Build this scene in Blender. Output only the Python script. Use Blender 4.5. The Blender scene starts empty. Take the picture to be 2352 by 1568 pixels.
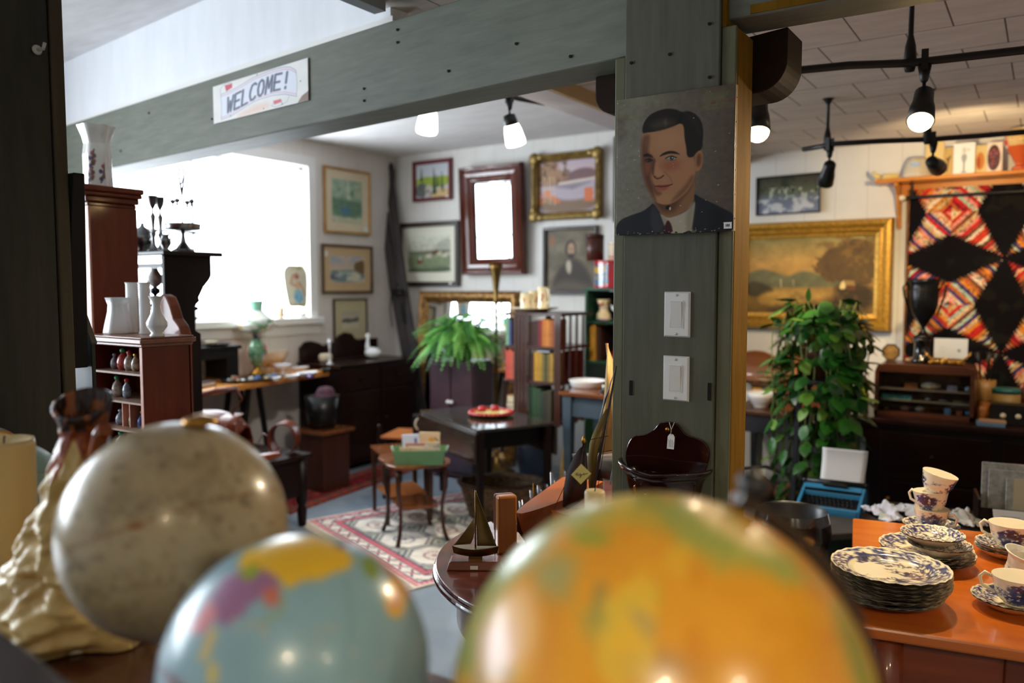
import bpy, bmesh, math, random
import numpy as np
from mathutils import Vector, Matrix
sc = bpy.context.scene
C = sc.collection
PI = math.pi
# ------------------------------------------------------------------ camera, world, daylight, exposure
CAM = np.array([0.0, 0.0, 1.5]); FPX = 1829.0; YAW = math.radians(33.8); PITCH = math.radians(3.9)
cd = bpy.data.cameras.new('camera'); cam = bpy.data.objects.new('camera', cd); C.objects.link(cam)
cam.location = CAM; cam.rotation_euler = (PI/2 - PITCH, 0, YAW)
cd.sensor_width = 36; cd.lens = FPX*36/2352; cd.clip_start = 0.02
cd.dof.use_dof = True; cd.dof.focus_distance = 2.0; cd.dof.aperture_fstop = 1.9; cd.dof.aperture_blades = 9
sc.camera = cam
sc.view_settings.view_transform = 'Standard'; sc.view_settings.look = 'None'; sc.view_settings.gamma = 1
sc.view_settings.use_curve_mapping = False; sc.view_settings.exposure = 0.0
world = bpy.data.worlds.new('sky'); sc.world = world; world.use_nodes = True
bg = world.node_tree.nodes['Background']; bg.inputs[0].default_value = (0.90, 0.95, 1.0, 1); bg.inputs[1].default_value = 16.0
sc.cycles.max_bounces = 8; sc.cycles.diffuse_bounces = 5; sc.cycles.glossy_bounces = 4; sc.cycles.transmission_bounces = 8
sc.cycles.caustics_reflective = False; sc.cycles.caustics_refractive = False; sc.cycles.sample_clamp_indirect = 6
WX = -5.15; BY = 5.7; ZHI = 2.72; ZLO = 2.43; XSTEP = -1.85
WIN1 = (2.55, 4.62, 1.25, 2.50); WIN2 = (-1.6, 1.1, 1.0, 2.5)      # y0, y1, z0, z1 of the two window openings in the left wall
def portal(y0, y1, z0, z1):
    l = bpy.data.lights.new('window_portal', 'AREA'); l.shape = 'RECTANGLE'; l.size = z1-z0; l.size_y = y1-y0
    l.cycles.is_portal = True
    o = bpy.data.objects.new('window_portal', l); C.objects.link(o)
    o.location = (WX-0.13, (y0+y1)/2, (z0+z1)/2); o.rotation_euler = (0, -PI/2, 0)
portal(*WIN1); portal(*WIN2)
# ------------------------------------------------------------------ helpers
_f = np.array([-math.sin(YAW)*math.cos(PITCH), math.cos(YAW)*math.cos(PITCH), -math.sin(PITCH)])
_r = np.array([math.cos(YAW), math.sin(YAW), 0.0]); _u = np.cross(_r, _f)
def at(px, py, x=None, y=None, z=None, d=None):
    """the point of the place seen at a pixel of the photograph, on a given wall, depth or level"""
    q = _f + _r*((px-1176)/FPX) + _u*((784-py)/FPX)
    t = x/q[0] if x is not None else y/q[1] if y is not None else (z-1.5)/q[2] if z is not None else d
    return Vector(CAM + q*t)
def lin(c):
    return tuple((v/255/12.92 if v/255 <= .04045 else ((v/255+.055)/1.055)**2.4) for v in c[:3])
def lin4(c): return lin(c)+(1.0,)
def rng(s): return random.Random(s)
# -------- materials
_M = {}
def mat(name, col, col2=None, rough=.5, metal=0.0, scale=12, stretch=(1, 1, 1), bump=0.0, coat=0.0, spec=.5, trans=0.0, ior=1.45, emit=None, estr=0, detail=4, sss=0, contrast=.3, specks=None, wave=None):
    if name in _M: return _M[name]
    m = bpy.data.materials.new(name); m.use_nodes = True; nt = m.node_tree; b = nt.nodes['Principled BSDF']
    b.inputs['Base Color'].default_value = lin4(col); b.inputs['Roughness'].default_value = rough; b.inputs['Metallic'].default_value = metal
    b.inputs['Coat Weight'].default_value = coat; b.inputs['Coat Roughness'].default_value = .08; b.inputs['Specular IOR Level'].default_value = spec
    b.inputs['Transmission Weight'].default_value = trans; b.inputs['IOR'].default_value = ior
    if sss: b.inputs['Subsurface Weight'].default_value = sss; b.inputs['Subsurface Radius'].default_value = (.02, .01, .006)
    if emit: b.inputs['Emission Color'].default_value = lin4(emit); b.inputs['Emission Strength'].default_value = estr
    if col2 is not None or bump:
        tc = nt.nodes.new('ShaderNodeTexCoord'); mp = nt.nodes.new('ShaderNodeMapping'); mp.inputs['Scale'].default_value = stretch
        nz = nt.nodes.new('ShaderNodeTexNoise'); nz.inputs['Scale'].default_value = scale; nz.inputs['Detail'].default_value = detail; nz.inputs['Roughness'].default_value = .6
        nt.links.new(tc.outputs['Object'], mp.inputs['Vector']); nt.links.new(mp.outputs[0], nz.inputs['Vector'])
        if col2 is not None:
            rp = nt.nodes.new('ShaderNodeValToRGB'); e = rp.color_ramp.elements
            e[0].position = .5-contrast/2; e[1].position = .5+contrast/2; e[0].color = lin4(col); e[1].color = lin4(col2)
            nt.links.new(nz.outputs['Fac'], rp.inputs['Fac']); out = rp.outputs['Color']
            if specks:
                vz = nt.nodes.new('ShaderNodeTexNoise'); vz.inputs['Scale'].default_value = specks[1]; vz.inputs['Detail'].default_value = 2
                nt.links.new(tc.outputs['Object'], vz.inputs['Vector'])
                r2 = nt.nodes.new('ShaderNodeValToRGB'); q = r2.color_ramp.elements; q[0].position = specks[2]; q[1].position = specks[2]+.05
                q[0].color = (0, 0, 0, 1); q[1].color = (1, 1, 1, 1); nt.links.new(vz.outputs['Fac'], r2.inputs['Fac'])
                mx = nt.nodes.new('ShaderNodeMixRGB'); mx.inputs[2].default_value = lin4(specks[0]); nt.links.new(r2.outputs['Color'], mx.inputs[0]); nt.links.new(out, mx.inputs[1]); out = mx.outputs[0]
            nt.links.new(out, b.inputs['Base Color'])
        if bump:
            bp = nt.nodes.new('ShaderNodeBump'); bp.inputs['Strength'].default_value = bump; bp.inputs['Distance'].default_value = .004
            nt.links.new(nz.outputs['Fac'], bp.inputs['Height']); nt.links.new(bp.outputs[0], b.inputs['Normal'])
    _M[name] = m; return m
def wood(name, c1, c2, axis='z', rough=.38, coat=.12, scale=9, bump=.08, contrast=.45, spec=.4):
    st = {'x': (1, 9, 9), 'y': (9, 1, 9), 'z': (9, 9, 1)}[axis]
    return mat(name, c1, c2, rough=rough, scale=scale*.35, stretch=st, bump=bump, coat=coat, detail=6, contrast=contrast, spec=spec)
def paint_mat(name, rough=.5, coat=0.0, bump=0.0, bscale=60, spec=.5):
    """a material that shows the colours painted on a mesh (attribute 'paint')"""
    if name in _M: return _M[name]
    m = bpy.data.materials.new(name); m.use_nodes = True; nt = m.node_tree; b = nt.nodes['Principled BSDF']
    a = nt.nodes.new('ShaderNodeAttribute'); a.attribute_name = 'paint'; nt.links.new(a.outputs['Color'], b.inputs['Base Color'])
    b.inputs['Roughness'].default_value = rough; b.inputs['Coat Weight'].default_value = coat; b.inputs['Specular IOR Level'].default_value = spec
    if bump:
        tc = nt.nodes.new('ShaderNodeTexCoord'); nz = nt.nodes.new('ShaderNodeTexNoise'); nz.inputs['Scale'].default_value = bscale
        nt.links.new(tc.outputs['Object'], nz.inputs['Vector']); bp = nt.nodes.new('ShaderNodeBump'); bp.inputs['Strength'].default_value = bump; bp.inputs['Distance'].default_value = .002
        nt.links.new(nz.outputs['Fac'], bp.inputs['Height']); nt.links.new(bp.outputs[0], b.inputs['Normal'])
    _M[name] = m; return m
def glass(name, col=(255, 255, 255), rough=.0):
    """thin clear glass: light passes, the surface mirrors at a slant"""
    if name in _M: return _M[name]
    m = bpy.data.materials.new(name); m.use_nodes = True; nt = m.node_tree; nt.nodes.remove(nt.nodes['Principled BSDF'])
    t = nt.nodes.new('ShaderNodeBsdfTransparent'); t.inputs[0].default_value = lin4(col); g = nt.nodes.new('ShaderNodeBsdfGlossy'); g.inputs['Roughness'].default_value = .03
    lw = nt.nodes.new('ShaderNodeLayerWeight'); lw.inputs[0].default_value = .5; pw = nt.nodes.new('ShaderNodeMath'); pw.operation = 'POWER'; pw.inputs[1].default_value = 4
    ml = nt.nodes.new('ShaderNodeMath'); ml.operation = 'MULTIPLY_ADD'; ml.inputs[1].default_value = .6; ml.inputs[2].default_value = .03; mx = nt.nodes.new('ShaderNodeMixShader')
    nt.links.new(lw.outputs['Facing'], pw.inputs[0]); nt.links.new(pw.outputs[0], ml.inputs[0]); nt.links.new(ml.outputs[0], mx.inputs[0]); nt.links.new(t.outputs[0], mx.inputs[1]); nt.links.new(g.outputs[0], mx.inputs[2])
    nt.links.new(mx.outputs[0], nt.nodes['Material Output'].inputs[0]); _M[name] = m; return m
# -------- mesh building
class MB:
    def __init__(s): s.v = []; s.f = []; s.m = []; s.sm = []; s.T = None
    def add(s, vs, fs, mi=0, smooth=False):
        o = len(s.v)
        if s.T is not None: vs = [tuple(s.T @ Vector(v)) for v in vs]
        s.v += [tuple(v) for v in vs]; s.f += [tuple(i+o for i in f) for f in fs]; s.m += [mi]*len(fs); s.sm += [smooth]*len(fs); return s
    def box(s, x0, x1, y0, y1, z0, z1, mi=0):
        v = [(x0, y0, z0), (x1, y0, z0), (x1, y1, z0), (x0, y1, z0), (x0, y0, z1), (x1, y0, z1), (x1, y1, z1), (x0, y1, z1)]
        return s.add(v, [(0, 3, 2, 1), (4, 5, 6, 7), (0, 1, 5, 4), (1, 2, 6, 5), (2, 3, 7, 6), (3, 0, 4, 7)], mi)
    def cbox(s, c, sz, mi=0): return s.box(c[0]-sz[0]/2, c[0]+sz[0]/2, c[1]-sz[1]/2, c[1]+sz[1]/2, c[2]-sz[2]/2, c[2]+sz[2]/2, mi)
    def hexa(s, p, mi=0): return s.add(p, [(0, 3, 2, 1), (4, 5, 6, 7), (0, 1, 5, 4), (1, 2, 6, 5), (2, 3, 7, 6), (3, 0, 4, 7)], mi)
    def beam(s, a, b, w, h, mi=0):
        """a straight square bar from a to b, w wide, h high"""
        a = Vector(a); b = Vector(b); d = (b-a).normalized(); up = Vector((0, 0, 1)) if abs(d.z) < .95 else Vector((0, 1, 0))
        r = d.cross(up).normalized()*w/2; u = r.cross(d).normalized()*h/2
        return s.hexa([a-r-u, a+r-u, b+r-u, b-r-u, a-r+u, a+r+u, b+r+u, b-r+u], mi)
    def lathe(s, prof, c=(0, 0, 0), seg=32, mi=0, sx=1, sy=1, ripple=None, smooth=True, axis=None, cap=True):
        vs = []; n = len(prof); R = None
        if axis is not None: R = Vector((0, 0, 1)).rotation_difference(Vector(axis).normalized()).to_matrix()
        for (r, z) in prof:
            for k in range(seg):
                a = 2*PI*k/seg; q = r*(1+(ripple(a, z) if ripple else 0)); p = Vector((q*math.cos(a)*sx, q*math.sin(a)*sy, z))
                if R: p = R @ p
                vs.append((p.x+c[0], p.y+c[1], p.z+c[2]))
        fs = [(i*seg+k, i*seg+(k+1) % seg, (i+1)*seg+(k+1) % seg, (i+1)*seg+k) for i in range(n-1) for k in range(seg)]
        s.add(vs, fs, mi, smooth)
        o = len(s.v)-n*seg
        if cap and prof[0][0] > 1e-5 and prof[1][1] >= prof[0][1]: s.f.append(tuple(o+k for k in reversed(range(seg)))); s.m.append(mi); s.sm.append(False)
        if cap and prof[-1][0] > 1e-5 and prof[-1][1] >= prof[-2][1]-1e-6: s.f.append(tuple(o+(n-1)*seg+k for k in range(seg))); s.m.append(mi); s.sm.append(False)
        return s
    def sphere(s, c, r, mi=0, seg=20, rings=12, sc=(1, 1, 1)):
        pr = [(max(1e-6, r*math.sin(PI*i/rings)), -r*math.cos(PI*i/rings)*sc[2]) for i in range(rings+1)]
        return s.lathe(pr, c, seg, mi, sc[0], sc[1])
    def tube(s, pts, rad, seg=8, mi=0, closed=False, cap=True, flat=1.0):
        P = [Vector(p) for p in pts]; n = len(P); rr = rad if isinstance(rad, (list, tuple)) else [rad]*n
        vs = []; up = None
        for i in range(n):
            t = (P[(i+1) % n]-P[(i-1) % n]) if closed else (P[min(i+1, n-1)]-P[max(i-1, 0)])
            t.normalize()
            if up is None: up = Vector((0, 0, 1)) if abs(t.z) < .9 else Vector((1, 0, 0))
            side = t.cross(up).normalized(); up = side.cross(t).normalized()
            for k in range(seg):
                a = 2*PI*k/seg; vs.append(P[i]+(side*math.cos(a)+up*math.sin(a)*flat)*rr[i])
        m = n if closed else n-1
        fs = [(i*seg+k, i*seg+(k+1) % seg, ((i+1) % n)*seg+(k+1) % seg, ((i+1) % n)*seg+k) for i in range(m) for k in range(seg)]
        o = len(s.v); s.add(vs, fs, mi, True)
        if cap and not closed:
            s.f += [tuple(o+k for k in reversed(range(seg))), tuple(o+(n-1)*seg+k for k in range(seg))]; s.m += [mi]*2; s.sm += [False]*2
        return s
    def prism(s, poly, h0, h1, axis='z', mi=0, smooth=False):
        """a flat outline (list of 2D points, counter-clockwise) given thickness along an axis"""
        def P(a, b, h): return {'z': (a, b, h), 'y': (a, h, b), 'x': (h, a, b)}[axis]
        n = len(poly); vs = [P(a, b, h0) for a, b in poly]+[P(a, b, h1) for a, b in poly]
        fs = [tuple(reversed(range(n))), tuple(range(n, 2*n))]+[(i, (i+1) % n, n+(i+1) % n, n+i) for i in range(n)]
        return s.add(vs, fs, mi, smooth)
    def ring_frame(s, W, H, prof, mi=0):
        """a mitred moulding round a W x H rectangle: prof = (inset from the outer edge, height off the wall towards -Y)"""
        vs = []
        for t, h in prof:
            a, b = W/2-t, H/2-t; vs += [(-a, -h, -b), (a, -h, -b), (a, -h, b), (-a, -h, b)]
        fs = [(i*4+k, i*4+(k+1) % 4, (i+1)*4+(k+1) % 4, (i+1)*4+k) for i in range(len(prof)-1) for k in range(4)]
        return s.add(vs, fs, mi)
    def grid(s, fn, nu, nv, mi=0, smooth=True):
        vs = [fn(i/(nu-1), j/(nv-1)) for j in range(nv) for i in range(nu)]
        fs = [(j*nu+i, j*nu+i+1, (j+1)*nu+i+1, (j+1)*nu+i) for j in range(nv-1) for i in range(nu-1)]
        return s.add(vs, fs, mi, smooth)
    def build(s, name, mats, parent=None, bevel=0, sub=0, solid=0, fixn=True):
        me = bpy.data.meshes.new(name); me.from_pydata(s.v, [], s.f)
        mats = mats if isinstance(mats, (list, tuple)) else [mats]
        for m in mats: me.materials.append(m)
        me.polygons.foreach_set('material_index', s.m); me.polygons.foreach_set('use_smooth', s.sm)
        me.update()
        if fixn:
            b = bmesh.new(); b.from_mesh(me); bmesh.ops.recalc_face_normals(b, faces=b.faces); b.to_mesh(me); b.free()
        o = bpy.data.objects.new(name, me); C.objects.link(o)
        if parent: o.parent = parent
        if solid: md = o.modifiers.new('solid', 'SOLIDIFY'); md.thickness = solid; md.offset = 0
        if bevel: md = o.modifiers.new('bevel', 'BEVEL'); md.width = bevel; md.segments = 2; md.limit_method = 'ANGLE'; md.angle_limit = .6
        if sub: md = o.modifiers.new('sub', 'SUBSURF'); md.levels = sub; md.render_levels = sub
        return o
def thing(name, label, cat, loc=(0, 0, 0), rz=0.0, group=None):
    o = bpy.data.objects.new(name, None); C.objects.link(o); o.empty_display_size = .05
    o.location = loc; o.rotation_euler = (0, 0, rz); o['label'] = label; o['category'] = cat
    if group: o['group'] = group
    return o
def tag(o, label, cat, group=None, loc=None, rz=None):
    o['label'] = label; o['category'] = cat
    if group: o['group'] = group
    if loc is not None: o.location = loc
    if rz is not None: o.rotation_euler = (0, 0, rz)
    return o
def struct(o): o['kind'] = 'structure'; return o
def dup(root, loc, rz=None, label=None, group=None, scale=None):
    """a copy of a thing with copies of its parts and their parts"""
    def cp(o, par):
        c = o.copy(); C.objects.link(c); c.parent = par
        for ch in list(o.children): cp(ch, c)
        return c
    r = cp(root, None); r.location = loc
    if rz is not None: r.rotation_euler = (0, 0, rz)
    if label: r['label'] = label
    if group: r['group'] = group
    if scale: r.scale = (scale,)*3
    return r
# -------- painting with numpy: flat artwork (pictures, maps, woven patterns) as colours on a fine mesh
def fbm(w, h, cells, octv=4, seed=0):
    r = np.random.RandomState(seed); out = np.zeros((h, w)); amp = 1.0; tot = 0
    for o in range(octv):
        n = cells*2**o; cx = max(2, int(n))+1; cy = max(2, int(n*h/w))+1; g = r.rand(cy+1, cx+1)
        x = np.linspace(0, cx-1e-6, w); y = np.linspace(0, cy-1e-6, h); xi = x.astype(int); yi = y.astype(int)
        fx = x-xi; fy = (y-yi)[:, None]; fx = fx*fx*(3-2*fx); fy = fy*fy*(3-2*fy)
        a = g[yi][:, xi]; b = g[yi][:, xi+1]; c = g[yi+1][:, xi]; d = g[yi+1][:, xi+1]
        out += amp*((a*(1-fx)+b*fx)*(1-fy)+(c*(1-fx)+d*fx)*fy); tot += amp; amp *= .55
    return out/tot
class Canvas:
    """u to the right, v down, both 0..1; colours 0..255 sRGB"""
    def __init__(s, w, h, col, asp=None):
        s.w, s.h = w, h; s.asp = asp or w/h; s.a = np.ones((h, w, 3))*np.array(col, float)
        s.U, s.V = np.meshgrid(np.linspace(0, 1, w), np.linspace(0, 1, h)); s.X = s.U*s.asp
    def blend(s, al, col):
        al = np.clip(al, 0, 1)[..., None]; s.a = s.a*(1-al)+np.array(col, float)*al; return s
    def grad(s, v0, c0, v1, c1):
        t = np.clip((s.V-v0)/(v1-v0), 0, 1)[..., None]; k = ((s.V >= v0) & (s.V <= v1))[..., None]
        s.a = np.where(k, np.array(c0, float)*(1-t)+np.array(c1, float)*t, s.a); return s
    def sdf(s, pts):
        P = np.array([(p[0]*s.asp, p[1]) for p in pts]); d = np.full(s.U.shape, 1e9); ins = np.zeros(s.U.shape, bool)
        for i in range(len(P)):
            a = P[i]; b = P[(i+1) % len(P)]; e = b-a; wx = s.X-a[0]; wy = s.V-a[1]
            t = np.clip((wx*e[0]+wy*e[1])/max(1e-12, e@e), 0, 1); d = np.minimum(d, (wx-e[0]*t)**2+(wy-e[1]*t)**2)
            c = ((a[1] > s.V) != (b[1] > s.V)) & (s.X < (b[0]-a[0])*(s.V-a[1])/(b[1]-a[1]+1e-12)+a[0]); ins ^= c
        d = np.sqrt(d); return np.where(ins, -d, d)
    def poly(s, pts, col, soft=.006, al=1.0, rough=0, seed=0, smooth=True):
        if smooth and len(pts) > 4: pts = chaikin(pts, 2)
        d = s.sdf(pts)
        if rough: d = d+(fbm(s.w, s.h, 24, 3, seed)-.5)*rough
        return s.blend(al*np.clip(.5-d/(2*soft), 0, 1), col)
    def ell(s, u, v, ru, rv, col, soft=.3, al=1.0, rough=0, seed=0):
        q = np.sqrt(((s.U-u)/ru)**2+((s.V-v)/rv)**2)
        if rough: q = q+(fbm(s.w, s.h, 24, 3, seed)-.5)*rough
        return s.blend(al*np.clip((1-q)/max(soft, 1e-3)+.5, 0, 1), col)
    def line(s, pts, wd, col, soft=.003, al=1.0):
        P = [(p[0]*s.asp, p[1]) for p in pts]; d = np.full(s.U.shape, 1e9)
        for a, b in zip(P[:-1], P[1:]):
            a = np.array(a); b = np.array(b); e = b-a; wx = s.X-a[0]; wy = s.V-a[1]
            t = np.clip((wx*e[0]+wy*e[1])/max(1e-12, e@e), 0, 1); d = np.minimum(d, (wx-e[0]*t)**2+(wy-e[1]*t)**2)
        return s.blend(al*np.clip(.5-(np.sqrt(d)-wd/2)/(2*soft), 0, 1), col)
    def mottle(s, amt, cells=10, seed=0, octv=4):
        s.a = s.a*(1+amt*2*(fbm(s.w, s.h, cells, octv, seed)-.5)[..., None]); return s
    def blotch(s, col, cells, thr, soft=.05, al=.7, seed=0, mask=None, octv=4):
        k = np.clip((fbm(s.w, s.h, cells, octv, seed)-thr)/soft, 0, 1)*al
        if mask is not None: k = k*mask
        return s.blend(k, col)
    def lin(s):
        a = np.clip(s.a/255, 0, 1); return np.where(a <= .04045, a/12.92, ((a+.055)/1.055)**2.4)
def chaikin(p, n):
    for _ in range(n):
        q = []
        for i in range(len(p)):
            a, b = p[i], p[(i+1) % len(p)]; q += [(a[0]*.75+b[0]*.25, a[1]*.75+b[1]*.25), (a[0]*.25+b[0]*.75, a[1]*.25+b[1]*.75)]
        p = q
    return p
def paint_verts(me, cols):
    at_ = me.color_attributes.new('paint', 'FLOAT_COLOR', 'POINT'); c4 = np.ones((len(me.vertices), 4), np.float32); c4[:, :3] = cols
    at_.data.foreach_set('color', c4.ravel())
def grid_mesh(name, nu, nv, fn):
    """nu x nv points; fn(U, V) gives arrays x, y, z"""
    U, V = np.meshgrid(np.linspace(0, 1, nu), np.linspace(0, 1, nv)); x, y, z = fn(U, V)
    co = np.stack([x+0*U, y+0*U, z+0*U], -1).reshape(-1, 3)
    i = np.arange(nu*nv).reshape(nv, nu); f = np.stack([i[1:, :-1], i[1:, 1:], i[:-1, 1:], i[:-1, :-1]], -1).reshape(-1, 4)
    me = bpy.data.meshes.new(name); me.from_pydata(co.tolist(), [], f.tolist()); me.update(); return me
def painted(name, cv, fn, m, parent=None, smooth=True, thick=0):
    """the canvas stretched over a surface fn(U, V) with V running down the picture"""
    me = grid_mesh(name, cv.w, cv.h, fn); paint_verts(me, cv.lin().reshape(-1, 3)); me.materials.append(m)
    me.polygons.foreach_set('use_smooth', [smooth]*len(me.polygons))
    o = bpy.data.objects.new(name, me); C.objects.link(o)
    if parent: o.parent = parent
    if thick: md = o.modifiers.new('solid', 'SOLIDIFY'); md.thickness = thick; md.offset = -1
    return o
def flatpic(name, cv, W, H, y, m, parent=None, cz=0, thick=.003):
    return painted(name, cv, lambda U, V: ((U-.5)*W, y, cz+(.5-V)*H), m, parent, True, thick)
# ------------------------------------------------------------------ materials shared by many things
def wall_mat(name, col, axis, pitch=.2, groove=.75):
    if name in _M: return _M[name]
    m = mat(name, col, tuple(c*.965 for c in col), rough=.6, scale=3); nt = m.node_tree; b = nt.nodes['Principled BSDF']
    src = b.inputs['Base Color'].links[0].from_socket
    g = nt.nodes.new('ShaderNodeNewGeometry'); sp = nt.nodes.new('ShaderNodeSeparateXYZ'); nt.links.new(g.outputs['Position'], sp.inputs[0])
    md = nt.nodes.new('ShaderNodeMath'); md.operation = 'PINGPONG'; md.inputs[1].default_value = pitch/2; nt.links.new(sp.outputs[axis], md.inputs[0])
    lt = nt.nodes.new('ShaderNodeMath'); lt.operation = 'LESS_THAN'; lt.inputs[1].default_value = .002; nt.links.new(md.outputs[0], lt.inputs[0])
    mx = nt.nodes.new('ShaderNodeMixRGB'); mx.blend_type = 'MULTIPLY'; mx.inputs[2].default_value = (groove, groove, groove, 1)
    nt.links.new(lt.outputs[0], mx.inputs[0]); nt.links.new(src, mx.inputs[1]); nt.links.new(mx.outputs[0], b.inputs['Base Color']); return m
def tile_mat(name, col, line):
    m = mat(name, col, tuple(c*.93 for c in col), rough=.85, scale=5, stretch=(1, 3, 1)); nt = m.node_tree; b = nt.nodes['Principled BSDF']
    src = b.inputs['Base Color'].links[0].from_socket
    g = nt.nodes.new('ShaderNodeNewGeometry'); br = nt.nodes.new('ShaderNodeTexBrick'); nt.links.new(g.outputs['Position'], br.inputs['Vector'])
    br.inputs['Scale'].default_value = 1; br.inputs['Brick Width'].default_value = .31; br.inputs['Row Height'].default_value = .33; br.inputs['Mortar Size'].default_value = .003; br.inputs['Mortar Smooth'].default_value = .1
    br.inputs['Color1'].default_value = (1, 1, 1, 1); br.inputs['Color2'].default_value = (.96, .96, .96, 1); br.inputs['Mortar'].default_value = lin4(line)
    mx = nt.nodes.new('ShaderNodeMixRGB'); mx.blend_type = 'MULTIPLY'; mx.inputs[0].default_value = 1
    nt.links.new(src, mx.inputs[1]); nt.links.new(br.outputs['Color'], mx.inputs[2]); nt.links.new(mx.outputs[0], b.inputs['Base Color'])
    bp = nt.nodes.new('ShaderNodeBump'); bp.inputs['Strength'].default_value = .4; bp.inputs['Distance'].default_value = .003; nt.links.new(br.outputs['Fac'], bp.inputs['Height']); bp.invert = True
    nt.links.new(bp.outputs[0], b.inputs['Normal']); return m
WHITE_X = wall_mat('white_plank_wall_x', (226, 223, 217), 'X'); WHITE_Y = wall_mat('white_plank_wall_y', (224, 216, 208), 'Y')
TRIMW = mat('white_trim_paint', (232, 230, 226), rough=.4)
TILE = tile_mat('ceiling_tile', (234, 224, 214), (120, 110, 105)); CEILW = mat('white_ceiling_paint', (225, 222, 222), (212, 208, 208), rough=.8, scale=4, stretch=(1, 4, 1))
GREENP = mat('grey_green_beam_paint', (96, 100, 90), (122, 125, 114), spec=.3, rough=.55, scale=5, stretch=(1, 6, 9), bump=.25, contrast=.6, specks=((66, 58, 50), 3.3, .74))
GREENV = mat('grey_green_post_paint', (82, 84, 71), (102, 102, 88), spec=.25, rough=.6, scale=5, stretch=(9, 6, 1), bump=.3, contrast=.6, specks=((60, 54, 44), 4, .76))
GREENS = mat('grey_green_side_paint', (92, 93, 72), (110, 110, 86), spec=.3, rough=.5, scale=5, stretch=(9, 9, 1), bump=.2, coat=.15, contrast=.6)
OLIVE = mat('olive_lamplit_paint', (112, 80, 20), (126, 92, 28), spec=.08, rough=.9, scale=5, stretch=(9, 9, 1), bump=.2)  # post side: warm lamplight put into the olive colour
TANP = mat('warm_lit_tan_paint', (176, 150, 112), (188, 162, 124), rough=.6, scale=4)  # boxed beam's side face: warm light put into the tan
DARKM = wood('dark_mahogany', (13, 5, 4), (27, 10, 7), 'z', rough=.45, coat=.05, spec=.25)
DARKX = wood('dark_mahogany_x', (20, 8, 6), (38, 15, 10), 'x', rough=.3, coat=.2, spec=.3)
REDWD = wood('red_brown_wood', (88, 26, 9), (116, 42, 15), 'z', rough=.4, coat=.2)
BLACKW = mat('black_stained_wood', (15, 13, 13), (24, 20, 19), rough=.5, scale=8, spec=.3)
PINE = wood('orange_pine', (176, 96, 36), (206, 126, 52), 'x', rough=.28, coat=.45, scale=7)
PINEV = wood('pine_shelf', (186, 112, 36), (206, 132, 50), 'x', rough=.35, coat=.2)
WALNUT = wood('walnut', (48, 22, 10), (76, 38, 18), 'z', rough=.3, coat=.5)
WALNUTX = wood('walnut_top', (92, 48, 24), (132, 76, 38), 'x', rough=.22, coat=.6)
CREAMG = mat('cream_glaze', (232, 220, 190), (222, 206, 172), rough=.2, scale=6, coat=.5)
WHITEG = mat('white_milk_glass', (236, 236, 236), rough=.25, coat=.4, sss=.1)
BRASS = mat('brass', (190, 140, 66), (160, 112, 48), rough=.28, metal=1, scale=14)
ABRASS = mat('aged_brass', (134, 108, 62), (108, 86, 48), rough=.38, metal=1, scale=14)
SILVER = mat('tarnished_silver', (150, 150, 150), (92, 88, 86), rough=.25, metal=1, scale=14)
BLACKM = mat('black_metal', (16, 15, 15), rough=.4)
BLACKP = mat('black_plastic', (14, 14, 15), rough=.35)
PAPERW = mat('white_paper', (226, 226, 226), rough=.8)
LABELW = mat('price_label', (235, 235, 230), rough=.6)
GLASS = glass('clear_glass', (250, 253, 255))
PAINTF = paint_mat('painted_picture', .55, spec=.3); PAINTG = paint_mat('painted_glaze', .18, .6); PAINTC = paint_mat('woven_cloth', .9, spec=.1)
PAINTGL = paint_mat('globe_paper', .28, .12, spec=.4)
# ------------------------------------------------------------------ the room
XR = 2.6; YF = -3.0
FLOORM = mat('blue_grey_floor_paint', (140, 152, 163), (126, 139, 151), rough=.42, scale=3, coat=.15)
struct(MB().box(WX-.1, XR+.1, YF-.1, BY+.1, -.06, 0).build('floor', FLOORM))
struct(MB().box(WX-.1, XSTEP-.02, YF-.1, BY+.1, ZHI, ZHI+.08).build('ceiling', CEILW))
struct(MB().box(XSTEP, XR+.1, YF-.1, BY+.1, ZLO, ZLO+.37).build('ceiling', TILE))
w = MB()      # left wall with its two window openings
ys = [YF-.1, WIN2[0], WIN2[1], WIN1[0], WIN1[1], BY+.1]
w.box(WX-.12, WX, ys[0], ys[1], 0, ZHI); w.box(WX-.12, WX, ys[2], ys[3], 0, ZHI); w.box(WX-.12, WX, ys[4], ys[5], 0, ZHI)
for q in (WIN1, WIN2): w.box(WX-.12, WX, q[0], q[1], 0, q[2]); w.box(WX-.12, WX, q[0], q[1], q[3], ZHI)
struct(w.build('wall_left', WHITE_Y))
struct(MB().box(WX-.12, XR+.1, BY, BY+.12, 0, ZHI).build('wall_back', WHITE_X))
struct(MB().box(XR, XR+.12, YF-.1, BY, 0, ZLO).build('wall_right', WHITE_Y))
struct(MB().box(WX-.12, XR+.1, YF-.12, YF, 0, ZHI).build('wall_front', WHITE_X))
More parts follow.
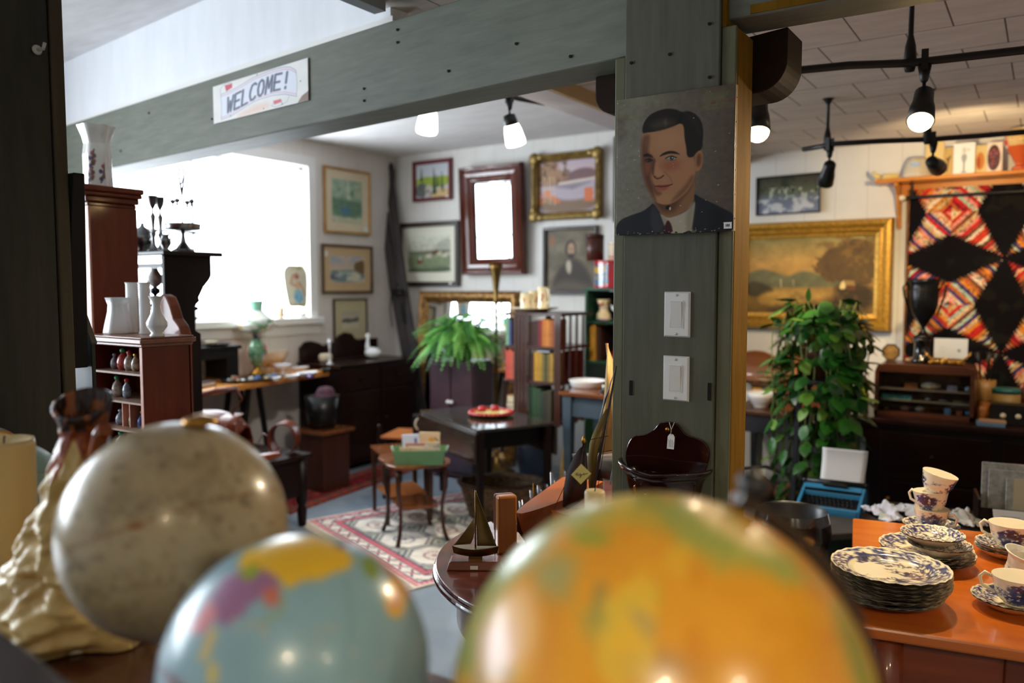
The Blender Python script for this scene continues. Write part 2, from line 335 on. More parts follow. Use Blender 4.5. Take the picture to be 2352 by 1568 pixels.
for n, q in ((1, WIN1), (2, WIN2)):
    y0, y1, z0, z1 = q
    e = bpy.data.objects.new('window_%d' % n, None); C.objects.link(e); e['kind'] = 'structure'; e.location = (WX, (y0+y1)/2, z0)
    hw = (y1-y0)/2; h = z1-z0; m = MB(); c = .085
    for s in (-1, 1): m.box(0, .02, min(s*hw, s*(hw+c)), max(s*hw, s*(hw+c)), 0, h-.0005)
    m.box(0, .02, -hw-c, hw+c, h, h+c); m.box(0, .018, -hw-c-.02, hw+c+.02, -.14, -.055)
    m.build('window_casing', TRIMW, e, bevel=.003)
    m = MB(); nb = max(1, round((y1-y0)/.95))
    for i in range(nb+1): y = -hw+(y1-y0)*i/nb; m.box(-.1, -.06, y-.012, y+.012, 0, h)
    for z in (0.02, h*.52, h-.02): m.box(-.1, -.06, -hw, hw, z-.012, z+.012)
    m.build('window_sash', TRIMW, e)
    MB().box(-.11, .07, -hw-c-.03, hw+c+.03, -.055, 0).build('window_sill', TRIMW, e, bevel=.005)
    MB().box(-.082, -.078, -hw, hw, 0, h).build('window_pane', GLASS, e)
# header wall over the left beam, ceiling step and boxed beam behind it
BA = Vector((-.93, 1.895, 0)); BD = Vector((-math.cos(.109), math.sin(.109), 0)); BN = Vector((math.sin(.109), math.cos(.109), 0))
def bpt(t, n, z): p = BA+BD*t+BN*n; return (p.x, p.y, z)
def skewbox(m, t0, t1, n0, n1, z0, z1): return m.hexa([bpt(t0, n0, z0), bpt(t1, n0, z0), bpt(t1, n1, z0), bpt(t0, n1, z0), bpt(t0, n0, z1), bpt(t1, n0, z1), bpt(t1, n1, z1), bpt(t0, n1, z1)])
HEADW = mat('white_header_planks', (232, 234, 238), (224, 226, 230), rough=.6, scale=2, stretch=(4, 4, 1))
struct(skewbox(MB(), .93, 4.22, .04, .12, 2.37, ZHI).build('wall_header', HEADW))
m = MB(); skewbox(m, .9, 4.22, .022, .05, 2.366, 2.392); struct(m.build('trim_1', TRIMW))
struct(MB().box(XSTEP-.02, XSTEP+.03, YF, 1.98, ZLO-.035, ZLO+.004).build('trim_2', mat('grey_trim', (150, 150, 150), rough=.5)))
struct(MB().box(XSTEP-.02, XSTEP, YF, BY, ZLO, ZHI).build('wall_step', TRIMW))
m = MB().box(-2.02, -1.86, 2.2, BY, 2.365, ZLO+.25); struct(m.build('trim_3', mat('lavender_soffit_paint', (205, 200, 205), rough=.7)))
m = MB().box(-1.86, -1.835, 2.2, BY, 2.365, ZLO); struct(m.build('trim_4', TANP))
# beams and post
HOLE = mat('nail_hole', (18, 14, 12), rough=.9)
b = thing('ceiling_beam', 'long grey-green painted timber beam on the left carrying the welcome sign', 'beam', bpt(2, .08, 2.09))
def rel(o, par): o.parent = par; o.matrix_parent_inverse = Matrix.Translation(par.location).inverted(); return o
m = MB(); skewbox(m, -.02, 4.22, 0, .155, 2.09, 2.366); rel(m.build('timber', GREENP, None, bevel=.006), b)
for t, z in ((.85, 2.33), (.85, 2.29), (1.02, 2.17), (1.02, 2.13), (.35, 2.19), (.16, 2.12), (1.45, 2.31), (1.46, 2.27), (2.0, 2.2), (2.55, 2.3), (.62, 2.16), (2.85, 2.16)):
    p_ = bpt(t, -.0015, z); rel(MB().lathe([(.0045, 0), (.0045, .003)], p_, 8, axis=(0, -1, 0)).build('nail_hole', HOLE), b)
b = thing('ceiling_beam', 'grey-green painted timber beam on the right, running over the dark bracket', 'beam', (.5, 1.97, 2.14))
m = MB(); m.hexa([(-.66, 1.90, 2.135), (XR, 1.99, 2.135), (XR, 2.13, 2.135), (-.66, 2.04, 2.135), (-.66, 1.90, 2.425), (XR, 1.99, 2.425), (XR, 2.13, 2.425), (-.66, 2.04, 2.425)])
rel(m.build('timber', GREENP, None, bevel=.008), b)
rel(MB().hexa([(-.60, 1.898, 2.138), (XR, 1.986, 2.138), (XR, 1.99, 2.138), (-.60, 1.902, 2.138), (-.60, 1.898, 2.158), (XR, 1.986, 2.158), (XR, 1.99, 2.158), (-.60, 1.902, 2.158)]).build('chamfer', OLIVE), b)
PY = 1.885
p = thing('timber_post', 'grey-green painted timber post with the portrait and two light switches', 'post', (-.78, 1.95, 0))
def PB(n, x0, x1, y0, y1, z0, z1, mt, bv=.003): return rel(MB().box(x0, x1, y0, y1, z0, z1).build(n, mt, None, bevel=bv), p)
PB('front_board', -.911, -.664, PY-.008, PY+.012, 0, 2.425, GREENV)
PB('side_board', -.943, -.9125, PY, 2.02, 0, 2.085, GREENS); PB('side_board', -.6625, -.627, PY, PY+.01, 0, 2.115, GREENS)
PB('post_core', -.9125, -.6275, PY+.0125, 2.015, 0, 2.112, OLIVE)
PB('post_core', -.664, -.652, PY+.0, 2.0, 2.115, 2.425, OLIVE)
for x, z, s in ((-.893, 2.065, 1), (-.69, 2.125, 1), (-.893, 1.965, 1), (-.688, 2.0, 1), (-.885, 1.24, 3.2), (-.675, 1.245, 3.6), (-.79, 2.07, .6)):
    m = MB().lathe([(.004, 0), (.004, .003)], (x, PY-.0085, z), 8, axis=(0, -1, 0))
    if s > 2: m.box(x-.004, x+.004, PY-.0105, PY-.006, z-.006*s, z+.006*s)
    rel(m.build('nail_hole', HOLE), p)
m = MB()   # bolster block behind the post, rounded lower corners
xl = at(1393, 200, y=2.1).x; xr_ = at(1815, 180, y=2.06).x; zb = 1.985
pl = [(xl, 2.09), (xl, zb+.05)]+[(xl+.05-.05*math.cos(a), zb+.05-.05*math.sin(a)) for a in np.linspace(.2, PI/2, 6)]+[(xr_-.075+.075*math.sin(a), zb+.075-.075*math.cos(a)) for a in np.linspace(0, PI/2, 9)]+[(xr_, 2.135)]
m.prism(pl[::-1], 2.03, 2.17, 'y'); t_ = tag(m.build('beam_bracket', mat('shaded_bracket_paint', (34, 18, 9), (44, 26, 14), spec=.2, rough=.7, scale=5), None, bevel=.004), 'dark rounded timber bracket under the beam behind the post top', 'bracket')  # bracket colour darkened to stand for the shade on it
# left post, near
p2 = thing('timber_post', 'dark near timber post at the left edge with a hook', 'post', (-2.02, .9, 0))
PD = mat('dark_post_paint', (36, 36, 27), (48, 46, 35), rough=.6, scale=5, stretch=(9, 9, 1), bump=.3, specks=((34, 28, 22), 6, .75)); PD2 = mat('brown_green_post_paint', (58, 48, 28), (68, 57, 36), rough=.6, scale=5, stretch=(9, 9, 1), bump=.2)
rel(MB().box(-2.12, -1.935, .70, .968, 0, ZHI).build('post_board', PD, None, bevel=.004), p2)
rel(MB().box(-2.1, -1.93, .97, 1.0, 0, ZHI).build('corner_board', PD2, None, bevel=.004), p2)
hk = at(84, 115, x=-1.935); m = MB().tube([(hk.x, hk.y, hk.z), (hk.x+.03, hk.y, hk.z-.002), (hk.x+.038, hk.y, hk.z+.01)], .004); m.lathe([(.001, 0), (.012, .001), (.009, .004), (.001, .005)], (hk.x+.002, hk.y, hk.z), 14, axis=(1, 0, 0))
rel(m.build('hook', mat('white_screw_hook', (190, 185, 175), rough=.4)), p2)
# ------------------------------------------------------------------ pictures on the walls
STICK = LABELW
def framed(name, label, cat, ctr, W, H, prof, fm, cv, mount=None, rz=0.0, group=None, sticker=None, back=.004, tilt=0, lumps=None, liner=None):
    t = thing(name, label, cat, ctr, rz, group); t.rotation_euler[1] = tilt
    MB().ring_frame(W, H, prof).build('frame', fm, t, fixn=True)
    iw = W-2*prof[-1][0]; ih = H-2*prof[-1][0]; yb = -back
    if liner: MB().ring_frame(iw+.006, ih+.006, [(0, .001), (0, back+.006), (liner[0], back+.004), (liner[0], .001)]).build('liner', liner[1], t)
    if mount:
        mw = mount[0]; mb, mt = (mount[2], mount[2]) if len(mount) > 2 else (mw, mw)
        m = MB(); y0, y1 = yb-.0015, yb+.002
        m.box(-iw/2, -iw/2+mw, y0, y1, -ih/2, ih/2); m.box(iw/2-mw, iw/2, y0, y1, -ih/2, ih/2)
        m.box(-iw/2+mw, iw/2-mw, y0, y1, ih/2-mt, ih/2); m.box(-iw/2+mw, iw/2-mw, y0, y1, -ih/2, -ih/2+mb)
        m.build('mount', mount[1], t); pw, ph = iw-2*mw, ih-mt-mb; cz = (mb-mt)/2
    else: pw, ph, cz = iw, ih, 0
    if cv is not None: flatpic('picture', cv, pw+.004, ph+.004, yb, PAINTF, t, cz)
    if lumps:
        for sx in (-1, 1):
            for sz in (-1, 1):
                m = MB(); m.sphere((sx*(W/2-.034), -lumps[1], sz*(H/2-.034)), .05, 0, 14, 8, (1, .5, 1)); m.sphere((sx*(W/2-.09), -lumps[1], sz*(H/2-.025)), .03, 0, 10, 6, (1.3, .5, .9)); m.sphere((sx*(W/2-.025), -lumps[1], sz*(H/2-.09)), .03, 0, 10, 6, (.9, .5, 1.3))
                m.build('corner_ornament', lumps[0], t)
    if sticker: MB().cbox((sticker[0], -sticker[2], sticker[1]), (sticker[3], .0015, sticker[4])).build('price_sticker', LABELW, t)
    return t
def box2(x0, y0, x1, y1, **k):
    """centre, width and height of the wall rectangle seen between two pixels"""
    a = at(x0, y0, **k); b = at(x1, y1, **k); w_ = abs(b.x-a.x) if 'y' in k else abs(b.y-a.y)
    return (a+b)/2, w_, abs(a.z-b.z)
GOLDF = mat('old_gold_frame', (150, 124, 68), (112, 88, 44), rough=.42, metal=.55, scale=22, bump=.5)
BLACKF = mat('black_brown_frame', (38, 27, 23), (52, 36, 28), rough=.35, scale=9, coat=.3)
BROWNF = mat('brown_frame', (74, 54, 34), (96, 72, 46), rough=.4, scale=9, coat=.2)
REDF = mat('oxblood_frame', (96, 26, 34), (112, 34, 42), rough=.4)
GOLDN = mat('honey_gold_frame', (192, 148, 84), (168, 122, 62), rough=.35, metal=.35, scale=12)
CREAMM = mat('cream_mount', (222, 208, 178), (216, 200, 168), rough=.9, scale=3)
def prof_flat(w, d): return [(0, 0), (0, d), (.003, d+.002), (w-.004, d+.001), (w, d-.006), (w, .001)]
# 1 red framed landscape
cv = Canvas(90, 68, (196, 200, 205)); cv.poly([(0, .42), (.3, .36), (.6, .4), (1, .36), (1, .7), (0, .7)], (150, 168, 60)); cv.blotch((196, 200, 90), 9, .55, .1, .8, 3, (cv.V > .4)*(cv.V < .68))
cv.poly([(0, .62), (.2, .5), (.34, .66), (.42, .9), (0, 1)], (104, 108, 104)); cv.poly([(.28, .66), (.45, .58), (.52, .8), (.4, .98), (.28, .9)], (190, 180, 170)); cv.poly([(.5, .8), (.8, .7), (1, .78), (1, 1), (.4, 1)], (204, 176, 124)); cv.blotch((80, 84, 84), 12, .6, .05, .7, 5, cv.V > .62)
for u, a, b_ in ((.17, .12, .5), (.54, .14, .9), (.58, .3, .9), (.78, .25, .75), (.66, .35, .7)): cv.poly([(u-.03, b_), (u-.008, a), (u+.008, a), (u+.035, b_)], (36, 54, 40), .01)
c, W, H = box2(950, 373, 1039, 458, y=BY-.01); framed('framed_painting', 'small red-framed painting of pines and rocks high on the back wall', 'picture', c, W, H, prof_flat(.032, .022), REDF, cv, sticker=(.185, -.155, .026, .022, .014))
# 2 hunting print
cv = Canvas(120, 100, (196, 200, 182)); cv.grad(0, (214, 216, 200), .5, (196, 196, 176)); cv.poly([(0, .5), (.3, .44), (.55, .42), (.75, .14), (1, .06), (1, .5)], (176, 176, 160), .03); cv.poly([(0, .44), (.5, .42), (1, .4), (1, 1), (0, 1)], (128, 140, 108), .02); cv.poly([(0, .42), (.5, .41), (1, .38), (1, .48), (0, .5)], (108, 108, 86), .03); cv.poly([(0, .88), (.4, .9), (1, .82), (1, 1), (0, 1)], (84, 98, 72), .03)
for u, v, q in ((.28, .7, (112, 44, 30)), (.5, .55, (206, 196, 176)), (.72, .5, (190, 180, 150)), (.86, .54, (196, 190, 172)), (.62, .46, (90, 60, 40))): cv.ell(u, v, .07, .045, q); cv.ell(u+.05, v-.05, .025, .04, q); cv.line([(u-.05, v), (u-.07, v+.08)], .012, q); cv.line([(u+.04, v), (u+.05, v+.08)], .012, q)
cv.ell(.3, .62, .02, .06, (220, 215, 205)); cv.mottle(.12, 14)
c, W, H = box2(918, 514, 1057, 657, y=BY-.01); framed('framed_print', 'dark-framed hunting print with riders on a green field', 'picture', c, W, H, prof_flat(.042, .03), BLACKF, cv, (.06, mat('ivory_mount', (228, 226, 208), rough=.9), .085), sticker=(.27, -.268, .034, .026, .018))
# 3 gold framed autumn lake
cv = Canvas(110, 92, (180, 164, 176)); cv.grad(0, (190, 172, 186), .4, (206, 182, 170)); cv.poly([(0, .4), (.3, .3), (.5, .26), (.75, .16), (1, .2), (1, .42), (0, .5)], (122, 94, 96), .02); cv.poly([(0, 0), (.35, 0), (.3, .15), (.45, .22), (.55, .36), (.3, .45), (0, .46)], (160, 122, 92), .03, .9, .1); cv.blotch((100, 74, 54), 10, .5, .1, .8, 3, (cv.U < .55)*(cv.V < .42)); cv.poly([(.35, .44), (1, .36), (1, .78), (.2, .85), (.1, .6)], (178, 166, 176), .03); cv.poly([(.35, .42), (1, .36), (1, .4), (.35, .47)], (214, 196, 180)); cv.poly([(.3, .5), (.9, .45), (.6, .56)], (130, 118, 126), .04)
cv.poly([(0, .7), (.2, .68), (.5, .8), (1, .74), (1, 1), (0, 1)], (128, 104, 84), .03); cv.blotch((214, 112, 64), 11, .52, .08, .9, 8, ((cv.V > .56)*(cv.V < .82)*((cv.U < .38)+(cv.U > .8))))
for u in (.07, .12, .17, .2, .26): cv.line([(u, .3), (u+.02, .8+.3*(u-.1))], .014, (216, 190, 150))
c, W, H = box2(1225, 358, 1385, 500, y=BY-.01); framed('framed_painting', 'gold-framed autumn lake painting with white birches near the post', 'picture', c, W, H, [(0, 0), (0, .02), (.012, .045), (.03, .05), (.045, .03), (.055, .034), (.066, .012), (.066, .001)], GOLDF, cv, lumps=(GOLDF, .042))
# 4 dark portrait partly hidden by tins
cv = Canvas(80, 96, (112, 102, 82)); cv.mottle(.3, 5, 2); cv.ell(.13, .17, .06, .09, (150, 96, 66), .8, .7); cv.poly([(.1, 1), (.16, .8), (.3, .6), (.45, .48), (.6, .46), (.75, .55), (.9, .7), (1, .95), (1, 1)], (66, 58, 50), .04); cv.poly([(.1, 1), (.2, .85), (.5, .8), (.9, .9), (1, 1)], (96, 86, 74), .06); cv.poly([(.41, .52), (.5, .48), (.54, .6), (.5, .74), (.42, .66)], (190, 178, 156), .02); cv.ell(.51, .31, .11, .14, (44, 36, 30)); cv.ell(.52, .32, .075, .11, (176, 142, 114)); cv.ell(.52, .43, .07, .04, (60, 46, 38)); cv.ell(.49, .31, .016, .01, (50, 36, 30)); cv.ell(.56, .31, .016, .01, (50, 36, 30)); cv.line([(.525, .31), (.515, .36)], .01, (140, 104, 82)); cv.line([(.49, .39), (.55, .39)], .01, (110, 66, 54))
c, W, H = box2(1250, 523, 1372, 676, y=BY-.01); framed('framed_painting', 'dark old portrait of a seated man in black behind the tins', 'picture', c, W, H, prof_flat(.026, .026), BLACKF, cv)
# 5 black frame behind the post
cv = Canvas(20, 30, (60, 56, 52)); cv.mottle(.3, 5); c = at(1411, 410, y=BY-.01); framed('framed_picture', 'tall thin-edged black frame almost hidden behind the post', 'picture', (c.x+.24, c.y, c.z-.01), .48, .66, prof_flat(.02, .02), BLACKF, cv)
# mirror with deep moulded frame
OGEE = [(0, 0), (0, .06), (.008, .075), (.02, .07), (.034, .05), (.06, .062), (.085, .056), (.095, .042), (.11, .046), (.125, .04), (.14, .022), (.14, .001)]
MIRR = mat('mirror_silvering', (235, 238, 240), rough=.015, metal=1)
c, W, H = box2(1066, 388, 1208, 629, y=BY-.035); c.y = BY-.005
t = framed('wall_mirror', 'tall mahogany wall mirror with stepped ogee frame reflecting the window', 'mirror', c, W, H, OGEE, wood('ogee_mahogany', (70, 24, 16), (104, 44, 26), 'z', rough=.15, coat=.8), None)
MB().box(-W/2+.13, W/2-.13, -.012, -.008, -H/2+.13, H/2-.13).build('mirror_glass', MIRR, t); t.rotation_euler[0] = .05; t.location.y -= .03
# left wall, three pictures
cv = Canvas(80, 110, (150, 172, 150)); cv.grad(0, (166, 186, 162), 1, (146, 170, 142)); cv.blotch((96, 130, 104), 4, .5, .2, .8, 2); cv.poly([(0, .45), (.4, .42), (.6, .48), (1, .45), (1, .88), (0, .86)], (92, 124, 102), .05, .8); cv.poly([(.5, 0), (.56, 0), (.57, .45), (.5, .45)], (196, 206, 184), .02); cv.poly([(.72, .1), (.95, .05), (.95, .4), (.75, .42)], (178, 190, 160), .04); cv.ell(.45, .72, .17, .09, (86, 128, 148)); cv.poly([(.5, .42), (.58, .32), (.62, .44)], (214, 214, 196), .01); cv.poly([(0, .86), (1, .88), (1, 1), (0, 1)], (196, 196, 166), .03); cv.mottle(.15, 12, 5)
c, W, H = box2(741, 379, 849, 541, x=WX+.01); framed('framed_print', 'tall gold-framed green interior print, topmost of three beside the window', 'picture', c, W, H, prof_flat(.02, .02), GOLDN, cv, (.075, CREAMM), rz=PI/2, sticker=(.205, -.235, .024, .05, .04))
cv = Canvas(100, 84, (190, 176, 160)); cv.grad(0, (150, 166, 188), .5, (206, 182, 156)); cv.blotch((216, 188, 160), 5, .45, .2, .7, 4, cv.V < .6); cv.poly([(0, .52), (.3, .56), (.6, .52), (1, .58), (1, 1), (0, 1)], (118, 140, 142), .03); cv.poly([(.68, .3), (.8, .2), (1, .12), (1, .7), (.9, .66), (.7, .56)], (120, 96, 66), .03); cv.poly([(.5, .8), (.7, .58), (.85, .66), (.9, .95), (.5, .95)], (206, 202, 178), .05); cv.poly([(0, .7), (.2, .66), (.25, .8), (0, .9)], (96, 90, 110), .05); cv.blotch((220, 216, 190), 9, .55, .1, .7, 6, cv.V > .6)
c, W, H = box2(737, 559, 854, 673, x=WX+.01); framed('framed_print', 'wide brown-framed seascape with cliffs, middle of three beside the window', 'picture', c, W, H, prof_flat(.022, .02), BROWNF, cv, (.075, mat('tan_mount', (206, 178, 138), (198, 168, 128), rough=.9, scale=3)), rz=PI/2, sticker=(-.255, .13, .01, .03, .045))
cv = Canvas(60, 66, (170, 164, 150)); cv.grad(0, (176, 172, 160), .45, (196, 182, 158)); cv.poly([(0, .5), (.3, .38), (.6, .48), (1, .3), (1, .66), (0, .66)], (96, 100, 92), .04); cv.poly([(0, .66), (1, .64), (1, 1), (0, 1)], (206, 198, 172), .03); cv.ell(.42, .66, .05, .04, (50, 44, 40))
c, W, H = box2(764, 686, 842, 780, x=WX+.01); framed('framed_print', 'small dark-framed winter scene, lowest of three beside the window', 'picture', c, W, H, prof_flat(.014, .018), BLACKF, cv, (.085, mat('straw_mount', (196, 184, 148), rough=.9), .1), rz=PI/2)
# right part of the back wall
cv = Canvas(170, 110, (150, 128, 74)); cv.grad(0, (128, 116, 66), .35, (184, 140, 70)); cv.grad(.35, (184, 140, 70), 1, (110, 84, 34)); cv.blotch((168, 150, 92), 4, .5, .2, .5, 3, cv.V < .35); cv.poly([(0, .46), (.12, .4), (.25, .46), (.34, .52), (.46, .42), (.6, .5), (.8, .55), (.8, .66), (0, .66)], (104, 100, 66), .02); cv.poly([(0, .56), (.15, .6), (.24, .7), (.18, .76), (0, .8)], (66, 58, 28), .02); cv.poly([(.1, .72), (.5, .66), (.72, .74), (.5, .86), (.1, .92)], (178, 138, 62), .03)
cv.poly([(.54, .4), (.58, .24), (.7, .14), (.76, .04), (.88, .02), (1, .08), (1, .62), (.85, .64), (.72, .6), (.6, .55)], (84, 62, 28), .02, .95, .12, 4); cv.blotch((120, 88, 40), 14, .55, .08, .7, 9, (cv.U > .55)*(cv.V < .6)); cv.poly([(.7, .6), (1, .6), (1, 1), (.12, 1), (.3, .9), (.6, .92), (.72, .8)], (58, 42, 18), .04); cv.blotch((104, 80, 34), 14, .58, .08, .5, 10, cv.V > .7)
cv.poly([(.735, .68), (.75, .6), (.77, .56), (.785, .6), (.79, .68)], (214, 190, 130), .006); cv.poly([(.77, .56), (.85, .57), (.86, .64), (.785, .63)], (150, 118, 64), .006); cv.poly([(.79, .63), (.86, .64), (.86, .7), (.79, .69)], (96, 56, 26), .006); cv.line([(.28, .55), (.285, .65)], .012, (196, 186, 140)); cv.line([(.38, .56), (.385, .64)], .01, (176, 160, 110)); cv.mottle(.16, 16, 6)
a = at(1727, 517, y=BY); b_ = at(2048, 757, y=BY); x0 = b_.x-1.06
framed('gilt_framed_painting', 'large gilt-framed golden landscape painting with a dark tree, behind the trailing plant', 'picture', ((x0+b_.x)/2, BY-.01, (1.945+1.215)/2), b_.x-x0, .735, [(0, 0), (0, .04), (.01, .07), (.035, .075), (.06, .05), (.075, .055), (.085, .03), (.11, .022), (.11, .001)], mat('bright_gilt', (196, 152, 60), (160, 116, 40), rough=.4, metal=.5, scale=50, bump=.6), cv, sticker=(.505, -.29, .062, .02, .014))
cv = Canvas(110, 64, (110, 112, 110)); cv.grad(0, (64, 60, 44), .5, (96, 104, 84)); cv.grad(.5, (104, 112, 124), 1, (126, 134, 160)); cv.blotch((40, 48, 28), 8, .5, .15, .8, 3, cv.V < .42); cv.blotch((196, 204, 180), 18, .55, .06, .8, 4, (cv.V > .3)*(cv.V < .62)*(cv.U > .2)); cv.blotch((214, 216, 216), 7, .52, .1, .85, 5, cv.V > .6); cv.line([(.92, .1), (.97, .5)], .02, (60, 46, 36))
c, W, H = box2(1739, 408, 1884, 488, y=BY-.01); framed('framed_photograph', 'small black-framed photograph of a lily pond above the gilt landscape', 'picture', c, W, H, prof_flat(.01, .018), BLACKM, cv, tilt=-.012)
# ------------------------------------------------------------------ the portrait nailed to the post
def Q(pts):
    o = []
    for x, y in pts:
        u = (x-62)/1110; tp = 205-167*u; bt = 1490-35*u; o.append((u, (y-tp)/(bt-tp)))
    return o
cv = Canvas(230, 282, (112, 106, 92)); u = cv.U
cv.a = np.array((128, 126, 112))*(1-u[..., None])+np.array((88, 76, 66))*u[..., None]; cv.blotch((84, 72, 62), 3, .5, .25, .6, 3); cv.blotch((140, 138, 124), 4, .56, .2, .5, 8, cv.U < .5); cv.blotch((110, 112, 78), 4, .5, .3, .6, 18, cv.V < .16); cv.blotch((110, 62, 48), 5, .5, .2, .6, 11, (cv.U > .8)*(cv.V < .12)); cv.mottle(.1, 30, 4)
P = lambda pts, col, soft=.005, al=1.0, **k: cv.poly(Q(pts), col, soft, al, **k)
P([(65, 1390), (120, 1330), (230, 1290), (330, 1260), (400, 1210), (435, 1170), (520, 1300), (560, 1400), (530, 1480), (40, 1510)], (34, 35, 40)); P([(430, 1190), (500, 1280), (545, 1380), (520, 1470), (430, 1460), (400, 1300)], (52, 52, 56), .012)
P([(815, 1085), (880, 1130), (980, 1180), (1100, 1245), (1180, 1290), (1190, 1470), (785, 1470), (815, 1300), (825, 1160)], (32, 33, 38)); P([(1000, 1230), (1080, 1280), (1120, 1440), (960, 1440)], (22, 23, 28), .03)
P([(436, 1150), (500, 1275), (570, 1330), (660, 1300), (770, 1240), (820, 1160), (826, 870), (700, 1000), (560, 1080)], (136, 96, 66)); P([(440, 1170), (520, 1275), (640, 1270), (690, 1160), (780, 1050), (820, 900), (800, 870), (640, 1120), (500, 1160)], (92, 60, 42), .02)
P([(500, 1275), (570, 1325), (640, 1310), (740, 1270), (812, 1205), (832, 1150), (815, 1300), (795, 1480), (555, 1480), (560, 1380)], (172, 162, 142)); P([(745, 1270), (830, 1150), (812, 1330), (795, 1470), (745, 1440)], (146, 136, 118), .015); P([(498, 1278), (575, 1340), (545, 1400)], (150, 140, 122)); P([(575, 1335), (612, 1385), (630, 1480), (525, 1480), (550, 1395)], (62, 26, 26))
P([(314, 560), (316, 760), (330, 900), (365, 1020), (425, 1115), (462, 1172), (530, 1197), (605, 1190), (690, 1135), (765, 1060), (815, 960), (832, 860), (800, 720), (760, 500), (700, 400), (560, 440), (420, 480), (330, 520)], (164, 118, 84))
P([(312, 540), (398, 520), (392, 620), (378, 690), (436, 745), (432, 830), (404, 900), (412, 960), (440, 1010), (436, 1070), (470, 1180), (425, 1115), (365, 1020), (328, 900), (314, 760)], (98, 62, 44), .014); P([(335, 790), (400, 780), (415, 830), (390, 900), (350, 900)], (126, 78, 54), .02)
cv.ell(*Q([(580, 570)])[0], .17, .09, (182, 134, 98), 1.2, .7); cv.ell(*Q([(690, 850)])[0], .11, .1, (170, 118, 86), 1.2, .6); cv.ell(*Q([(600, 815)])[0], .075, .04, (150, 84, 64), 1.2, .7); cv.ell(*Q([(560, 1130)])[0], .08, .03, (172, 126, 92), 1.2, .6); cv.ell(*Q([(690, 660)])[0], .06, .05, (172, 124, 92), 1.2, .6)
P([(820, 940), (760, 1040), (690, 1120), (600, 1180), (640, 1110), (740, 1010), (800, 900)], (120, 82, 54), .016)
P([(830, 690), (860, 665), (892, 690), (897, 780), (880, 850), (850, 880), (815, 870), (815, 770)], (160, 114, 78)); P([(838, 720), (870, 705), (880, 770), (862, 830), (838, 820)], (104, 64, 44), .012)
P([(318, 515), (322, 440), (350, 385), (400, 330), (480, 295), (560, 276), (640, 284), (692, 314), (760, 298), (820, 328), (870, 388), (893, 470), (890, 580), (886, 662), (836, 690), (800, 745), (748, 738), (742, 650), (722, 560), (718, 450), (690, 412), (640, 435), (560, 465), (500, 482), (420, 500), (360, 506)], (34, 29, 26), .005)
P([(390, 440), (430, 400), (520, 372), (600, 380), (640, 420), (560, 450), (440, 480)], (62, 54, 46), .025); P([(520, 400), (545, 372), (560, 430), (540, 450)], (84, 74, 62), .012); P([(690, 330), (660, 400), (690, 410), (720, 340)], (20, 17, 16), .012); P([(730, 320), (830, 380), (860, 500), (800, 420)], (48, 42, 38), .03)
P([(482, 738), (520, 700), (580, 678), (640, 684), (690, 718), (640, 706), (580, 704), (525, 722)], (36, 28, 24)); P([(326, 730), (352, 702), (400, 712), (436, 748), (390, 732), (345, 734)], (36, 26, 22))
cv.ell(*Q([(602, 752)])[0], .045, .017, (150, 140, 124), .3); cv.ell(*Q([(606, 749)])[0], .017, .016, (62, 70, 72), .25); cv.ell(*Q([(606, 749)])[0], .007, .007, (16, 16, 18), .3); cv.ell(*Q([(611, 744)])[0], .004, .004, (220, 220, 215), .5); cv.line(Q([(548, 752), (575, 734), (610, 728), (650, 744)]), .006, (34, 24, 20)); cv.line(Q([(556, 762), (600, 772), (645, 762)]), .004, (110, 66, 50)); cv.ell(*Q([(385, 772)])[0], .034, .014, (70, 58, 52), .4); cv.ell(*Q([(392, 770)])[0], .014, .013, (38, 40, 42), .4); cv.line(Q([(352, 768), (385, 752), (425, 772)]), .005, (34, 24, 20))
P([(440, 745), (455, 800), (440, 880), (432, 915), (470, 945), (440, 930), (412, 880), (420, 800)], (84, 52, 36), .01); P([(452, 770), (480, 860), (530, 905), (500, 925), (450, 915), (440, 880)], (178, 128, 94), .014); cv.line(Q([(445, 925), (472, 945), (505, 935), (528, 915)]), .009, (78, 44, 32), .004); cv.line(Q([(540, 880), (590, 930), (615, 990)]), .006, (136, 90, 62), .008, .8)
P([(452, 1016), (490, 1003), (520, 1008), (560, 1002), (608, 1002), (560, 1026), (500, 1028)], (132, 62, 50)); P([(462, 1024), (520, 1028), (590, 1014), (560, 1050), (510, 1064), (470, 1056)], (160, 86, 66), .008); cv.line(Q([(450, 1016), (500, 1024), (560, 1018), (612, 1000)]), .006, (64, 28, 24)); P([(440, 1000), (470, 1070), (520, 1086), (470, 1110), (432, 1050)], (100, 62, 44), .015)
cv.ell(*Q([(572, 1222)])[0], .022, .014, (24, 18, 16), .3, 1, .5); cv.ell(*Q([(596, 1232)])[0], .008, .012, (200, 180, 150), .3)
r_ = np.random.RandomState(2)
for k in range(60):
    q = r_.rand(2); v_ = 1-abs(r_.normal(0, .012)) if k < 34 else q[1]; cv.ell(q[0], v_, .002+.006*r_.rand(), .0025, (206, 200, 186), .5, .8)
for k in range(26): q = r_.rand(); cv.ell(q, .99+.012*r_.rand(), .012, .006, (30, 28, 26), .5, .9)
a = at(1417, 231, y=PY-.026); b_ = at(1688, 192, y=PY-.026); c_ = at(1688, 531, y=PY-.026); d_ = at(1418, 540, y=PY-.026)
pt = thing('oil_painting', 'unframed oil portrait of a man in a dark suit nailed to the post', 'picture', ((a.x+c_.x)/2, PY-.0125, (a.z+c_.z)/2))
pw = (b_.x-a.x+c_.x-d_.x)/2; ph = (a.z+b_.z-c_.z-d_.z)/2
flatpic('canvas', cv, pw, ph, -.0185, paint_mat('oil_paint', .5, 0, .12, 160, spec=.2), pt)
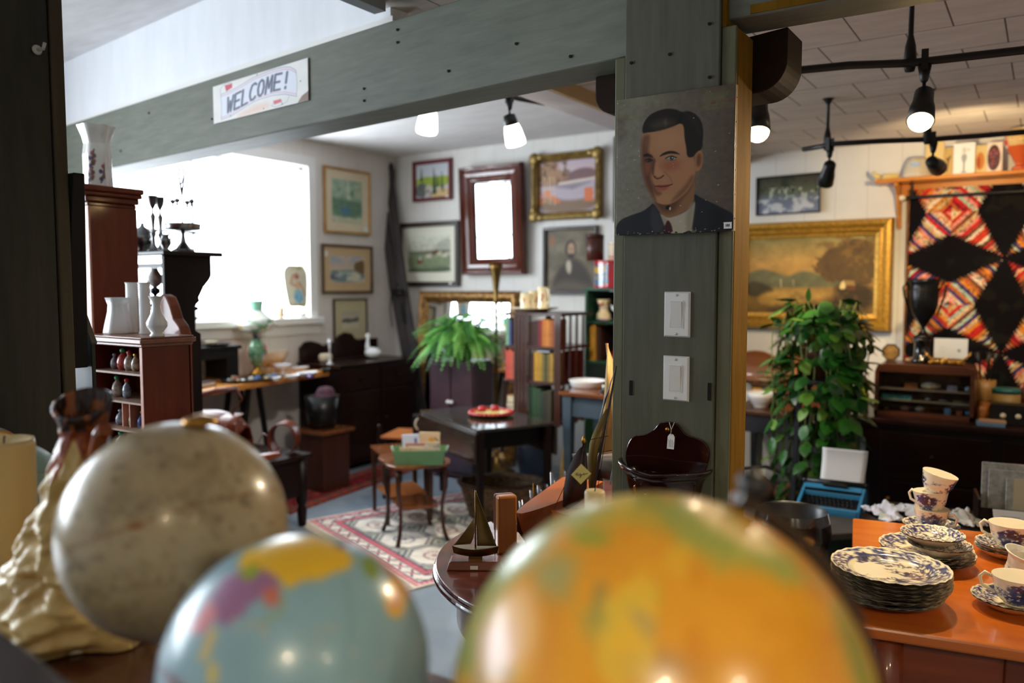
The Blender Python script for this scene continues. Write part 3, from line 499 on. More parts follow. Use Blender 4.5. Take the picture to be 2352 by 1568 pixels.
MB().box(-pw/2+.002, pw/2-.0005, -.0155, 0, -ph/2+.001, ph/2-.001).build('stretcher', mat('raw_canvas_edge', (168, 140, 92), (140, 110, 66), rough=.9, scale=40), pt)
for k in range(6): MB().lathe([(.0022, 0), (.001, .0012)], (pw/2-.0006, -.008, -ph/2+.03+k*(ph-.06)/5), 8, axis=(1, 0, 0)).build('tack', BLACKM, pt)
tg = MB().box(pw/2-.021, pw/2-.002, -.0232, -.0222, -ph/2+.006, -ph/2+.021).build('price_sticker', LABELW, pt)
m = MB()
for i, (x0, x1) in enumerate(((.0145, .0155), (.0105, .013), (.0065, .009))): m.box(pw/2-x1-.001, pw/2-x0-.0005, -.0234, -.0232, -ph/2+.0105, -ph/2+.0165)
m.build('sticker_writing', mat('blue_biro', (70, 70, 110)), tg)
# light switches
SW = mat('switch_white_plastic', (232, 232, 232), rough=.3); SC = mat('screw_white', (205, 205, 203), rough=.3, metal=.3)
def switch(px, py, lab):
    c = at(px, py, y=PY-.009); t = thing('light_switch', lab, 'light switch', (c.x, PY-.0082, c.z), 0, 'rocker switches on the post')
    MB().hexa([(-.035, 0, -.057), (.035, 0, -.057), (.035, 0, .057), (-.035, 0, .057), (-.031, -.006, -.053), (.031, -.006, -.053), (.031, -.006, .053), (-.031, -.006, .053)]).build('cover_plate', SW, t, bevel=.001)
    MB().ring_frame(.036, .07, [(0, .0055), (.0005, .0075), (.0025, .0075), (.003, .006)]).build('rocker_surround', SW, t)
    MB().hexa([(-.0148, -.004, -.032), (.0148, -.004, -.032), (.0148, -.004, .032), (-.0148, -.004, .032), (-.0146, -.0072, -.0318), (.0146, -.0072, -.0318), (.0146, -.0105, .0318), (-.0146, -.0105, .0318)]).build('rocker', mat('rocker_plastic', (224, 222, 219), rough=.3), t, bevel=.0008)
    for z in (-.048, .048): m = MB().lathe([(.0034, 0), (.003, .0015), (.0001, .0018)], (0, -.006, z), 12, axis=(0, -1, 0)); m.box(-.0028, .0028, -.0082, -.0076, z-.0004, z+.0004); m.build('screw', SC, t)
switch(1555.5, 722, 'white rocker light switch on the post, upper one under the portrait'); switch(1553, 869, 'white rocker light switch on the post, lower one above the brown wall pocket')
# ------------------------------------------------------------------ left side: cabinets, hutch, window bench, sideboard
def legs4(t, x0, x1, y0, y1, z, r, m, prof=None):
    for x in (x0, x1):
        for y in (y0, y1):
            q = MB()
            if prof: q.lathe([(r*a, z*b) for a, b in prof], (x, y, 0), 14)
            else: q.hexa([(x-r*.6, y-r*.6, 0), (x+r*.6, y-r*.6, 0), (x+r*.6, y+r*.6, 0), (x-r*.6, y+r*.6, 0), (x-r, y-r, z), (x+r, y-r, z), (x+r, y+r, z), (x-r, y+r, z)])
            q.build('leg', m, t)
TURN = [(.7, 0), (.8, .06), (.55, .12), (.8, .16), (.9, .3), (1, .5), (.7, .56), (1.0, .6), (.75, .64), (1.15, .68), (1.15, 1)]
# tall red-brown bookcase
t = thing('tall_bookcase', 'tall red-brown wooden bookcase with moulded top behind the near post', 'bookcase', (-3.03, 1.575, 0))
PINKW = mat('pale_front_edge', (206, 150, 128), (190, 132, 110), rough=.4)
m = MB(); m.box(.264, .284, -.085, .085, .0, 1.78); m.box(-.284, -.264, -.085, .085, 0, 1.78); m.box(-.264, .264, .075, .085, 0, 1.78); m.build('carcass', REDWD, t)
m = MB(); m.box(-.284, -.235, -.092, -.085, 0, 1.78); m.box(.235, .284, -.092, -.085, 0, 1.78); m.prism([(-.235, 1.78), (.235, 1.78), (.235, 1.66), (.2, 1.70), (.1, 1.735), (0, 1.742), (-.1, 1.735), (-.2, 1.70), (-.235, 1.66)][::-1], -.092, -.085, 'y'); m.build('front_stile', PINKW, t)
for z in (.4, .8, 1.13, 1.33, 1.52): MB().box(-.262, .262, -.08, .074, z-.01, z+.008).build('shelf', REDWD, t)
MB().ring_frame(.1, .1, [(0, 0), (0, 0)]) if 0 else None
m = MB()
for e, z0, z1 in ((.0, 1.78, 1.795), (.012, 1.795, 1.815), (.025, 1.815, 1.83), (.032, 1.83, 1.85)): m.box(-.284-e, .284+e, -.092-e, .085+e*.4, z0, z1)
m.build('cornice', REDWD, t, bevel=.004)
CER = mat('blue_white_ceramic', (206, 214, 222), (150, 176, 206), rough=.2, scale=14)
for i, (z, r, h, cc) in enumerate(((1.529, .05, .12, CER), (1.339, .045, .1, BLACKP), (1.139, .06, .09, CER), (1.339, .06, .06, WHITEG))):
    x = .19-.0*i if i != 3 else .06
    o = MB().lathe([(r*.5, 0), (r, h*.35), (r*.9, h*.6), (r*.45, h*.85), (r*.55, h), (r*.5, h), (.001, h*.9)], (0, 0, 0), 20).build('ceramic_jar', cc)
    tag(o, ('blue and white ceramic jar on the upper shelf of the tall bookcase', 'dark round jar on a middle shelf of the tall bookcase', 'blue and white jar low in the tall bookcase by the near post', 'white squat jar on a middle shelf of the tall bookcase')[i], 'jar', 'jars in the tall bookcase', (-3.03+x, 1.55, z))
# floral vase on it
cv = Canvas(96, 90, (226, 224, 216)); cv.mottle(.06, 6)
for (u, v, s) in ((.865, .55, 1), (.845, .8, .8), (.985, .75, 1), (.2, .5, 1), (.45, .6, 1)):
    cv.line([(u-.03, v+.16*s), (u, v), (u+.02, v-.16*s)], .02, (96, 90, 82)); 
    for k in range(6): cv.ell(u+.03*math.sin(k*2.3), v+(.04*k-.1)*s, .022, .035, ((168, 96, 106), (110, 96, 80), (90, 76, 104))[k % 3], .6)
c = at(208, 436, x=-2.86); t = thing('floral_vase', 'tall white fluted vase with painted sprigs on top of the tall bookcase', 'vase', (c.x, 1.585, 1.851))
PROF = [(0, .78), (.12, .76), (.3, .72), (.55, .72), (.72, .66), (.82, .74), (1, .98)]
def vz(U, V):
    z = (1-V)*.225; r = np.interp(1-V, [a for a, b in PROF], [b for a, b in PROF])*.062; a = U*2*PI; r = r*(1+.06*np.cos(6*a)); return r*np.cos(a), r*np.sin(a), z
painted('body', cv, vz, PAINTG, t); MB().lathe([(.001, .004), (.046, .004), (.046, 0), (.05, .0), (.05, .008)], seg=24).build('foot', WHITEG, t)
# wall box on the near post and dark board behind it
o = MB().hexa([(-2.12, 1.003, 1.30), (-1.985, 1.003, 1.30), (-1.985, 1.06, 1.30), (-2.12, 1.06, 1.30), (-2.12, 1.003, 1.77), (-1.915, 1.003, 1.77), (-1.915, 1.03, 1.77), (-2.12, 1.03, 1.77)])
tag(o.build('hanging_board', BLACKW, bevel=.003), 'black wooden board hung on the far side of the near post', 'board')
a, b_, c, d_ = at(166, 700, y=1.075), at(186, 702, y=1.075), at(219, 790, y=1.075), at(222, 935, y=1.075); e = at(175, 935, y=1.075)
t = thing('slant_topped_panel', 'dark green slant-cornered wooden panel standing beside the near post', 'panel', (a.x, 1.075, 0))
pl = [(-.12, 0), (c.x-a.x, 0), (c.x-a.x, c.z), (b_.x-a.x, b_.z), (-.12, a.z)]
m = MB().prism(pl, -.01, 0, 'y'); m.build('board', mat('dark_green_box_paint', (18, 26, 22), (28, 36, 30), rough=.4), t, bevel=.002)
MB().prism([(c.x-a.x+.0008, c.z), (c.x-a.x+.006, c.z+.004), (b_.x-a.x+.005, b_.z+.008), (b_.x-a.x+.0008, b_.z)], -.012, .002, 'y').build('edge_moulding', mat('worn_box_edge', (84, 76, 58), rough=.5), t)
# trinket cabinet
TX0, TX1, TY0, TY1, TZ = -2.575, -2.262, 1.372, 1.535, 1.348
t = thing('trinket_cabinet', 'small brown open cabinet of miniature shelves with white vases on top', 'cabinet', ((TX0+TX1)/2, (TY0+TY1)/2, .86)); L = lambda x, y, z: (x-(TX0+TX1)/2, y-(TY0+TY1)/2, z-.86)
hx = (TX1-TX0)/2; hy = (TY1-TY0)/2; hz = TZ-.86
m = MB(); m.box(hx-.014, hx, -hy, hy, 0, hz-.03); m.box(-hx, -hx+.014, -hy, hy, 0, hz-.03); m.box(-hx, hx, hy-.008, hy, 0, hz-.03); m.build('carcass', REDWD, t, bevel=.002)
m = MB(); m.box(-hx-.004, hx+.006, -hy-.006, hy+.006, hz-.03, hz-.02); m.box(-hx-.012, hx+.014, -hy-.014, hy+.012, hz-.02, hz-.006); m.box(-hx-.006, hx+.008, -hy-.008, hy+.008, hz-.006, hz); m.build('top', wood('trinket_top', (122, 78, 58), (150, 98, 74), 'x', coat=.4), t, bevel=.003)
SHZ = [.02, .105, .195, .285, .375]
for z in SHZ: MB().box(-hx+.015, hx-.015, -hy+.002, hy-.009, z-.006, z).build('shelf', wood('pale_shelf_edge', (150, 118, 100), (170, 138, 118), 'x'), t)
MB().box(hx-.0135, hx-.0005, -hy-.002, -hy, 0, hz-.031).build('front_edge', PINKW, t); MB().box(-hx+.0005, -hx+.0135, -hy-.002, -hy, 0, hz-.031).build('front_edge', REDWD, t)
for x in (.0, .04): MB().box(x, x+.004, -hy+.02, hy-.01, .2, .278).build('divider', PINKW, t)
st = thing('dark_cupboard', 'dark wooden cupboard carrying the cabinet of miniatures', 'cupboard', ((TX0+TX1)/2, (TY0+TY1)/2+.02, 0))
MB().box(-hx-.02, hx+.02, -hy-.02, hy+.03, 0, .858).build('carcass', DARKM, st, bevel=.004); MB().box(-hx, hx, -hy-.03, -hy-.02, .05, .8).build('door', DARKX, st, bevel=.003)
TC = [(150, 150, 160), (200, 70, 60), (196, 176, 160), (206, 190, 160), (226, 130, 140), (196, 170, 150), (170, 180, 200), (160, 196, 180), (150, 160, 180), (210, 130, 90), (196, 200, 180), (70, 80, 170), (200, 176, 120), (220, 210, 200), (190, 190, 210), (230, 226, 220), (150, 180, 220), (120, 60, 50)]
TN = ['grey', 'red-bodied', 'rose and white', 'cream', 'pink', 'tan', 'blue-white', 'pale green', 'slate', 'orange', 'ivory', 'royal blue', 'ochre', 'white', 'lilac', 'snow-white', 'sky-blue', 'maroon']
k = 0
for row, xs in ((4, (-.085, -.035, .0, .035, .095)), (3, (-.075, -.02, .105)), (2, (-.06, -.02, .02, .062, .11)), (1, (-.06, -.01, .035, .07, .105))):
    for x in xs:
        c_ = TC[k]; h = (.052+.018*((k*7) % 4)/3); m1 = mat('trinket_%s' % TN[k].replace(' ', '_'), c_, tuple(int(q*.6) for q in c_), rough=.25, scale=90, coat=.4)
        o = thing('scent_bottle', '%s miniature bottle on the %s row of the trinket cabinet' % (TN[k], {4: 'top', 3: 'second', 2: 'third', 1: 'lowest'}[row]), 'miniature', ((TX0+TX1)/2+x, TY0+.05, .86+SHZ[row]+.0005), 0, 'miniature bottles in the trinket cabinet')
        r = .013+.003*((k*5) % 3); MB().lathe([(r*.7, 0), (r, h*.15), (r*1.05, h*.4), (r*.8, h*.62), (r*.4, h*.72), (r*.4, h*.8)], seg=14).build('body', m1, o)
        MB().lathe([(r*.42, h*.8), (r*.5, h*.84), (r*.52, h*.93), (.001, h)], seg=12).build('stopper', (m1, BRASS, mat('red_stopper', (196, 60, 50), rough=.3), mat('green_stopper', (60, 140, 90), rough=.3))[(k*3) % 4], o); k += 1
        if k >= len(TC): break
# four white vases
def lathe_vase(name, label, loc, prof, h, m, group=None, ripple=None, seg=40, part='body'):
    t = thing(name, label, 'vase', loc, 0, group); p = [(r, z*h) for r, z in prof]; rt = p[-1][0]
    MB().lathe(p+[(rt-.003, h-.002), (max(.002, p[-3][0]-.006), h*.75), (.001, h*.72)], seg=seg, ripple=ripple).build(part, m, t); return t
for px, pb, nm in ((270, 760, 0), (303, 762, 1), (332, 764, 2), (359, 767, 3)):
    dy = (1.45, 1.505, 1.49, 1.43)[nm]; c = at(px, 700, y=dy); loc = (c.x, dy, TZ)
    if nm == 0: lathe_vase('milk_glass_vase', 'short flared white milk-glass vase, leftmost on the trinket cabinet', loc, [(.042, 0), (.044, .04), (.038, .3), (.030, .6), (.028, .8), (.036, 1)], .118, WHITEG, 'white vases on the trinket cabinet', lambda a, z: .05*math.cos(6*a))
    elif nm == 3: lathe_vase('milk_glass_vase', 'round-bellied white milk-glass vase, rightmost on the trinket cabinet', loc, [(.021, 0), (.022, .04), (.016, .09), (.03, .25), (.031, .35), (.014, .62), (.012, .8), (.023, 1)], .125, WHITEG, 'white vases on the trinket cabinet')
    else: lathe_vase('milk_glass_vase', ('tall ribbed white cylinder vase, left of the tall pair', 'tall ribbed white cylinder vase, right of the tall pair')[nm-1], loc, [(.020, 0), (.021, .02)]+[(.0175+.0012*(i % 2), .05+.9*i/40) for i in range(41)]+[(.021, 1)], .168, WHITEG, 'white vases on the trinket cabinet')
# carved wooden scroll behind the vases
c = at(392, 768, y=1.62); m = MB().prism([(-.02, 0), (.11, 0), (.115, .02), (.1, .05), (.07, .075), (.05, .12), (.03, .15), (.0, .16), (-.03, .13)], 0, .04, 'y')
tag(m.build('carved_headboard', wood('warm_carved_wood', (110, 50, 24), (150, 76, 40), 'z', coat=.4), bevel=.006), 'curved red-brown carved wooden bracket behind the white vases', 'bracket', None, (c.x-.05, 1.62, 0)); o = bpy.data.objects['carved_headboard']
for v in o.data.vertices: v.co.z = v.co.z+c.z-.02 if v.co.z > .001 else 0
# dark hutch with cut-out side, seen against the window
HX, HY0, HY1, HT = -3.04, 1.95, 2.175, 1.652
t = thing('dark_hutch', 'tall dark wooden hutch with a curved cut-out side, dark against the window', 'hutch', (HX-.45, 2.06, 0))
def HL(pts): return [(y-2.06, z) for y, z in pts]
pr_ = [(HY0, 0), (HY1-.03, 0), (HY1-.03, .86), (HY1-.06, .9), (HY1-.06, 1.30), (HY1-.085, 1.315), (HY1-.085, 1.42), (HY1-.06, 1.44), (HY1-.065, 1.455), (HY1-.04, 1.5), (HY1-.012, 1.53), (HY1+.0, 1.55), (HY1+.0, HT-.02), (HY0, HT-.02)]
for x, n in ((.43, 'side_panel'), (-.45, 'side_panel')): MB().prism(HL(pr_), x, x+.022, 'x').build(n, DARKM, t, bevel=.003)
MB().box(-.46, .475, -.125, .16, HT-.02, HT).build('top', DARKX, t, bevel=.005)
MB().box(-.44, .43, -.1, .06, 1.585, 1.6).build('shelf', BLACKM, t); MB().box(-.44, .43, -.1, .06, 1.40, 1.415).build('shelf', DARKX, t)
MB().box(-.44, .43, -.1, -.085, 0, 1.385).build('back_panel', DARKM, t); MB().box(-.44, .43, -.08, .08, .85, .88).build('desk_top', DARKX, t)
# silver on the hutch
def candlestick(px, lab, y):
    c = at(px, 500, y=y); t = thing('candlestick', lab, 'candlestick', (c.x, y, HT), 0, 'silver candlesticks on the hutch')
    MB().lathe([(.028, 0), (.028, .006), (.02, .012), (.009, .03), (.007, .06), (.013, .075), (.006, .09), (.009, .13), (.012, .15), (.005, .165), (.004, .18)], seg=20).build('stem', SILVER, t)
    MB().lathe([(.004, .18), (.009, .19), (.016, .205), (.02, .235), (.022, .238), (.016, .234), (.001, .21)], seg=20).build('socket', SILVER, t); return t
candlestick(351, 'tarnished silver candlestick on the hutch, left of the pair', 2.0); candlestick(368, 'tarnished silver candlestick on the hutch, right of the pair', 2.05)
c = at(328, 560, y=2.02); t = thing('silver_teapot', 'tarnished silver teapot on the hutch beside the tall bookcase', 'teapot', (c.x, 2.02, HT))
MB().lathe([(.03, 0), (.032, .008), (.028, .014), (.048, .04), (.052, .06), (.044, .085), (.03, .095), (.03, .1), (.012, .112), (.008, .118), (.009, .126), (.001, .13)], seg=28).build('pot', SILVER, t)
MB().tube([(.045, 0, .045), (.075, 0, .055), (.088, 0, .08), (.098, 0, .092)], [.011, .009, .006, .006]).build('spout', SILVER, t); MB().tube([(-.045, 0, .08), (-.075, 0, .082), (-.085, 0, .06), (-.07, 0, .036), (-.048, 0, .034)], .005).build('handle', BLACKP, t)
c = at(375, 560, y=1.99); t = thing('silver_ewer', 'small silver jug with curved handle on the hutch between candlesticks and cruet', 'jug', (c.x+.015, 1.99, HT))
MB().lathe([(.02, 0), (.02, .004), (.012, .01), (.024, .03), (.024, .045), (.014, .06), (.018, .07), (.015, .068), (.001, .05)], seg=20).build('body', SILVER, t); MB().tube([(.012, 0, .064), (.035, 0, .075), (.04, 0, .05), (.022, 0, .03)], .003).build('handle', SILVER, t)
c = at(421, 560, y=2.06); t = thing('cruet_stand', 'silver cruet stand with tall loop handle and glass bottles on the dark hutch', 'cruet stand', (c.x, 2.06, HT))
MB().lathe([(.045, 0), (.046, .006), (.03, .014), (.012, .04), (.008, .065), (.008, .085), (.04, .088), (.07, .092), (.072, .1), (.07, .105), (.074, .112), (.07, .118), (.066, .112), (.06, .1), (.001, .098)], seg=32, ripple=lambda a, z: .02*math.cos(18*a) if z > .09 else 0).build('pedestal', SILVER, t)
m = MB(); m.tube([(0, 0, .1), (0, 0, .24)], .004); m.tube([(.0, 0, .24), (.016, 0, .3), (.02, 0, .33), (.012, 0, .352), (0, 0, .358), (-.012, 0, .352), (-.02, 0, .33), (-.016, 0, .3), (0, 0, .24)], .0045, closed=False); m.tube([(-.014, 0, .29), (.014, 0, .29)], .003); m.tube([(-.012, 0, .27), (.012, 0, .31)], .003); m.build('loop_handle', SILVER, t)
for k in range(4):
    a = k*PI/2+.5; q = (.042*math.cos(a), .042*math.sin(a), .1)
    g = MB().lathe([(.001, 0), (.017, .001), (.018, .06), (.009, .075), (.009, .095), (.012, .098)], q, 16).build('cruet_bottle', GLASS, t); MB().lathe([(.006, .09), (.004, .102), (.012, .108), (.012, .116), (.001, .122)], q, 14).build('stopper', SILVER, g)
c = at(366, 660, y=2.02); t = thing('oil_lamp', 'small glass lamp with white globe on the lower hutch shelf', 'lamp', (c.x, 2.0, 1.416))
MB().lathe([(.03, 0), (.03, .006), (.01, .02), (.008, .05), (.02, .06), (.022, .075), (.008, .085)], seg=20).build('base', mat('dark_blue_glass', (20, 26, 50), rough=.1, coat=.6), t); MB().lathe([(.012, .085), (.034, .105), (.036, .125), (.016, .155), (.014, .165)], seg=24).build('shade', mat('opal_glass', (236, 234, 230), rough=.2, coat=.5), t)
# window bench
BZ = .84
t = thing('pine_bench_top', 'long orange pine worktop on trestles under the window', 'table', (-4.8, 3.3, 0))
PL = lambda pts: [(x+4.8, y-3.3) for x, y in pts]
MB().prism(PL([(-5.13, 2.2), (-4.30, 2.2), (-4.705, 4.42), (-5.13, 4.42)]), BZ-.04, BZ, 'z').build('worktop', wood('bench_pine', (196, 124, 52), (226, 156, 78), 'y', rough=.25, coat=.5), t, bevel=.004)
for y in (2.6, 3.75):
    for dy in (-.16, .16): MB().beam((-4.62+4.8-(y-2.6)*.14, y-3.3+dy, 0), (-4.62+4.8-(y-2.6)*.14, y-3.3+dy*.25, BZ-.041), .03, .03).build('trestle_leg', BLACKM, t); MB().beam((-5.0+4.8, y-3.3+dy, 0), (-5.0+4.8, y-3.3+dy*.25, BZ-.041), .03, .03).build('trestle_leg', BLACKM, t)
# things on the bench
def onb(px, py): return at(px, py, z=BZ)
a = onb(482, 866); t = thing('black_stool', 'small black arched-leg stool standing on the pine bench', 'stool', (-4.965, 3.42, BZ), .0)
W2, D2, H2 = .26, .13, .245
MB().box(-D2-.01, D2+.01, -W2-.015, W2+.015, H2-.028, H2).build('top', BLACKW, t, bevel=.006)
for s in (-1, 1): MB().prism([(s*y, z) for y, z in ((.22, 0), (.25, 0), (.25, .2), (.25, H2-.03), (.12, H2-.03), (.12, H2-.07), (.15, .15), (.155, .06), (.15, 0))][::s], -D2, D2, 'x').build('leg', BLACKW, t, bevel=.003)
MB().box(.1, D2, -.13, .13, H2-.09, H2-.03).build('apron', BLACKW, t)
t = thing('silver_tray', 'small silver tray of trinkets on the black stool', 'tray', (-4.95, 3.5, BZ+.2455)); MB().lathe([(.001, 0), (.12, .002), (.16, .012), (.162, .016), (.12, .006), (.001, .005)], seg=32, sx=.75, sy=1.1).build('tray', SILVER, t); MB().lathe([(.03, .006), (.045, .02), (.05, .03), (.001, .025)], (0, .03, 0), 18).build('dish', CREAMG, t)
t = thing('gilt_picture', 'little gilt framed picture standing on the silver tray', 'picture', (-4.96, 3.36, BZ+.2505), PI/2); MB().box(-.045, .045, -.006, .006, 0, .085).build('frame', GOLDN, t); MB().box(-.034, .034, -.008, -.0061, .012, .072).build('picture', CREAMM, t)
# painted oil lamp
cv = Canvas(96, 60, (226, 230, 222)); cv.blotch((240, 190, 196), 4, .5, .12, .9, 3, cv.V > .3); cv.blotch((96, 150, 110), 5, .53, .1, .9, 5, cv.V > .2); cv.blotch((230, 196, 120), 6, .58, .08, .8, 8); cv.blotch((206, 230, 216), 4, .55, .1, .8, 15, cv.V < .4)
c = at(603, 840, x=-4.72); LZ = BZ; t = thing('painted_oil_lamp', 'green and pink flower-painted oil lamp on the pine bench', 'lamp', (-4.93, c.y+.12, LZ))
s_ = .9
MB().lathe([(.07*s_, 0), (.072*s_, .012), (.05*s_, .02), (.028*s_, .05), (.03*s_, .07)], seg=28).build('brass_foot', BRASS, t)
cv2 = Canvas(96, 50, (96, 140, 104)); cv2.ell(.62, .5, .12, .42, (218, 130, 130), .5); cv2.ell(.12, .5, .12, .42, (218, 130, 130), .5); cv2.blotch((60, 104, 76), 6, .52, .1, .8, 2); cv2.blotch((190, 210, 180), 5, .6, .1, .7, 6)
def bulge(zs, rs, z0, h, s=1): return lambda U, V: (np.interp(1-V, zs, rs)*s*np.cos(2*PI*U), np.interp(1-V, zs, rs)*s*np.sin(2*PI*U), z0+(1-V)*h)
painted('font', cv2, bulge([0, .2, .5, .75, 1], [.035, .06, .075, .07, .03], .07, .2), PAINTG, t)
MB().lathe([(.03, .27), (.022, .285), (.034, .292), (.03, .31), (.06, .318), (.062, .322)], seg=24).build('burner', SILVER, t)
painted('globe_shade', cv, bulge([0, .12, .35, .6, .85, 1], [.06, .11, .135, .125, .075, .048], .322, .165), PAINTG, t)
MB().lathe([(.05, .487), (.047, .5), (.052, .545), (.056, .56), (.053, .56), (.045, .5)], seg=28, ripple=lambda a, z: .05*math.cos(8*a) if z > .54 else 0).build('shade_collar', mat('pale_green_glass', (150, 214, 186), rough=.15, coat=.4, sss=.1), t)
for i, (px, py, nm, lab) in enumerate(((672, 836, 'bowl', 'large cream wash bowl with painted sprays on the pine bench'), (650, 852, 'glass', 'cut-glass footed dish near the cream bowl'))):
    c = onb(px, py+8)
    if i == 0:
        cv = Canvas(110, 40, (228, 216, 192)); 
        for u in (.55, .66, .78, .9, .1, .3): cv.line([(u-.03, .8), (u, .55), (u+.03, .4)], .03, (130, 112, 84)); cv.ell(u, .62, .02, .1, (168, 92, 72), .6)
        t = thing('wash_bowl', lab, 'bowl', (c.x-.03, 4.19, BZ)); painted('bowl', cv, bulge([0, .15, .3, .7, 1], [.06, .065, .1, .15, .17], 0, .15), PAINTG, t); MB().lathe([(.169, .149), (.172, .152), (.165, .148), (.12, .06), (.001, .03)], seg=40).build('inside', CREAMG, t); MB().lathe([(.001, 0), (.061, 0), (.061, .006)], seg=24).build('foot', CREAMG, t)
    else:
        t = thing('footed_dish', lab, 'dish', (c.x, c.y, BZ)); MB().lathe([(.04, 0), (.04, .005), (.01, .014), (.01, .035), (.05, .055), (.068, .08), (.065, .08), (.001, .05)], seg=28, ripple=lambda a, z: .04*math.cos(14*a) if z > .05 else 0).build('dish', mat('cut_glass', (214, 214, 218), rough=.08, coat=.7), t)
c = onb(566, 872); t = thing('trinket_tray', 'big oval silver tray heaped with small silver on the pine bench', 'tray', (c.x+.05, c.y+.02, BZ)); MB().lathe([(.001, .001), (.15, .002), (.19, .018), (.193, .022), (.15, .008), (.001, .006)], seg=40, sx=.8, sy=1.35).build('tray', SILVER, t)
r1 = rng(5)
for k in range(16):
    x, y = r1.uniform(-.09, .09), r1.uniform(-.18, .18); q = r1.random(); nm = ('silver_spoon', 'ring_box', 'brooch')[k % 3]
    o = MB()
    if k % 3 == 0: o.sphere((0, 0, .006), .013, sc=(1.4, .8, .35), seg=10, rings=6); o.tube([(.012, 0, .006), (.06, .004, .008)], .0025, 6)
    elif k % 3 == 1: o.box(-.016, .016, -.013, .013, 0, .014); o.box(-.014, .014, -.011, .011, .014, .024)
    else: o.lathe([(.014, 0), (.016, .004), (.008, .01), (.001, .012)], seg=12)
    mm = (SILVER, mat('box_%d' % (k % 4), ((206, 190, 150), (96, 130, 190), (230, 226, 220), (190, 120, 110))[k % 4], rough=.5), mat('enamel_%d' % (k % 4), ((120, 180, 200), (240, 236, 220), (210, 170, 90), (200, 200, 206))[k % 4], rough=.2, coat=.6))[k % 3]
    tag(o.build(nm, mm), 'small %s piled on the big oval silver tray' % ('silver spoon', 'jewellery box', 'enamel brooch')[k % 3], ('spoon', 'box', 'brooch')[k % 3], ('spoons on the oval tray', 'little boxes on the oval tray', 'brooches on the oval tray')[k % 3], (c.x+.05+x, c.y+.02+y, BZ+.009), r1.uniform(0, 6))
for i, (px, py, s, lab) in enumerate(((672, 869, .05, 'white oval dish at the front of the pine bench'), (705, 862, .085, 'white long dish in the middle of the pine bench'), (690, 850, .07, 'white platter behind the long dish on the pine bench'), (748, 853, .04, 'small silver dish at the right end of the pine bench'), (635, 874, .03, 'tiny pale dish beside the oval silver tray'))):
    c = onb(px, py); t = tag(MB().lathe([(s*.6, 0), (s*.62, .004), (s, .022), (s*1.02, .026), (s*.97, .025), (s*.6, .008), (.001, .007)], seg=32, sx=.7, sy=1.3).build('oval_dish', WHITEG if i not in (3,) else SILVER), lab, 'dish', 'dishes along the pine bench', (c.x, c.y, BZ), .15)
c = onb(735, 842); tag(MB().lathe([(.05, 0), (.055, .02), (.055, .05), (.045, .065), (.001, .07)], seg=28).build('round_box', CREAMM), 'round cream lidded box at the left end of the sideboard', 'box', None, (-4.98, 4.64, .8805))
c = onb(731, 838); t = thing('glass_candlestick', 'slender glass candlestick at the left end of the sideboard', 'candlestick', (-4.78, 4.5, .8805)); MB().lathe([(.03, 0), (.03, .004), (.01, .02), (.006, .05), (.006, .13), (.012, .14), (.007, .15)], seg=18).build('stem', mat('clear_heavy_glass', (206, 206, 212), rough=.06, coat=.8), t); MB().lathe([(.008, .15), (.012, .16), (.014, .2), (.012, .2), (.001, .165)], seg=18).build('socket', mat('clear_heavy_glass', (0, 0, 0)), t)
c = onb(690, 856); tag(MB().lathe([(.02, 0), (.026, .01), (.001, .016)], seg=14, sx=1.6).build('purple_brooch', mat('purple_glass', (70, 40, 150), rough=.1, coat=.7)), 'small purple glass lump on the edge of the pine bench', 'paperweight', None, (onb(712, 866).x, onb(712, 866).y, BZ))
c = onb(455, 880); t = thing('open_book', 'dark slim books with white edges at the left end of the pine bench', 'book', (c.x+.14, c.y-.17, BZ+.001), .3); MB().box(-.11, .11, -.14, .14, 0, .006).build('cover', BLACKW, t); MB().box(-.105, .105, -.135, .135, .006, .024).build('pages', PAPERW, t); MB().box(-.11, .11, -.14, .14, .024, .03).build('cover', BLACKW, t)
# window sill pieces
SZ = 1.25
c = at(680, 722, x=WX+.03); t = thing('plate_on_easel', 'shaped plaque with a figure in blue on a wire easel on the window sill', 'plaque', (WX+.035, c.y, SZ), PI/2)
cv = Canvas(70, 100, (232, 226, 200)); cv.mottle(.06, 4); cv.poly([(.36, .6), (.5, .56), (.72, .62), (.78, .9), (.3, .92)], (150, 206, 226), .02); cv.blotch((110, 180, 216), 6, .5, .1, .7, 3, (cv.U > .3)*(cv.U < .78)*(cv.V > .58)*(cv.V < .92)); cv.poly([(.4, .4), (.55, .38), (.66, .46), (.6, .6), (.46, .6)], (226, 190, 150), .02); cv.ell(.5, .27, .1, .07, (190, 120, 90)); cv.line([(.42, .5), (.24, .44), (.34, .26), (.5, .2)], .06, (214, 170, 140), .01); cv.line([(.62, .42), (.78, .6), (.86, .72)], .05, (200, 150, 120), .01); cv.blotch((190, 180, 110), 5, .5, .1, .8, 7, ((cv.V < .12)+(cv.V > .92)) > 0)
OUT = [(0, .34), (.1, .4), (.5, .48), (.8, .5), (.93, .42), (1, .28)]
def plq(U, V):
    w_ = np.interp(1-V, [a for a, b in OUT], [b for a, b in OUT])*.25; return (U-.5)*2*w_, -.02+.012*np.cos((U-.5)*3)*-1+(1-V)*.03, .09+(1-V)*.34
painted('plaque', cv, plq, PAINTG, t, thick=.008)
m = MB()
for s in (-1, 1): m.tube([(s*.04, -.03, .1), (s*.035, -.045, .075), (s*.045, -.03, .06), (s*.08, -.035, 0)], .003, 6); m.tube([(s*.035, -.02, .1), (s*.03, .012, .25)], .003, 6)
m.tube([(-.04, -.03, .06), (.04, -.03, .06)], .003, 6); m.build('easel', mat('easel_wire', (150, 140, 110), rough=.3, metal=.8), t)
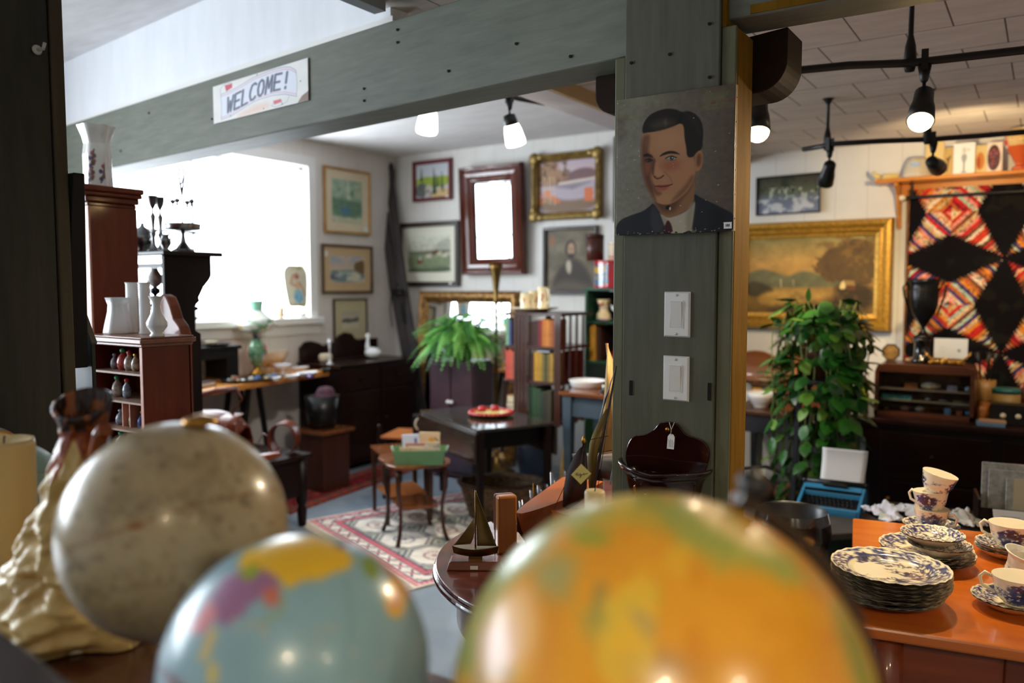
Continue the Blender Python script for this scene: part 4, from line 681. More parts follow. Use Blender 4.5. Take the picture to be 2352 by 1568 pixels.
c = at(658, 724, x=WX+.03); tag(MB().lathe([(.022, 0), (.03, .09), (.028, .09), (.001, .01)], seg=20).build('beaker', mat('buff_beaker', (216, 190, 150), rough=.3)), 'small buff beaker on the window sill beside the plaque', 'beaker', None, (WX+.035, c.y-.06, SZ))
# sideboard in the corner
t = thing('sideboard', 'dark carved sideboard with a scalloped backboard in the corner under the skis', 'sideboard', (-4.883, 4.93, 0), PI/2)   # local x along the wall, -y into the room
MB().box(-.455, .455, -.24, .235, .06, .855).build('carcass', DARKM, t, bevel=.003); MB().box(-.475, .475, -.262, .238, .856, .88).build('top', DARKX, t, bevel=.004)
bp_ = [(-.455, 0), (.455, 0), (.455, .155), (.26, .155), (.2, .145), (.17, .165), (.13, .21), (.05, .225), (-.02, .2), (-.07, .15), (-.14, .14), (-.2, .12), (-.26, .15), (-.34, .17), (-.4, .165), (-.455, .12)]
m = MB().prism(bp_, .21, .232, 'y'); m.T = None; o = m.build('backboard', DARKX, t); o.location.z = .8805
for i, x in enumerate((-.23, .23)): d = MB().box(x-.215, x+.215, -.2485, -.2405, .66, .84).build('drawer', DARKX, t, bevel=.003); MB().sphere((x, -.262, .75), .015, seg=12, rings=8).build('knob', DARKM, d)
for i, x in enumerate((-.23, .23)): d = MB().box(x-.215, x+.215, -.2485, -.2405, .1, .64).build('door', DARKX, t, bevel=.003); MB().sphere((x*.25, -.262, .4), .013, seg=12, rings=8).build('knob', DARKM, d)
for x in (-.42, .42):
    for y in (-.2, .2): MB().box(x-.03, x+.03, y-.03, y+.03, .01, .06).build('foot', DARKM, t)
c = at(862, 796, x=-4.97); t = thing('goose_figurine', 'white china goose with upright neck on the sideboard', 'figurine', (-4.86, 5.08, .8805), .5)
m = MB(); m.sphere((0, 0, .05), .06, sc=(1.25, .8, .8), seg=18, rings=12); m.tube([(-.03, 0, .06), (-.05, 0, .11), (-.045, 0, .16), (-.04, 0, .19)], [.035, .02, .014, .014], 12); m.build('body', WHITEG, t)
MB().sphere((-.042, 0, .2), .02, sc=(1.2, .9, .9), seg=14, rings=10).build('head', WHITEG, t); MB().tube([(-.06, 0, .2), (-.085, 0, .196)], [.007, .002], 8).build('beak', mat('pale_beak', (214, 180, 130), rough=.4), t)
# skis
t = thing('wooden_skis', 'pair of long old black wooden skis with bindings leaning in the corner', 'skis', (-4.62, 5.52, 0)); SKI = mat('old_ski_wood', (42, 38, 40), (66, 58, 56), rough=.55, scale=6, stretch=(8, 8, 1))
for (pb, pt_, pq) in (((904, 655), (874, 420), (886, 366)), ((926, 655), (896, 425), (899, 374))):
    b0 = at(pb[0]+27, 1010, y=5.38); b0 = Vector((-4.575+(.055 if pb[0] > 910 else 0), 5.42, .012)); pts = [b0, at(*pb, y=5.52), at(*pt_, y=5.64)]; tip = at(pq[0], pq[1], y=5.62)
    pts = [b0+(pts[1]-b0)*k/6 for k in range(7)]+[pts[1]+(pts[2]-pts[1])*k/5 for k in range(1, 6)]+[pts[2]*.4+tip*.6+Vector((-.008, .01, 0)), tip]
    m = MB(); w_ = [.046]*7+[.047]*4+[.05, .044, .012]; vs = []
    for p, w in zip(pts, w_): vs += [(p.x-w, p.y-.012, p.z), (p.x+w, p.y-.012, p.z), (p.x+w, p.y+.012, p.z), (p.x-w, p.y+.012, p.z)]
    n = len(pts); m.add(vs, [(i*4+k, i*4+(k+1) % 4, i*4+4+(k+1) % 4, i*4+4+k) for i in range(n-1) for k in range(4)]+[(0, 1, 2, 3), tuple(4*n-4+k for k in range(4))])
    rel(m.build('ski', SKI, bevel=.003), t)
m = MB(); c = at(916, 668, y=5.5); m.tube([(c.x-.06, c.y-.02, c.z), (c.x, c.y-.035, c.z+.012), (c.x+.07, c.y-.02, c.z)], .018, 8, flat=.6); m.tube([(c.x-.06, c.y-.01, c.z-.03), (c.x, c.y-.035, c.z-.04), (c.x+.08, c.y-.01, c.z-.03)], .014, 8); rel(m.build('binding', BLACKW), t)
for dx, l in ((-.07, .33), (.085, .3)): rel(MB().tube([(c.x+dx, c.y-.02, c.z), (c.x+dx-.01, c.y-.03, c.z-l*.5), (c.x+dx+.005, c.y-.02, c.z-l)], .006, 6).build('binding_strap', BLACKW, None), t)
# left low table with leather
t = thing('coffee_table', 'low dark polished table with turned legs in front of the pine bench', 'table', (-4.15, 2.95, 0)); tw, td = .36, .46
MB().box(-tw, tw, -td, td, .44, .462).build('top', DARKX, t, bevel=.004)
for s in (-1, 1): MB().box(-tw+.04, tw-.04, s*(td-.05)-.01, s*(td-.05)+.01, .2, .44).build('apron', DARKM, t); MB().box(s*(tw-.04)-.01, s*(tw-.04)+.01, -td+.05, td-.05, .2, .44).build('apron', DARKM, t)
legs4(t, -tw+.05, tw-.05, -td+.05, td-.05, .44, .035, DARKM, [(.6, 0), (.75, .04), (.9, .25), (.6, .3), (1, .36), (1, .999)])
LEA = mat('tan_leather', (108, 42, 12), (76, 28, 8), rough=.36, scale=8, bump=.2, coat=.1)
c = at(560, 1000, x=-4.05); t = thing('leather_satchel', 'tan leather saddlebag with buckled strap on the low table', 'bag', (-4.2, 2.97, .463), .5); t.scale = (1.3, 1.1, 1.35)
m = MB()
def bagf(u, v):
    x = (u-.5)*.34; prof = [(-.09, 0), (-.1, .1), (-.07, .19), (0, .215), (.06, .2), (.1, .1), (.09, 0)]; k = v*6; i = min(5, int(k)); f = k-i; y = prof[i][0]*(1-f)+prof[i+1][0]*f; z = prof[i][1]*(1-f)+prof[i+1][1]*f; s = 1-.35*abs(2*u-1)**3; return (x, y, z*s)
m.grid(bagf, 13, 19); m.build('body', LEA, t, solid=.006, fixn=False)
MB().grid(lambda u, v: ((u-.5)*.33, -.108+.1*max(0, v-.7)/.3-.0*u, .06+.14*v+.018*math.sin(3*v)), 9, 9).build('flap', LEA, t, solid=.005)
MB().tube([(.1, 0, .2), (.16, 0, .27), (.12, .03, .31), (.02, .03, .3), (-.06, .0, .28), (-.08, 0, .2)], .012, 8, flat=.25).build('strap', LEA, t); m = MB(); m.ring_frame(.05, .04, [(0, .0), (0, .006), (.008, .006), (.008, 0)]); m.T = None; o = m.build('buckle', SILVER, t); o.location = (.0, -.11, .15)
t = thing('leather_cuff', 'open tan leather roll standing at the corner of the low table', 'leather roll', (-3.91, 3.29, .463), .6)
m = MB(); pp = [(.075*math.cos(a), .03*math.sin(a)) for a in np.linspace(-.6, PI+.6, 18)]
def cuf(u, v): a = -1.2+u*(PI+2.4); return (.085*math.cos(a), (v-.5)*.14, .10+.1*math.sin(a) if math.sin(a) > -.9 else .01)
m.grid(cuf, 22, 5); m.build('cuff', LEA, t, solid=.007, fixn=False); MB().tube([(-.08, 0, .1), (-.13, 0, .13), (-.16, 0, .07)], .01, 8, flat=.3).build('strap', LEA, t)
# wooden armchair beside the hutch
t = thing('wooden_armchair', 'red-brown wooden armchair with flat arms between the hutch and the low table', 'chair', (-3.50, 2.46, 0), 0)
CH = wood('chair_wood', (104, 42, 18), (140, 66, 30), 'z', coat=.4)
MB().box(-.22, .22, -.2, .2, .41, .44).build('seat', CH, t, bevel=.005)
for x in (-.2, .2):
    for y in (-.18, .18): MB().lathe([(.018, 0), (.02, .2), (.024, .35), (.02, .41)], (x, y, 0), 12).build('leg', CH, t)
for x in (-.215, .215): MB().prism([(-.22, .62), (.2, .62), (.26, .63), (.26, .645), (.2, .65), (-.22, .645)], x-.03, x+.03, 'x').build('arm', CH, t, bevel=.004); MB().lathe([(.016, .44), (.02, .52), (.014, .6), (.018, .62)], (x, .15, 0), 12).build('arm_post', CH, t)
for x in (-.19, .19): MB().beam((x, -.19, .44), (x, -.24, 1.08), .035, .03).build('back_post', CH, t)
for z in (.62, .82, 1.03): MB().beam((-.2, -.19-.05*(z-.44)/.64, z), (.2, -.19-.05*(z-.44)/.64, z), .015, .05).build('back_slat', CH, t)
# black hat box on a brown stand under the bench end
c = at(728, 995, x=-4.45); t = thing('brown_pedestal', 'brown square wooden pedestal under the right end of the pine bench', 'pedestal', (-4.43, 4.1, 0)); MB().box(-.13, .13, -.13, .13, 0, .42).build('column', wood('pedestal_wood', (54, 24, 14), (72, 36, 20), 'z'), t, bevel=.004); MB().box(-.16, .16, -.16, .16, .42, .445).build('top', WALNUTX, t, bevel=.004)
t = thing('hat_box', 'black tapered hat box with a purplish hat on the brown pedestal', 'box', (-4.45, 4.1, .4455)); MB().lathe([(.1, 0), (.125, .24), (.12, .24), (.1, .02), (.001, .01)], seg=28).build('box', BLACKP, t); MB().lathe([(.001, .31), (.05, .3), (.07, .27), (.07, .245), (.11, .241), (.0, .241)][::-1], (.02, .02, 0), 24).build('hat', mat('plum_felt', (84, 56, 66), rough=.9), t)
# ------------------------------------------------------------------ middle of the room
# leaning gilt mirror
a = at(968, 668, y=5.60); b_ = at(1197, 668, y=5.60); MW = b_.x-a.x; MZ = a.z
t = thing('leaning_mirror', 'large ornate gilt-framed mirror leaning on the back wall behind the fern', 'mirror', ((a.x+b_.x)/2, 5.545, MZ/2)); t.rotation_euler = (-.072, 0, 0)
MB().ring_frame(MW, MZ, [(0, 0), (0, .03), (.012, .045), (.03, .055), (.055, .052), (.075, .035), (.085, .03), (.1, .016), (.1, .001)]).build('frame', mat('carved_gilt', (156, 116, 60), (92, 60, 30), rough=.4, metal=.5, scale=34, bump=1.0, contrast=.2), t)
MB().box(-MW/2+.09, MW/2-.09, -.012, -.006, -MZ/2+.09, MZ/2-.09).build('mirror_glass', MIRR, t)
# small purple cupboard under the fern
PUR = mat('aubergine_cupboard_paint', (66, 40, 48), (52, 32, 40), rough=.45, scale=6)
c = at(1040, 960, y=4.86); CW = (at(1083, 900, y=4.85).x-at(996, 900, y=4.85).x)/2
t = thing('purple_cupboard', 'small aubergine painted cupboard with white knobs under the fern', 'cupboard', (c.x-.04, 4.98, 0), .06); CW = max(.16, CW)
MB().box(-CW, CW+.05, -.12, .14, .02, .93).build('carcass', PUR, t, bevel=.004)
for x0, x1, n in ((-CW+.015, -.005+.02, 0), (.025, CW+.035, 1)): d = MB().box(x0, x1, -.132, -.1205, .55, .9).build('door', PUR, t, bevel=.003); MB().sphere(((x1-.012) if n == 0 else x0+.012, -.145, .61), .015, seg=14, rings=10).build('knob', WHITEG, d)
MB().box(-CW+.01, CW+.04, -.134, -.1205, .505, .53).build('rail', mat('red_painted_rail', (150, 52, 44), rough=.45), t)
d = MB().box(-CW+.015, CW+.035, -.132, -.1205, .06, .49).build('lower_door', mat('slate_purple_paint', (64, 52, 66), (54, 44, 56), rough=.45, scale=5), t, bevel=.003); MB().sphere((-CW+.035, -.146, .31), .015, seg=14, rings=10).build('knob', WHITEG, d)
# fern
FX, FY, FZ = c.x+.04, 4.93, .931
t = thing('potted_fern', 'bushy green fern spilling over the purple cupboard', 'fern', (FX, FY, FZ))
MB().lathe([(.07, 0), (.1, .14), (.105, .15), (.09, .15), (.001, .13)], seg=24).build('pot', mat('dark_pot', (50, 36, 30), rough=.5), t)
r1 = rng(11); m = MB()
def frond(m, a, L_, rise, droop, wid, base, r1, z0):
    n = 22; P = []
    for i in range(n+1):
        s = i/n; rr = L_*(s*.9+.1*math.sin(s*PI/2)); z = rise*math.sin(min(1, s*1.6)*PI/2)-droop*max(0, s-.25)**1.7; P.append(Vector((base[0]+rr*math.cos(a), base[1]+rr*math.sin(a), z0+z)))
    side = Vector((-math.sin(a), math.cos(a), 0)); mi = r1.randrange(3)
    for i in range(1, n):
        s = i/n; w = wid*math.sin(PI*(.12+.88*s))**.6*(1-.55*s); d = (P[i+1]-P[i-1]).normalized(); q = d*L_/n*.42
        for sg in (-1, 1):
            tip = P[i]+side*sg*w+d*w*.35+Vector((0, 0, -w*.25)); m.add([P[i]-q*1.1, P[i]+q*1.1, tip+q*.5, tip-q*.5], [(0, 1, 2, 3)], mi)
    m.tube(P, [.0025*(1-.7*i/n) for i in range(n+1)], 4, mi)
for k in range(190):
    a = r1.uniform(0, 2*PI); up = r1.random(); L_ = r1.uniform(.28, .44)*(1 if up < .75 else .7)
    frond(m, a, L_, r1.uniform(.06, .17) if up < .7 else r1.uniform(.16, .26), r1.uniform(.12, .5) if up < .75 else .1, r1.uniform(.045, .065), (r1.uniform(-.05, .05), r1.uniform(-.05, .05)), r1, .13)
m.build('foliage', [mat('fern_green', (92, 164, 66), (66, 134, 48), rough=.5, scale=9), mat('fern_light_green', (136, 198, 96), (102, 170, 70), rough=.5, scale=9), mat('fern_deep_green', (56, 122, 50), (40, 94, 38), rough=.5, scale=9)], t, fixn=False)
# brass torchiere
c = at(1140, 1084, z=0); t = thing('brass_floor_lamp', 'tall aged brass torchiere floor lamp between the mirror and the bookcase', 'floor lamp', (c.x, c.y, 0)); HZ = at(1140, 605, y=c.y).z
MB().lathe([(.15, 0), (.152, .012), (.13, .025), (.08, .05), (.03, .09), (.018, .16), (.014, .2)], seg=32).build('base', ABRASS, t)
MB().lathe([(.012, .2)]+[(.012+.004*(i % 2), .2+(HZ-.55)*i/40) for i in range(41)]+[(.014, HZ-.33)], seg=14).build('pole', ABRASS, t)
MB().lathe([(.014, HZ-.33), (.02, HZ-.3), (.015, HZ-.28), (.022, HZ-.2), (.035, HZ-.1), (.048, HZ-.04), (.06, HZ), (.055, HZ-.004), (.001, HZ-.12)], seg=28, ripple=lambda a, z: .03*math.cos(10*a)).build('cup', ABRASS, t)
# revolving bookcase
BX0 = at(1157, 800, y=4.62).x; BX1 = at(1288, 800, y=4.62).x; BW = (BX1-BX0)/2; BCX = (BX0+BX1)/2; BD2 = .21; BCY = 4.62+BD2
SZS = [.585, .855, 1.095, 1.325]
t = thing('revolving_bookcase', 'dark slatted revolving bookcase full of old books', 'bookcase', (BCX, BCY, 0))
BKW = wood('bookcase_wood', (48, 24, 16), (72, 38, 24), 'z', coat=.3)
for i, z in enumerate(SZS): MB().box(-BW-.012*(i == 3), BW+.012*(i == 3), -BD2-.012*(i == 3), BD2+.012*(i == 3), z-.02, z).build('top' if i == 3 else 'shelf', BKW, t, bevel=.003)
xs = -BW*.62
def slat(x, y, ax):
    MB().box(x-(.011 if ax else .004), x+(.011 if ax else .004), y-(.004 if ax else .011), y+(.004 if ax else .011), SZS[0]-.03, SZS[3]+.0).build('slat', BKW, t)
for k in range(4): slat(xs+.012+k*.029, -BD2-.005, 1)
for k in range(2): slat(BW-.010-k*.025, -BD2-.005, 1)
for k in range(4): slat(BW+.005, -BD2+.03+k*.09, 0); slat(-BW-.005, -BD2+.05+k*.1, 0)
MB().box(-.015, .015, .0, .03, .03, 1.30).build('spindle', BKW, t)
for a in range(4): MB().beam((0, 0, .07), (.26*math.cos(a*PI/2+PI/4), .26*math.sin(a*PI/2+PI/4), .036), .035, .04).build('foot', BKW, t)
def book(name, label, x0, w, h, d, col, loc, rz=0, tilt=0, group=None):
    t = thing(name, label, 'book', loc, rz, group); t.rotation_euler[1] = tilt
    m1 = mat('cloth_%d_%d_%d' % col, col, tuple(int(c*.8) for c in col), rough=.6, scale=30)
    m = MB(); m.box(0, .002, 0, d, 0, h); m.box(w-.002, w, 0, d, 0, h); m.box(0, w, -.002, .0005, 0, h); m.build('cover', m1, t)
    MB().box(.002, w-.002, .001, d-.003, .003, h-.003).build('pages', mat('book_pages', (206, 192, 160), rough=.9), t); return t
def row(x0, cols, z, hs, ws, where, names, group, dy=0):
    x = x0
    for i, cc in enumerate(cols):
        w = ws[i % len(ws)]*.96; h = hs[i % len(hs)]; book('old_book', '%s on the %s' % (names[i], where), 0, w, h, .15, cc, (BCX+x, 4.633+dy, z+.0005), group=group); x += w+.0015
xr = xs+.11
row(-BW+.012, [(120, 176, 132), (70, 84, 130)], SZS[2], [.19, .175], [.022, .02], 'top shelf left of the slats', ['pale green book', 'blue book'], 'books left of the slats')
row(xr, [(62, 34, 26), (66, 38, 26), (60, 30, 24), (128, 28, 26), (190, 112, 36), (204, 128, 48), (172, 104, 36), (150, 74, 34)], SZS[2], [.165, .17, .175, .18, .19, .185, .18, .185], [.026, .024, .03, .03, .026, .03, .022, .026], 'top shelf of the bookcase', ['brown book, far left,', 'brown book, second from left,', 'dark brown book beside the red one', 'dark red book', 'orange book beside the red one', 'bright orange book', 'amber book', 'rust book at the right end'], 'books on the top shelf')
row(-BW+.008, [(196, 74, 56), (204, 84, 62), (196, 92, 70)], SZS[1], [.2, .205, .195], [.028, .024, .02], 'middle shelf left of the slats', ['red book at the far left', 'tall coral book', 'salmon book by the slats'], 'books left of the slats')
row(xr+.0, [(56, 30, 22), (70, 36, 24), (196, 148, 44), (186, 140, 40), (126, 112, 46), (58, 66, 44), (120, 100, 40), (168, 130, 50)], SZS[1], [.18, .19, .2, .195, .19, .185, .19, .195], [.024, .022, .032, .03, .022, .018, .022, .028], 'middle shelf of the bookcase', ['dark brown book', 'russet book', 'wide mustard book', 'mustard book right of the wide one', 'olive-gold book', 'dark green book', 'khaki book', 'straw book at the right end'], 'books on the middle shelf')
row(xr+.0, [(40, 66, 42), (48, 80, 48), (44, 70, 40), (36, 56, 40), (50, 44, 28), (62, 54, 34)], SZS[0], [.22, .225, .215, .2, .2, .21], [.034, .03, .036, .022, .03, .034], 'lowest shelf of the bookcase', ['deep green book at the far left', 'leaf-green tall book', 'wide moss-green book', 'thin bottle-green book', 'dark olive book', 'brown-olive book at the right end'], 'books on the lowest shelf')
row(BW-.085, [(110, 26, 30), (104, 24, 26)], SZS[1], [.2, .2], [.03, .028], 'middle shelf behind the right slats', ['maroon book', 'wine-red book'], 'books behind the right slats', .19)
tag(MB().box(-.05, .05, 0, .1, 0, .01).build('paper_sheaf', mat('bluish_paper', (196, 206, 222), rough=.8)), 'sheaf of white papers lying on the mustard books', 'papers', None, (BCX+.08, 4.64, SZS[1]+.2005))
for k, (w, h, cc, nm) in enumerate(((.17, .035, (150, 150, 150), 'grey bottom book'), (.16, .035, (110, 120, 140), 'blue-grey book, second from bottom'), (.165, .03, (40, 52, 86), 'navy book, second from top'), (.15, .05, (176, 120, 74), 'thick tan book on top'))):
    z = SZS[0]+.0005+sum((.035, .035, .03, .05)[:k])+k*.0006; tt = thing('old_book', nm+' of the pile left of the slats on the lowest shelf', 'book', (BCX-BW+.062, 4.64, z), .05*(k-1.5), 'pile of books on the lowest shelf')
    m = MB(); cc2 = mat('pile_cloth_%d' % k, cc, rough=.6); m.box(-w/2+.03, w/2-.04, 0, .11, 0, .003); m.box(-w/2+.03, w/2-.04, 0, .11, h-.003, h); m.build('cover', cc2, tt); MB().box(-w/2+.032, w/2-.043, .002, .108, .003, h-.003).build('pages', mat('book_pages', (206, 192, 160)), tt)
# plate with mugs on the bookcase
c = at(1228, 706, y=BCY-.02); t = thing('cream_platter', 'wide cream pottery platter on top of the bookcase', 'plate', (c.x, BCY-.02, SZS[3]+.0005)); MB().lathe([(.001, .002), (.09, 0), (.1, .006), (.17, .024), (.178, .03), (.17, .03), (.1, .012), (.001, .01)], seg=40).build('platter', CREAMG, t)
def mug(px, lab, h, r, y, ang, kind):
    c = at(px, 690, y=y); t = thing(kind, lab, 'mug' if kind == 'floral_mug' else 'jug', (c.x, y, SZS[3]+.017), ang, 'cream mugs on the platter')
    cv = Canvas(72, 40, (236, 218, 178)); 
    for u in (.1, .35, .62, .88): cv.line([(u, .85), (u+.02, .55), (u-.02, .3)], .03, (120, 104, 70)); cv.ell(u+.02, .4, .03, .09, (186, 70, 60), .6); cv.ell(u-.03, .55, .03, .07, (110, 84, 60), .6)
    painted('body', cv, lambda U, V: (r*(1-.12*np.sin((1-V)*PI))*np.cos(2*PI*U), r*(1-.12*np.sin((1-V)*PI))*np.sin(2*PI*U), (1-V)*h), PAINTG, t); MB().lathe([(r, h), (r-.004, h), (r-.006, .01), (.001, .006)], seg=28).build('inside', CREAMG, t); MB().tube([(r*.92, 0, h*.85), (r+.03, 0, h*.88), (r+.042, 0, h*.6), (r+.03, 0, h*.3), (r*.9, 0, h*.2)], .007, 8).build('handle', CREAMG, t)
mug(1208, 'cream floral mug at the left of the platter', .115, .042, BCY-.06, 2.6, 'floral_mug'); mug(1226, 'cream floral mug behind, in the middle of the platter', .13, .04, BCY+.04, .3, 'floral_mug'); mug(1248, 'taller cream floral jug with big handle at the right of the platter', .16, .042, BCY-.04, -.5, 'floral_jug')
# green shelf unit
GX = at(1343, 760, y=5.12).x; t = thing('green_shelf_unit', 'dark green painted shelf unit with drawers beside the bookcase', 'shelf unit', (GX+.42, 5.3, 0)); GRN = mat('forest_green_paint', (44, 84, 62), (36, 72, 52), rough=.4, scale=6); GIN = mat('black_green_paint', (18, 30, 24), rough=.5)
GZ = [.1, .74, .965, 1.255, 1.495]
for x in (-.42, .40): MB().box(x, x+.02, -.18, .18, 0, GZ[4]-.02).build('side', GRN, t, bevel=.002)
MB().box(-.4, .4, .17, .18, 0, 1.47).build('back_panel', GIN, t)
for z in GZ: MB().box(-.4-(.03 if z > 1.4 else 0), .4+(.03 if z > 1.4 else 0), -.18-(.01 if z > 1.4 else 0), .169, z-.02, z).build('shelf', GRN, t, bevel=.002)
for i, z in enumerate((.74,)): d = MB().box(-.395, .395, -.185, -.165, z+.005, z+.2).build('drawer', GIN, t, bevel=.003); MB().tube([(-.1, -.19, z+.1), (0, -.2, z+.095), (.1, -.19, z+.1)], .005, 6).build('handle', SILVER, d)
def gx(px, z, y=5.18): return at(px, 700, y=y).x
c = gx(1384, 0); t = thing('floral_vase', 'cream hourglass vase with red flowers on the green shelf unit', 'vase', (c, 5.2, GZ[3]+.0005))
cv = Canvas(72, 60, (226, 204, 160)); cv.blotch((186, 56, 46), 9, .58, .06, .9, 3, cv.V < .38); cv.blotch((60, 60, 50), 10, .58, .05, .9, 6, cv.V < .38)
painted('body', cv, bulge([0, .1, .3, .5, .62, .8, 1], [.04, .05, .052, .032, .03, .048, .052], 0, .155), PAINTG, t); MB().lathe([(.052, .155), (.048, .15), (.03, .08), (.001, .07)], seg=24).build('inside', CREAMG, t)
t = thing('lilac_dish', 'lilac china dish with flower edge in front of the cream hourglass vase', 'dish', (gx(1392, 0, 5.15), 5.15-.02, GZ[3]+.0005)); MB().lathe([(.03, 0), (.035, .004), (.06, .018), (.062, .02), (.035, .009), (.001, .007)], seg=24, ripple=lambda a, z: .06*math.cos(8*a) if z > .01 else 0).build('dish', mat('lilac_china', (196, 184, 206), (226, 220, 226), rough=.2, scale=30, coat=.5), t)
t = thing('china_flower', 'white china flower ornament at the post side of the green shelf', 'ornament', (gx(1414, 0, 5.17), 5.19, GZ[3]+.0005)); MB().lathe([(.02, 0), (.02, .01), (.006, .02), (.006, .06)], seg=12).build('stem', WHITEG, t)
m = MB()
for k in range(14): a = k*2.4; e = .3+.9*(k/14); m.tube([(0, 0, .07), (.02*math.cos(a), .02*math.sin(a), .07+.02*e), (.045*math.cos(a), .045*math.sin(a), .07+.045*e)], [.008, .011, .001], 6)
m.build('petals', WHITEG, t)
t = book('tall_yellow_book', 'tall mustard-yellow book at the left of the green shelf', 0, .045, .26, .2, (196, 140, 36), (GX+.032, 5.14, GZ[2]+.0005)); t2 = book('tall_brown_book', 'dark brown book beside the tall mustard book on the green shelf', 0, .03, .24, .2, (60, 34, 24), (GX+.08, 5.16, GZ[2]+.0005))
REDG = mat('red_enamel', (176, 22, 36), (160, 16, 30), rough=.2, coat=.6, scale=6); c = GX+.30
t = thing('red_bowl', 'upturned ribbed red mixing bowl on the green shelf', 'bowl', (c, 5.28-.06, GZ[2]+.0005), 0, 'red mixing bowls'); MB().lathe([(.135, 0), (.137, .004)]+[(.133-.06*(i/12)**1.6+.002*(i % 2), .008+.11*i/12) for i in range(13)]+[(.05, .128), (.05, .14), (.001, .14)], seg=36).build('bowl', REDG, t)
t = thing('red_bowl', 'smaller red mixing bowl standing on the upturned one', 'bowl', (c, 5.28-.06, GZ[2]+.141), 0, 'red mixing bowls'); MB().lathe([(.04, 0), (.045, .012), (.075, .05), (.105, .105), (.108, .11), (.1, .108), (.001, .02)], seg=36).build('bowl', REDG, t)
# tins on the shelf unit
DR = .165; c = gx(1405, 0, 5.2); t = thing('red_tin', 'large red round tin with blue label on top of the green shelf unit', 'tin', (c+.02, 5.24, GZ[4]+.0005))
cv = Canvas(260, 80, (158, 24, 30)); cv.mottle(.08, 8)
def strokes(cv, txt, x0, y0, cw, chh, col, wd, slant=0, path=None, gap=.25):
    F = {'W': [[(0, 0), (.25, 1), (.5, .3), (.75, 1), (1, 0)]], 'E': [[(1, 0), (0, 0), (0, 1), (1, 1)], [(0, .5), (.8, .5)]], 'L': [[(0, 0), (0, 1), (1, 1)]], 'C': [[(1, .12), (.7, 0), (.25, .05), (0, .35), (0, .65), (.25, .95), (.7, 1), (1, .88)]], 'O': [[(.5, 0), (.15, .12), (0, .5), (.15, .88), (.5, 1), (.85, .88), (1, .5), (.85, .12), (.5, 0)]], 'M': [[(0, 1), (.1, 0), (.5, .7), (.9, 0), (1, 1)]], '!': [[(.5, 0), (.5, .66)], [(.5, .92), (.5, 1)]], 'R': [[(0, 1), (0, 0), (.75, 0), (1, .2), (.75, .48), (0, .5)], [(.5, .5), (1, 1)]], 'N': [[(0, 1), (0, 0), (1, 1), (1, 0)]], 'I': [[(.5, 0), (.5, 1)]], 'K': [[(0, 0), (0, 1)], [(1, 0), (0, .55), (1, 1)]], 'S': [[(1, .12), (.6, 0), (.1, .1), (.1, .4), (.9, .6), (.9, .9), (.4, 1), (0, .88)]], "'": [[(.4, 0), (.3, .25)]], 'D': [[(0, 0), (0, 1), (.6, 1), (1, .7), (1, .3), (.6, 0), (0, 0)]], 'A': [[(0, 1), (.5, 0), (1, 1)], [(.2, .65), (.8, .65)]]}
    for i, ch in enumerate(txt):
        for st in F.get(ch, []):
            pts = []
            for x, y in st:
                X = x0+cw*(i*(1+gap)+x)+slant*(1-y); Y = y0+chh*y+(path((X-x0)/(cw*len(txt)*(1+gap))) if path else 0); pts.append((X, Y))
            cv.line(pts, wd, col, wd*.35)
# label centred where the tin faces the viewer
U0 = .75-.02-.06
cv.poly([(U0-.1, .12), (U0+.1, .12), (U0+.09, .5), (U0+.1, .82), (U0+.05, .84), (U0, .95), (U0-.05, .84), (U0-.1, .82), (U0-.09, .5)], (60, 92, 122), .02, smooth=False); strokes(cv, "ENNICK'S", U0-.075, .2, .0145, .2, (196, 148, 50), .05, path=lambda s: .03*math.cos((s-.5)*5)); cv.blotch((180, 138, 60), 60, .5, .06, .8, 4, (abs(cv.U-U0) < .08)*(cv.V > .52)*(cv.V < .66))
painted('body', cv, lambda U, V: (DR*np.cos(2*PI*U), DR*np.sin(2*PI*U), (1-V)*.185), PAINTG, t); MB().lathe([(DR, .18), (DR+.004, .182), (DR+.004, .195), (.001, .197)], seg=40).build('lid', REDG, t); MB().lathe([(.001, 0), (DR, 0), (DR+.003, .004), (DR, .008)], seg=40).build('base_rim', REDG, t)
TZ2 = GZ[4]+.198
t = thing('brown_canister', 'dark brown tall canister with domed lid on the red tin', 'canister', (gx(1366, 0, 5.2), 5.2, TZ2)); MB().lathe([(.064, 0), (.064, .17)], seg=32).build('body', mat('brown_tole', (88, 44, 32), (62, 30, 24), rough=.4, scale=12, stretch=(3, 3, .6)), t); MB().lathe([(.066, .1705), (.067, .185), (.05, .194), (.001, .196)], seg=32).build('lid', mat('brown_tole', (0, 0, 0)), t)
t = thing('cream_canister', 'cream canister with red bands and red knob on the red tin beside the post', 'canister', (gx(1408, 0, 5.2)+.02, 5.22, TZ2)); MB().lathe([(.062, 0), (.062, .115), (.064, .12), (.06, .13), (.001, .132)], seg=32).build('body', CREAMG, t)
for z in (.02, .112): MB().lathe([(.0626, z), (.0632, z+.003), (.0626, z+.007)], seg=32).build('band', REDG, t)
MB().lathe([(.006, .13), (.01, .145), (.006, .158), (.001, .16)], seg=14).build('knob', REDG, t)
